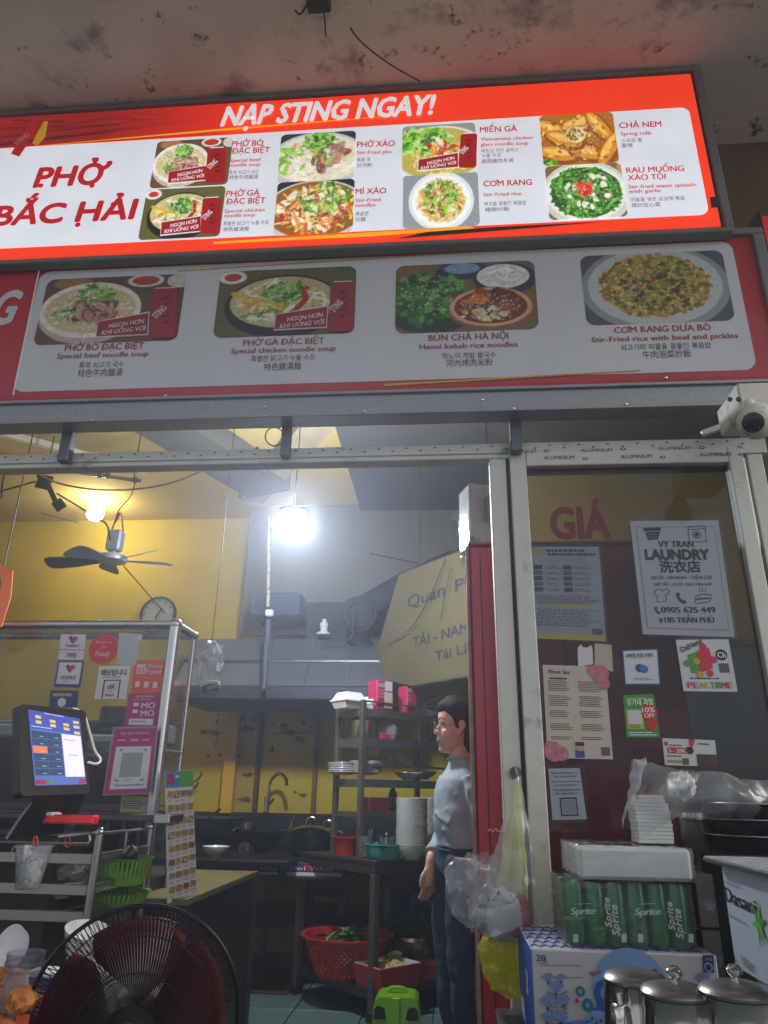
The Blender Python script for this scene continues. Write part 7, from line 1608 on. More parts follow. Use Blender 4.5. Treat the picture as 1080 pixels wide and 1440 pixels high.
def packfilm(c, hx, hy, hz, amp, seed):
    mb = MB()
    def f(p, d):
        m_ = max(abs(d.x), abs(d.y), abs(d.z)); q_ = V((d.x/m_*hx, d.y/m_*hy, d.z/m_*hz)); q_ = q_*.985+V((d.x*hx, d.y*hy, d.z*hz))*.015; return q_+wobble(d, amp, 9, seed)
    return mb.ball(c, 1, 56, 36, f)
packfilm(cc_, (cx1-cx0)/2+.006, cr_*4+.006, h_/2+.003, .004, 2).obj('clear_film', M_WRAP, t, True)
# tissue ream on the cans
tx0, tx1 = P(812, 1190, Y=1.92).x, P(975, 1243, Y=1.92).x; tz0 = cz1+.004; tz1 = P(880, 1190, Y=1.92).z
t = thing('tissue_ream', 'white wrapped ream of paper napkins lying on the green can pack', 'tissue pack', ((tx0+tx1)/2, 2.05, tz0))
MB().cbox(((tx0+tx1)/2, 2.04, (tz0+tz1)/2), ((tx1-tx0)/2, .0, 0), (0.0, .13, 0), (0, 0, (tz1-tz0)/2-.002), .008).obj('paper', M_TIS, t)
packfilm(V(((tx0+tx1)/2, 2.04, (tz0+tz1)/2)), (tx1-tx0)/2+.004, .134, (tz1-tz0)/2+.001, .003, 5).obj('clear_film', M_WRAP, t, True)
for k in range(2): MB().box((tx0+.07+.14*k, 1.908, tz0+.004), (tx0+.0712+.14*k, 1.9095, tz1-.008)).obj('paper_seam', M_GINK, t) if False else None
# upright napkin stack in a torn bag
q = P(917, 1183, Y=2.02); q.z = tz1+.004; zt2 = P(917, 1118, Y=2.02).z
t = thing('napkin_stack', 'upright stack of white napkins in a torn clear bag on the ream', 'napkins', q)
nN = 12
for k in range(nN):
    z_ = q.z+(zt2-q.z)*k/nN; w_ = .042 if k < nN-2 else .036-.006*(k-nN+2)
    MB().cbox((q.x+random.uniform(-.0015, .0015)+.002*math.sin(k*.5), q.y, z_+(zt2-q.z)/nN/2), (w_, 0, 0), (0, .04, 0), (0, 0, (zt2-q.z)/nN/2-.0002), .0009).obj('napkin', M_TIS, t)
def bagsheet(pts_px, Y_, name, m, parent, seed, depth=.03, amp=.012, nu=30, nv=24, sc=14.):
    """crumpled sheet filling a picture quad, bulging towards the viewer"""
    c = pts_px
    def f(u, v):
        x, y = lerpq(c, u, v); p = P(x, y, Y=Y_); b = math.sin(u*math.pi)*math.sin(v*math.pi)
        return p+V((0, -depth*b, 0))+wobble(p, amp, sc, seed)+wobble(p, amp*.5, sc*3, seed)
    return MB().grid(f, nu, nv).obj(name, m, parent, True)
M_BAG = film('clear_bag')
M_BAG2 = film('bag_shiny', '#e4e8ec', .13, .55, .16, 16., .45, .08)
bagsheet([(888, 1064), (985, 1088), (948, 1150), (893, 1182)], 1.95, 'torn_bag', M_BAG2, t, 1, .05)
bagsheet([(960, 1080), (1085, 1098), (1085, 1160), (940, 1150)], 1.95, 'torn_bag', M_BAG2, t, 2, .06)
bagsheet([(887, 1066), (905, 1063), (893, 1120), (876, 1165)], 1.97, 'printed_edge', film('printed_film', '#c8ccd2', .45, .4), t, 3, .01)
q2 = P(958, 1105, Y=1.99); MB().ball(q2, (.035, .03, .032), 24, 16, lambda p, d: p+wobble(d, .012, 4)).obj('crumpled_napkin', M_TIS, t, True)
# brown-white boxes in a column
M_BXW = mat('grey_box', '#8f8c88', .6, var=.06); M_BXM = mat('box_maroon', '#4a1c22', .55)
for k, (y0_, y1_, yb, lab) in enumerate(((1230, 1305, 2.0, 'maroon and grey box on top of its column beside the can pack'), (1309, 1385, 2.0, 'maroon and grey box in the middle of the column beside the can pack'))):
    a_, b_ = P(1003, y0_, Y=yb), P(1003, y1_, Y=yb); xa = bx1+.006
    t = thing('stacked_box', lab, 'box', (xa+.05, 2.1, b_.z), 'boxes stacked beside the can pack')
    MB().bbox((xa+.0, yb, b_.z), (xa+.13, yb+.26, a_.z), .002).obj('carton', M_BXW, t)
    MB().box((xa-.0012, yb+.004, b_.z+.003), (xa-.0003, yb+.255, a_.z-.003)).obj('maroon_side', M_BXM, t)
    for j in range(8): an = -.6+j*.17; p0 = V((xa+.025, yb-.0008, b_.z+.02)); MB().cbox(p0+V((math.sin(an)*.018, 0, math.cos(an)*.03)), (math.sin(an)*.008, 0, math.cos(an)*.012), (0, .0006, 0), (.0006, 0, 0), 0).obj('sunburst_ray', M_WINK, t)
tag(MB().bbox((bx1+.006, 2.0, .632), (bx1+.14, 2.26, P(1003, 1386, Y=2.0).z-.001), .002).obj('stacked_box', M_BXW), 'plain grey box at the bottom of the column beside the can pack', 'box', 'boxes stacked beside the can pack')
# steel container on the boxes
q = P(992, 1226, Y=2.12); q.z = P(1003, 1230, Y=2.0).z+.001; h_ = P(992, 1150, Y=2.1).z-q.z
t = thing('steel_container', 'dented tall stainless container on the column of boxes under the torn bag', 'container', q)
MB().lathe([(0, 0), (.052, 0), (.055, .006), (.056, h_-.01), (.06, h_-.004), (.058, h_), (.05, h_), (.05, .02), (0, .015)], q, 32).obj('body', M_STEEL, t, True)
MB().lathe([(.0, h_+.001), (.058, h_+.001), (.056, h_+.012), (.02, h_+.018), (0, h_+.018)], q, 28).obj('lid', M_STEEL, t, True)
# stack of dark pans far right
q = P(1075, 1205, Y=2.0)
for k in range(3):
    c = V((q.x, 2.02, q.z+.012+k*.036)); r_ = .12-.006*k
    t = thing('round_pan', {0: 'dark round pan at the bottom of the pan stack behind the box', 1: 'dark round pan in the middle of the pan stack', 2: 'dark round pan at the top of the pan stack under the bag'}[k], 'pan', c, 'stack of round pans')
    MB().lathe([(0, 0), (r_*.85, 0), (r_*.95, .03), (r_*1.04, .034), (r_*1.04, .037), (r_*.93, .033), (r_*.83, .005), (0, .004)], c, 36).obj('pan_body', mat('pan_steel', '#3c3c3e', .25, .9), t, True)
    MB().tube([c+V((r_*1.04*math.cos(j*.2), r_*1.04*math.sin(j*.2), .036)) for j in range(31)], .002, 6, closed=True).obj('bright_rim', M_STEEL, t, True)
tag(MB().bbox((q.x-.13, 1.9, .632), (q.x+.25, 2.2, q.z+.008), .003).obj('crate_block', M_DARK), 'dark crate holding up the pan stack', 'crate')
# ---- water carton, its left face towards the viewer
wx = .565; wy0, wy1 = 1.16, 1.70; wzt, wzb = P(1017, 1214, Y=1.7).z, .632
t = thing('water_carton', 'white bottled water carton with a green star at the picture edge', 'carton', (wx+.15, 1.43, wzb))
M_WC = mat('carton_bluewhite', '#a9b2bd', .5, var=.03)
wlow = P(1033, 1360, Y=1.7).z
MB().bbox((wx, wy0, wlow), (wx+.34, wy1, wzt), .003).obj('carton', M_WC, t)
MB().bbox((wx+.03, wy0+.03, .632), (wx+.33, wy1-.02, wlow-.001), .003).obj('lower_tray', mat('lower_carton', '#8d959c', .5), t)
MB().cbox((wx+.16, (wy0+wy1)/2, wzt+.006), (.19, 0, 0), (0, (wy1-wy0)/2+.015, 0), (0, 0, .004), .001).obj('board_edge', mat('dark_green_edge', '#163a30', .5), t)
MB().cbox((wx+.16, (wy0+wy1)/2, wzt+.0115), (.188, 0, 0), (0, (wy1-wy0)/2+.013, 0), (0, 0, .0012), 0).obj('printed_board', mat('printed_board', '#9a9ca0', .35, var=.5, vs=40), t)
f9 = Face((wx-.0005, wy1, wzt), (0, -1, 0), (0, 0, 1))
M_BKI = mat('water_black', '#1a1c20', .5)
f9.text('Dasani', 1021, 1266, 1066, 20, M_BKI, t, .001, .07, y1=1288)
st_ = []; ca_, cb_ = f9.px(1069, 1298)
for k in range(12): r_ = .05 if k % 2 == 0 else .018; a_ = k*math.pi/6+.2; st_.append(f9.at(ca_+r_*math.cos(a_)*.9, cb_+r_*math.sin(a_)*1.1, .0022))
for k in range(6):
    a_ = k*math.pi/3+.2; MB().prism([f9.at(ca_, cb_, .0022+.0002*k), f9.at(ca_+.012*math.cos(a_-.5), cb_+.015*math.sin(a_-.5), .0022+.0002*k), f9.at(ca_+.034*math.cos(a_), cb_+.042*math.sin(a_), .0022+.0002*k), f9.at(ca_+.012*math.cos(a_+.5), cb_+.015*math.sin(a_+.5), .0022+.0002*k)], f9.n*-.0006).obj('star_leaf', mat('star_green_%d' % (k % 2), ('#3f8a1e', '#5fae2c')[k % 2], .5), t)
def c9(q): return q
c = [(1021, 1240), (1060, 1252), (1066, 1275), (1025, 1262)]
fakelines(f9, [(1020, 1238), (1050, 1247), (1050, 1251), (1020, 1242)], 0, 0, 1, 1, 1, M_LF, t); fakelines(f9, [(1024, 1282), (1060, 1302), (1060, 1306), (1024, 1286)], 0, 0, 1, 1, 1, M_LF, t); fakelines(f9, [(1042, 1342), (1064, 1356), (1066, 1372), (1046, 1356)], 0, 0, 1, 1, 5, M_GINK, t)
# ---- three teapots
def teapot(cx, cy, Y_, r_, label, knob=True, spout=None, handle=None):
    c = P(cx, cy, Y=Y_); zb_ = .631; H_ = c.z-zb_; c = V((c.x, Y_, zb_)); t = thing('teapot', label, 'teapot', c, 'stainless teapots on the service table')
    MB().lathe([(0, 0), (r_*.95, 0), (r_*1.08, .012), (r_*1.14, H_*.35), (r_*1.1, H_*.6), (r_*1.02, H_*.86), (r_*.98, H_-.008), (r_*1.0, H_-.003), (r_*.9, H_-.003), (0, H_-.004)], c, 44).obj('body', M_CHROME, t, True)
    l_ = MB().lathe([(r_*.99, H_-.002), (r_*1.0, H_+.002), (r_*.9, H_+.008), (r_*.5, H_+.014), (0, H_+.016)], c, 44).obj('lid', mat('worn_lid', '#9a9a98', .3, 1., var=.1), t, True)
    if knob: MB().lathe([(0, H_+.014), (.006, H_+.014), (.006, H_+.02), (.011, H_+.025), (.012, H_+.031), (.007, H_+.036), (0, H_+.037)], c, 20).obj('knob', M_CHROME, l_, True)
    if spout is not None:
        d = V((math.cos(rad(spout)), math.sin(rad(spout)), 0))
        MB().tube(spline([c+d*r_*.9+V((0, 0, H_*.35)), c+d*r_*1.45+V((0, 0, H_*.6)), c+d*r_*1.7+V((0, 0, H_*.95))]), .013, 12, r1=.007).obj('spout', M_CHROME, t, True)
    if handle is not None:
        d = V((math.cos(rad(handle)), math.sin(rad(handle)), 0)); s_ = V((-d.y, d.x, 0))
        pth = spline([c+d*r_*.95+V((0, 0, H_*.88)), c+d*r_*1.5+V((0, 0, H_*.9)), c+d*r_*1.6+V((0, 0, H_*.6)), c+d*r_*1.5+V((0, 0, H_*.25)), c+d*r_*1.05+V((0, 0, H_*.15))], 6)
        mb = MB(); n_ = len(pth); vs = []
        for p in pth: vs += [p+s_*.010, p-s_*.010]
        mb.add(vs, [(2*i, 2*i+1, 2*i+3, 2*i+2) for i in range(n_-1)]); o = mb.obj('handle', M_CHROME, t, True); md = o.modifiers.new('thickness', 'SOLIDIFY'); md.thickness = .004
    return t
teapot(893, 1378, 1.42, .052, 'steel teapot with a flat lid and band handle, closest to the swan print', False, None, 235)
teapot(951, 1397, 1.32, .053, 'steel teapot with a low knob between two other teapots', True, 150, None)
teapot(1037, 1396, 1.28, .055, 'steel teapot with a tall round knob below the water carton', True, 165, None)
M_CR2 = None
# ---- bags hanging from the door post
hk = P(727, 1096, Y=2.32)
hkx = thing('bag_hook', 'steel hook on the door post from which the bags hang', 'hook', hk)
MB().tube(spline([hk+V((.0, .04, .03)), hk+V((0, .0, .03)), hk+V((0, -.03, .0)), hk+V((0, -.03, -.04)), hk+V((0, -.01, -.05))]), .005, 8).obj('hook', M_STEEL, hkx, True)
MB().cyl(hk+V((0, .038, .02)), hk+V((0, .03, .02)), .018, n=16).obj('screw_plate', M_STEELD, hkx)
def bag(name, label, levels, m, Y_, seed, amp=.01, flat=.5, n=44, extra=None, close=True):
    """levels: (left px, right px, y px) from top to bottom"""
    t = thing(name, label, 'plastic bag', P((levels[-1][0]+levels[-1][1])/2, levels[-1][2], Y=Y_))
    L = []
    for k in range(len(levels)-1):
        for i in range(6):
            u = i/6; a, b = levels[k], levels[k+1]; uu = u*u*(3-2*u); L.append((a[0]*(1-uu)+b[0]*uu, a[1]*(1-uu)+b[1]*uu, a[2]*(1-u)+b[2]*u))
    L.append(levels[-1]); vs = []
    for i, (xa, xb, y) in enumerate(L):
        a, b = P(xa, y, Y=Y_), P(xb, y, Y=Y_); c = (a+b)/2; r_ = (b.x-a.x)/2
        for k in range(n):
            th = 6.28318*k/n; fold = 1+.10*math.sin(th*7+i*.13+seed)*min(1, .25/(r_*8+.2))+.05*math.sin(th*13-i*.2)
            p = V((c.x+r_*math.cos(th)*fold, Y_+r_*flat*math.sin(th)*fold, c.z)); vs.append(p+wobble(p, amp*min(1, r_*14), 16, seed)+wobble(p, amp*.4*min(1, r_*14), 45, seed))
    nl = len(L); fs = [(i*n+k, i*n+(k+1) % n, (i+1)*n+(k+1) % n, (i+1)*n+k) for i in range(nl-1) for k in range(n)]
    if close: fs.append(tuple(range((nl-1)*n, nl*n)))
    MB().add(vs, fs).obj('bag_skin', m, t, True); return t
M_YB = film('yellow_bag_film', '#c9c81e', .62, .5, .2, 22., 1.0, .15)
bag('yellow_bag', 'yellow plastic bag hanging long and thin behind the clear bag', [(723, 731, 1097), (716, 734, 1140), (708, 738, 1190), (700, 742, 1250), (690, 738, 1310), (676, 733, 1335), (682, 734, 1365), (690, 733, 1390), (712, 729, 1404)], M_YB, 2.28, 3, .012, .4)
t = bag('clear_shopping_bag', 'clear shopping bag full of white foam and red scraps hung on the post', [(724, 730, 1094), (716, 738, 1130), (706, 745, 1170), (690, 750, 1215), (664, 754, 1258), (657, 756, 1290), (672, 748, 1312), (700, 736, 1325)], M_BAG2, 2.22, 8, .014, .55)
q = P(708, 1290, Y=2.22)
MB().cbox(q+V((-.0, .0, .0)), (.052, .01, .018), (-.01, .03, 0), (-.012, 0, .036), .012).obj('foam_box', M_FOAM, t)
MB().ball(q+V((-.055, .0, .0)), (.03, .03, .028), 20, 14, lambda p, d: p+wobble(d, .012, 5)).obj('white_tissue', M_TIS, t, True)
MB().ball(q+V((.055, -.01, .01)), (.014, .02, .045), 18, 12, lambda p, d: p+wobble(d, .01, 5)).obj('red_scrap', mat('red_scrap', '#b03040', .5), t, True)
MB().ball(q+V((.035, -.02, -.03)), (.02, .01, .012), 14, 10, lambda p, d: p+wobble(d, .008, 5)).obj('red_scrap', MATS['red_scrap'], t, True)
MB().ball(P(678, 1245, Y=2.22), (.014, .014, .022), 14, 10, lambda p, d: p+wobble(d, .01, 5)).obj('pink_scrap', mat('pink_scrap', '#a83c6c', .5), t, True)
MB().ball(P(700, 1268, Y=2.22), (.05, .03, .03), 22, 14, lambda p, d: p+wobble(d, .02, 5)).obj('white_foam_scraps', M_TIS, t, True)
t2 = bag('knotted_clear_bag', 'empty puffed clear bag handle bulging in front of the jeans', [(640, 668, 1206), (628, 690, 1222), (627, 694, 1250), (636, 690, 1280), (655, 684, 1305)], M_BAG2, 2.2, 12, .014, .6)
MB().grid(lambda u, v: V(P(*lerpq([(640, 1205), (700, 1196), (700, 1250), (690, 1290)], u, v), Y=2.21))+wobble((u*2, v*2, 3), .016, 2), 16, 12).obj('film_web', M_BAG2, t2, True)

# two bare street bulbs on a wire across the lane, the ones glinting in the teapots and the glass
for k, (x_, y_, z_) in enumerate(((.55, -1.6, 2.15), (-.15, -2.3, 2.35))):
    t = thing('street_bulb', ('warm bare bulb whose glint shows on the glass above the blue heart sticker', 'warm bare bulb whose glint shows on the teapots')[k], 'light bulb', (x_, y_, z_-.05))
    MB().ball((x_, y_, z_), .035, 16, 12).obj('glass_globe', emis('bulb_warm_street_%d' % k, '#ffb060', 45.), t, True)
    MB().cyl((x_, y_, z_+.03), (x_, y_, z_+.09), .014, n=12).obj('socket', M_BLACK, t)
    MB().cyl((x_, y_, z_+.09), (x_, y_, z_+.9), .003, n=6).obj('cord', M_CABLE, t)
# ------------------------------------------------------------------ the person
def bake(name, parts, m, parent, voxel=.008, smooth=6):
    mb = MB()
    for p in parts: mb.v += p.v if False else []
    tot = MB()
    for p in parts: tot.add(p.v, p.f)
    me = bpy.data.meshes.new('tmp'); me.from_pydata(tot.v, [], tot.f); o = bpy.data.objects.new('tmp', me); COL.objects.link(o)
    r = o.modifiers.new('r', 'REMESH'); r.mode = 'VOXEL'; r.voxel_size = voxel
    s = o.modifiers.new('s', 'SMOOTH'); s.iterations = smooth; s.factor = .5
    me2 = bpy.data.meshes.new_from_object(o.evaluated_get(bpy.context.evaluated_depsgraph_get()))
    bpy.data.objects.remove(o); me2.materials.clear(); me2.name = name
    return me2
PX, PY = .06, 3.30
FW = V((-.955, -.295, 0)).normalized(); SD = V((-.295, .955, 0)).normalized()    # facing, and her right-hand side (away from the viewer)
def B(f, s, z): return V((PX, PY, 0))+FW*f+SD*s+V((0, 0, z))
def loft(rings, n=28):     # rings: (centre f, s, z, half depth, half width, exponent)
    vs = []
    for (f, s_, z, a, b) in rings:
        for k in range(n):
            t = 6.28318*k/n; c_, q_ = math.cos(t), math.sin(t); vs.append(B(f+a*math.copysign(abs(c_)**.9, c_), s_+b*math.copysign(abs(q_)**.9, q_), z))
    m_ = len(rings); fs = [(i*n+k, i*n+(k+1) % n, (i+1)*n+(k+1) % n, (i+1)*n+k) for i in range(m_-1) for k in range(n)]
    fs += [tuple(range(n-1, -1, -1)), tuple(range((m_-1)*n, m_*n))]
    return MB().add(vs, fs)
M_SKIN = mat('skin', '#d4a890', .45, var=.06, vs=20); M_SKIN.node_tree.nodes['Principled BSDF'].inputs['Subsurface Weight'].default_value = .12
M_SKIN.node_tree.nodes['Principled BSDF'].inputs['Subsurface Radius'].default_value = (.01, .004, .002)
person = thing('person', 'woman with glasses and tied black hair in a pale blue shirt and jeans', 'person', (PX, PY, 0))
# head rings: fraction up from chin, front reach, back reach, half width; the head leans slightly down and forward
HB, HH = 1.335, .232; HF = .025
HR = [(0, .058, .0, .022), (.05, .074, .02, .036), (.12, .080, .045, .048), (.2, .081, .06, .056), (.27, .080, .068, .062), (.34, .079, .075, .066), (.42, .077, .082, .069), (.5, .0745, .090, .072), (.58, .079, .096, .074), (.66, .080, .099, .075), (.75, .077, .100, .074), (.84, .068, .092, .068), (.92, .050, .072, .054), (.975, .026, .042, .032), (1.0, .004, .006, .006)]
def head_pt(z, t):
    for i in range(len(HR)-1):
        if HR[i][0] <= z <= HR[i+1][0]:
            u = (z-HR[i][0])/(HR[i+1][0]-HR[i][0]); fr, bk, w = [HR[i][j]*(1-u)+HR[i+1][j]*u for j in (1, 2, 3)]; break
    fr *= .9; bk *= .92
    c_, s_ = math.cos(t), math.sin(t); a = fr if c_ > 0 else bk
    return a*math.copysign(abs(c_)**.85, c_), w*math.copysign(abs(s_)**.92, s_)
vs = []; n = 40; zs = [i/34 for i in range(35)]
for z in zs:
    for k in range(n):
        t = 6.28318*k/n; f, s_ = head_pt(z, t); vs.append(B(HF+f, s_, HB+HH*z))
m_ = len(zs); head = MB().add(vs, [(i*n+k, i*n+(k+1) % n, (i+1)*n+(k+1) % n, (i+1)*n+k) for i in range(m_-1) for k in range(n)]+[tuple(range(n-1, -1, -1)), tuple(range((m_-1)*n, m_*n))])
def hp(f, s_, z): return B(HF+(f*.9 if f > 0 else f), s_, HB+HH*z)
nose = MB().tube([hp(.072, 0, .53), hp(.084, 0, .46), hp(.094, 0, .40), hp(.098, 0, .36), hp(.084, 0, .325)], lambda t: .005+.004*math.sin(t*2.4), 10)
tip = MB().ball(hp(.092, 0, .365), (.009, .009, .008), 12, 8); alar = [MB().ball(hp(.084, q, .345), (.0075, .007, .007), 10, 8) for q in (-.009, .010)]
lips = [MB().ball(hp(.080, 0, .235), (.013, .018, .006), 14, 8), MB().ball(hp(.078, 0, .20), (.012, .017, .0075), 14, 8)]
chin = MB().ball(hp(.064, 0, .06), (.018, .02, .014), 14, 8)
cheeks = [MB().ball(hp(.052, q, .33), (.024, .02, .028), 14, 10) for q in (-.042, .042)]
ears = []
for q in (-1, 1):
    ears.append(MB().tube(spline([hp(.004, q*.073, .33), hp(-.008, q*.084, .40), hp(-.016, q*.092, .50), hp(-.006, q*.091, .56), hp(.006, q*.086, .53), hp(.004, q*.080, .44)], 4), .0058, 8))
    ears.append(MB().ball(hp(-.003, q*.081, .45), (.012, .007, .026), 12, 8))
neck = loft([(-.03, 0, 1.20, .065, .075), (-.015, 0, 1.27, .056, .058), (-.002, 0, 1.32, .052, .052), (.0, 0, 1.38, .052, .05), (.0, 0, 1.42, .05, .05)])
torso = loft([(0, 0, .92, .085, .13), (.0, 0, 1.0, .085, .13), (.005, 0, 1.1, .085, .13), (0, 0, 1.2, .08, .15), (-.01, 0, 1.26, .06, .13), (-.015, 0, 1.29, .045, .07)])
def limb(pts, rs, n=14):
    pts = [V(p) for p in pts]; ps = spline(pts, 5); m_ = len(ps)-1
    def r(t): x = t*(len(rs)-1); i = min(int(x), len(rs)-2); u = x-i; return rs[i]*(1-u)+rs[i+1]*u
    return MB().tube(ps, r, n)
# far arm hangs forward with the hand showing under the shirt hem; near arm hangs beside the body
far = [B(-.01, .165, 1.245), B(-.01, .185, 1.10), B(.02, .17, 1.0), B(.10, .10, .925), B(.118, .085, .885)]
near = [B(-.01, -.165, 1.245), B(-.03, -.19, 1.12), B(-.05, -.195, 1.0), B(-.03, -.19, .88), B(-.01, -.185, .80)]
armr = [.046, .042, .036, .027, .020]
arms = [limb(far, armr), limb(near, armr)]
def hand(w, d, side, curl=.5):
    """palm and five fingers from wrist w along direction d; side: thumb direction"""
    d = V(d).normalized(); sd = V(side); sd = (sd-d*sd.dot(d)).normalized(); nn = d.cross(sd); parts = []
    parts.append(MB().tube([w-d*.02, w+d*.01, w+d*.045, w+d*.078], lambda t: .017+.009*math.sin(t*2.6), 12))
    parts.append(MB().cbox(w+d*.045, d*.036, sd*.034, nn*.011, .01))
    for k, (L, off) in enumerate(((.066, .026), (.074, .009), (.068, -.009), (.052, -.026))):
        b_ = w+d*.074+sd*off; c1_ = b_+d*L*.42+nn*L*.12*curl; c2_ = c1_+d*L*.28+nn*L*.28*curl; c3_ = c2_+d*L*.12+nn*L*.30*curl
        parts.append(MB().tube([b_-d*.02, b_, c1_, c2_, c3_], lambda t: .0088-.0026*t, 9))
    tb_ = w+d*.02+sd*.026; parts.append(MB().tube([tb_-sd*.01, tb_+sd*.008+d*.018, tb_+sd*.014+d*.042, tb_+sd*.010+d*.062], lambda t: .011-.003*t, 9))
    return parts
hd1 = hand(B(.118, .085, .885), (FW*.12+V((0, 0, -1))), -SD*.35+FW*.9)
hd2 = hand(B(-.01, -.185, .80), V((0, 0, -1))+FW*.1, FW)
legs = [limb([B(.0, q*.085, .93), B(.012, q*.09, .72), B(.02, q*.09, .47), B(-.01, q*.09, .28), B(-.02, q*.09, .07)], [.095, .082, .056, .056, .035]) for q in (-1, 1)]
feet = [MB().tube([B(-.05, q*.09, .05), B(.02, q*.09, .045), B(.12, q*.095, .028), B(.17, q*.097, .022)], lambda t: .04-.016*t, 12) for q in (-1, 1)]
body = bake('body', [head, nose, tip, chin, neck, torso]+alar+lips+cheeks+ears+arms+hd1+hd2+legs+feet, M_SKIN, person, .0042, 3)
bo = link('body', body, M_SKIN, person, True)
# clothing
shirt_t = loft([(.004, 0, .965, .096, .160), (.006, 0, .985, .097, .162), (.010, 0, 1.03, .100, .160), (.014, 0, 1.08, .102, .152), (.012, 0, 1.13, .101, .150), (.008, 0, 1.18, .098, .158), (-.002, 0, 1.225, .094, .168), (-.012, 0, 1.262, .074, .145), (-.018, 0, 1.29, .070, .092), (-.012, 0, 1.318, .064, .070)], 44)
slv = [limb(far[:4], [.062, .058, .05, .043], 18), limb(near[:3]+[B(-.04, -.193, .95)], [.062, .058, .054, .052], 18)]
# folds: thin ridges merged into the cloth
folds = []
for (z0, z1, s0, s1, f0, f1) in ((1.115, 1.09, -.10, .02, .09, .125), (1.06, 1.085, -.12, -.02, .09, .12), (1.17, 1.13, -.14, -.05, .06, .10), (1.20, 1.14, -.15, -.10, .02, .06), (1.05, 1.03, -.15, -.06, .04, .112)):
    folds.append(MB().tube(spline([B(f0, s0, z0), B((f0+f1)/2+.002, (s0+s1)/2, (z0+z1)/2-.006), B(f1, s1, z1)], 5), .009, 8, r1=.004))
sh = bake('shirt', [shirt_t]+slv+folds, None, person, .007, 5)
M_SHIRT = mat('pale_blue_cloth', '#8f9ea5', .85, var=.05, vs=14, bump=.25, bs=30)
for v in sh.vertices: v.co += max(.12, min(1., (1.27-v.co.z)/.08))*wobble((v.co.x, v.co.y, v.co.z*1.8), .010, 11)
shirt = link('shirt', sh, M_SHIRT, person, True)
MB().tube([B(-.012+.064*math.cos(k*.314), .070*math.sin(k*.314), 1.318+.006*math.cos(k*.314)*-1) for k in range(20)], .0065, 8, closed=True).obj('collar', M_SHIRT, shirt, True)
jn = bake('jeans', [loft([(.0, 0, .86, .102, .142), (.0, 0, .93, .099, .144), (.0, 0, .99, .090, .136)], 36)]+[limb([B(.0, q*.08, .93), B(.012, q*.09, .72), B(.022, q*.09, .49), B(-.0, q*.09, .30), B(-.012, q*.09, .08)], [.100, .092, .070, .064, .058], 22) for q in (-1, 1)], None, person, .009, 4)
for v in jn.vertices: v.co += wobble(v.co, .010, 11)+wobble(v.co, .004, 30)
jeans = link('jeans', jn, mat('blue_denim', '#223450', .85, var=.25, vs=40, bump=.3, bs=120, streak=True), person, True)
for q in (-1, 1):
    mb = MB(); mb.tube(spline([B(.0+.0, q*.09-.113, .9), B(.01, q*.09-.104, .7), B(.02, q*.09-.08, .5), B(.0, q*.09-.076, .3)], 6), .0016, 5)
    if q < 0: mb.obj('side_seam', mat('seam_thread', '#7d8ea6', .8), jeans)
MB().tube([B(.100*math.cos(k*.2), .146*math.sin(k*.2), .955) for k in range(31)], .005, 6, closed=True).obj('waistband', mat('denim_band', '#1a2b48', .85), jeans)
for q in (-1, 1): MB().cbox(B(.06, q*.095, .02), FW*.14, SD*.045, (0, 0, .018), .015).obj('sandal', M_BLACK, person)
# hair: drawn back over the ears into a low knot
hair = []
vs = []; n = 44; zs = [.04+i*.0336 for i in range(30)]
for z in zs:
    z_ = min(z, 1.0)
    for k in range(n):
        t = 6.28318*k/n; f, s_ = head_pt(min(z_, .985), t); g = .016
        # hairline: high on the forehead, just behind the temple and ear
        lim = -.020 if z < .36 else (-.020+(z-.36)*.8 if z < .41 else (.022+(z-.41)*.05 if z < .62 else (.032+(z-.62)*.16 if z < .82 else .2)))
        r_ = math.hypot(f, s_) or 1; f2, s2 = f*(1+g/r_), s_*(1+g/r_)
        if f2 > lim: f2 = lim; s2 = s_*.86 if z < .66 else s2*.94
        vs.append(B(HF+f2, s2, HB+HH*z_+(.014 if z_ > .95 else .007)))
m_ = len(zs); hair.append(MB().add(vs, [(i*n+k, i*n+(k+1) % n, (i+1)*n+(k+1) % n, (i+1)*n+k) for i in range(m_-1) for k in range(n)]+[tuple(range(n-1, -1, -1)), tuple(range((m_-1)*n, m_*n))]))
hair.append(MB().ball(hp(-.030, 0, .70), (.088, .082, .078), 24, 16)); hair.append(MB().ball(hp(.018, 0, .83), (.062, .066, .045), 20, 12))
hair.append(MB().ball(hp(-.06, 0, .12), (.045, .062, .05), 18, 12)); hair.append(MB().ball(hp(-.125, 0, .42), (.04, .042, .045), 18, 12)); hair.append(MB().ball(hp(-.09, 0, .45), (.035, .05, .05), 18, 12))
for q in (-1, 1):
    hair.append(MB().tube(spline([hp(.055, q*.045, .78), hp(.035, q*.068, .70), hp(.012, q*.078, .62), hp(-.02, q*.078, .60), hp(-.07, q*.06, .5)], 5), .014, 10))
hm_ = bake('hair', hair, None, person, .0055, 4)
M_HAIR = mat('black_hair', '#060505', .7, spec=.25, var=.3, vs=60, streak=(6, 6, .6), bump=.5, bs=90)
ho = link('hair', hm_, M_HAIR, person, True)
MB().tube(spline([hp(.030, -.066, .74), hp(.028, -.071, .66), hp(.018, -.074, .58)], 4), .004, 6, r1=.001).obj('loose_strand', M_HAIR, ho)
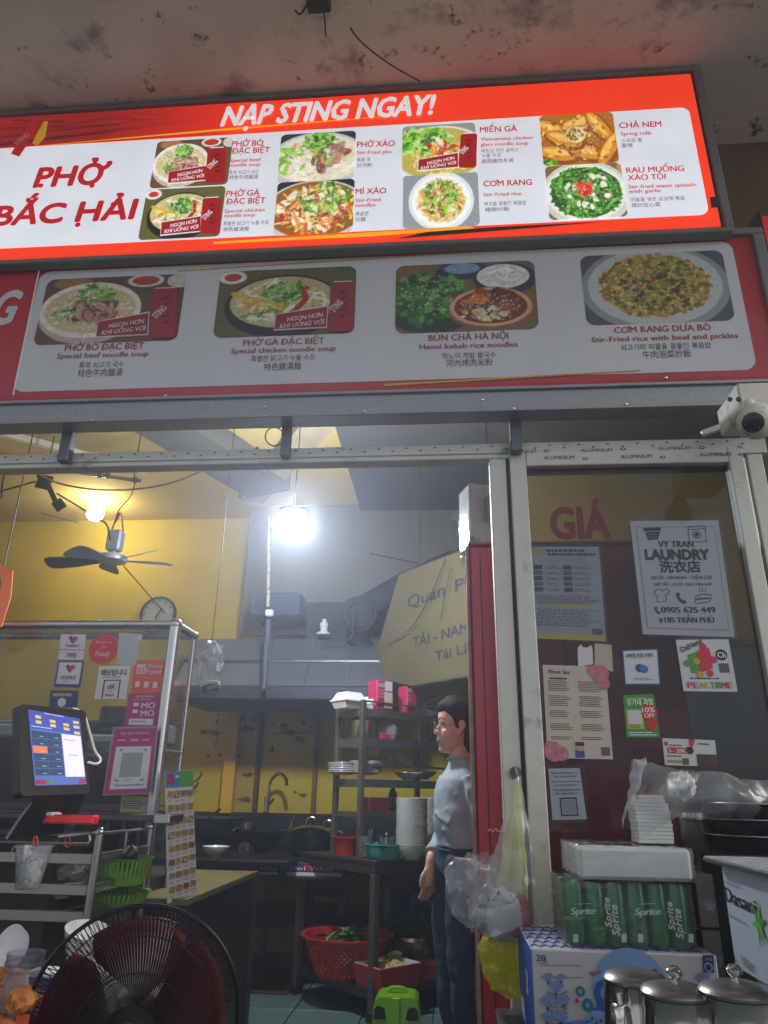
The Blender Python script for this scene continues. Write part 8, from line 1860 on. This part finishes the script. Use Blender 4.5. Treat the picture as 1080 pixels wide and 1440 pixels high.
# face details
M_LIP = mat('lip', '#8a3c3c', .4); M_EYE = mat('eye_white', '#b8b0a8', .2); M_IRIS = mat('iris', '#140c08', .1)
MB().ball(hp(.085, 0, .232), (.010, .017, .0046), 14, 8).obj('lips', M_LIP, bo, True); MB().ball(hp(.084, 0, .203), (.010, .015, .0058), 14, 8).obj('lips', M_LIP, bo, True)
for q in (-1, 1):
    MB().ball(hp(.0665, q*.031, .50), (.010, .0125, .0062), 14, 10).obj('eye', M_EYE, bo, True)
    MB().ball(hp(.0745, q*.030, .50), (.003, .0055, .0055), 12, 8).obj('iris', M_IRIS, bo, True)
    MB().tube(spline([hp(.077, q*.018, .515), hp(.076, q*.031, .535), hp(.067, q*.045, .515)], 4), .0022, 6).obj('eyelid', M_HAIR, bo)
    MB().tube(spline([hp(.086, q*.015, .60), hp(.083, q*.032, .625), hp(.068, q*.050, .60)], 4), .0032, 6, r1=.0014).obj('eyebrow', M_HAIR, bo)
gl = thing('glasses', 'thin metal rimmed glasses worn by the woman', 'glasses', hp(.09, 0, .48))
M_RIMG = mat('glasses_rim', '#8a7a66', .25, .9)
for q in (-1, 1):
    c = hp(.094, q*.032, .475); un = (SD*q*.97-FW*.24).normalized()
    MB().tube([c+un*.024*math.cos(k*.2618)+V((0, 0, .021*math.sin(k*.2618))) for k in range(24)], .0013, 6, closed=True).obj('rim', M_RIMG, gl)
    MB().prism([c+un*.023*math.cos(k*.3927)+V((0, 0, .020*math.sin(k*.3927))) for k in range(16)], FW*.0006).obj('lens', film('spectacle_lens', '#e8ecf0', .02, .4, .03, 2, 0), gl)
    MB().tube([hp(.088, q*.057, .49), hp(.06, q*.073, .50), hp(0, q*.080, .51)], .0013, 6).obj('temple', M_RIMG, gl)
MB().tube(spline([hp(.098, -.009, .48), hp(.101, 0, .49), hp(.098, .009, .48)], 4), .0013, 6).obj('bridge', M_RIMG, gl)
# ------------------------------------------------------------------ steamy air
HZ = bpy.data.materials.new('steamy_air'); HZ.use_nodes = True; n = HZ.node_tree.nodes; l = HZ.node_tree.links
n.remove(n['Principled BSDF']); pv = n.new('ShaderNodeVolumePrincipled'); pv.inputs['Color'].default_value = (.80, .85, .95, 1); pv.inputs['Density'].default_value = .022; pv.inputs['Anisotropy'].default_value = .68
l.new(pv.outputs[0], n['Material Output'].inputs['Volume'])
tag(MB().box((-8, -5, -1.2), (6, 9, 4.6)).obj('haze', HZ, None, origin=(0, 0, 0)), kind='stuff')
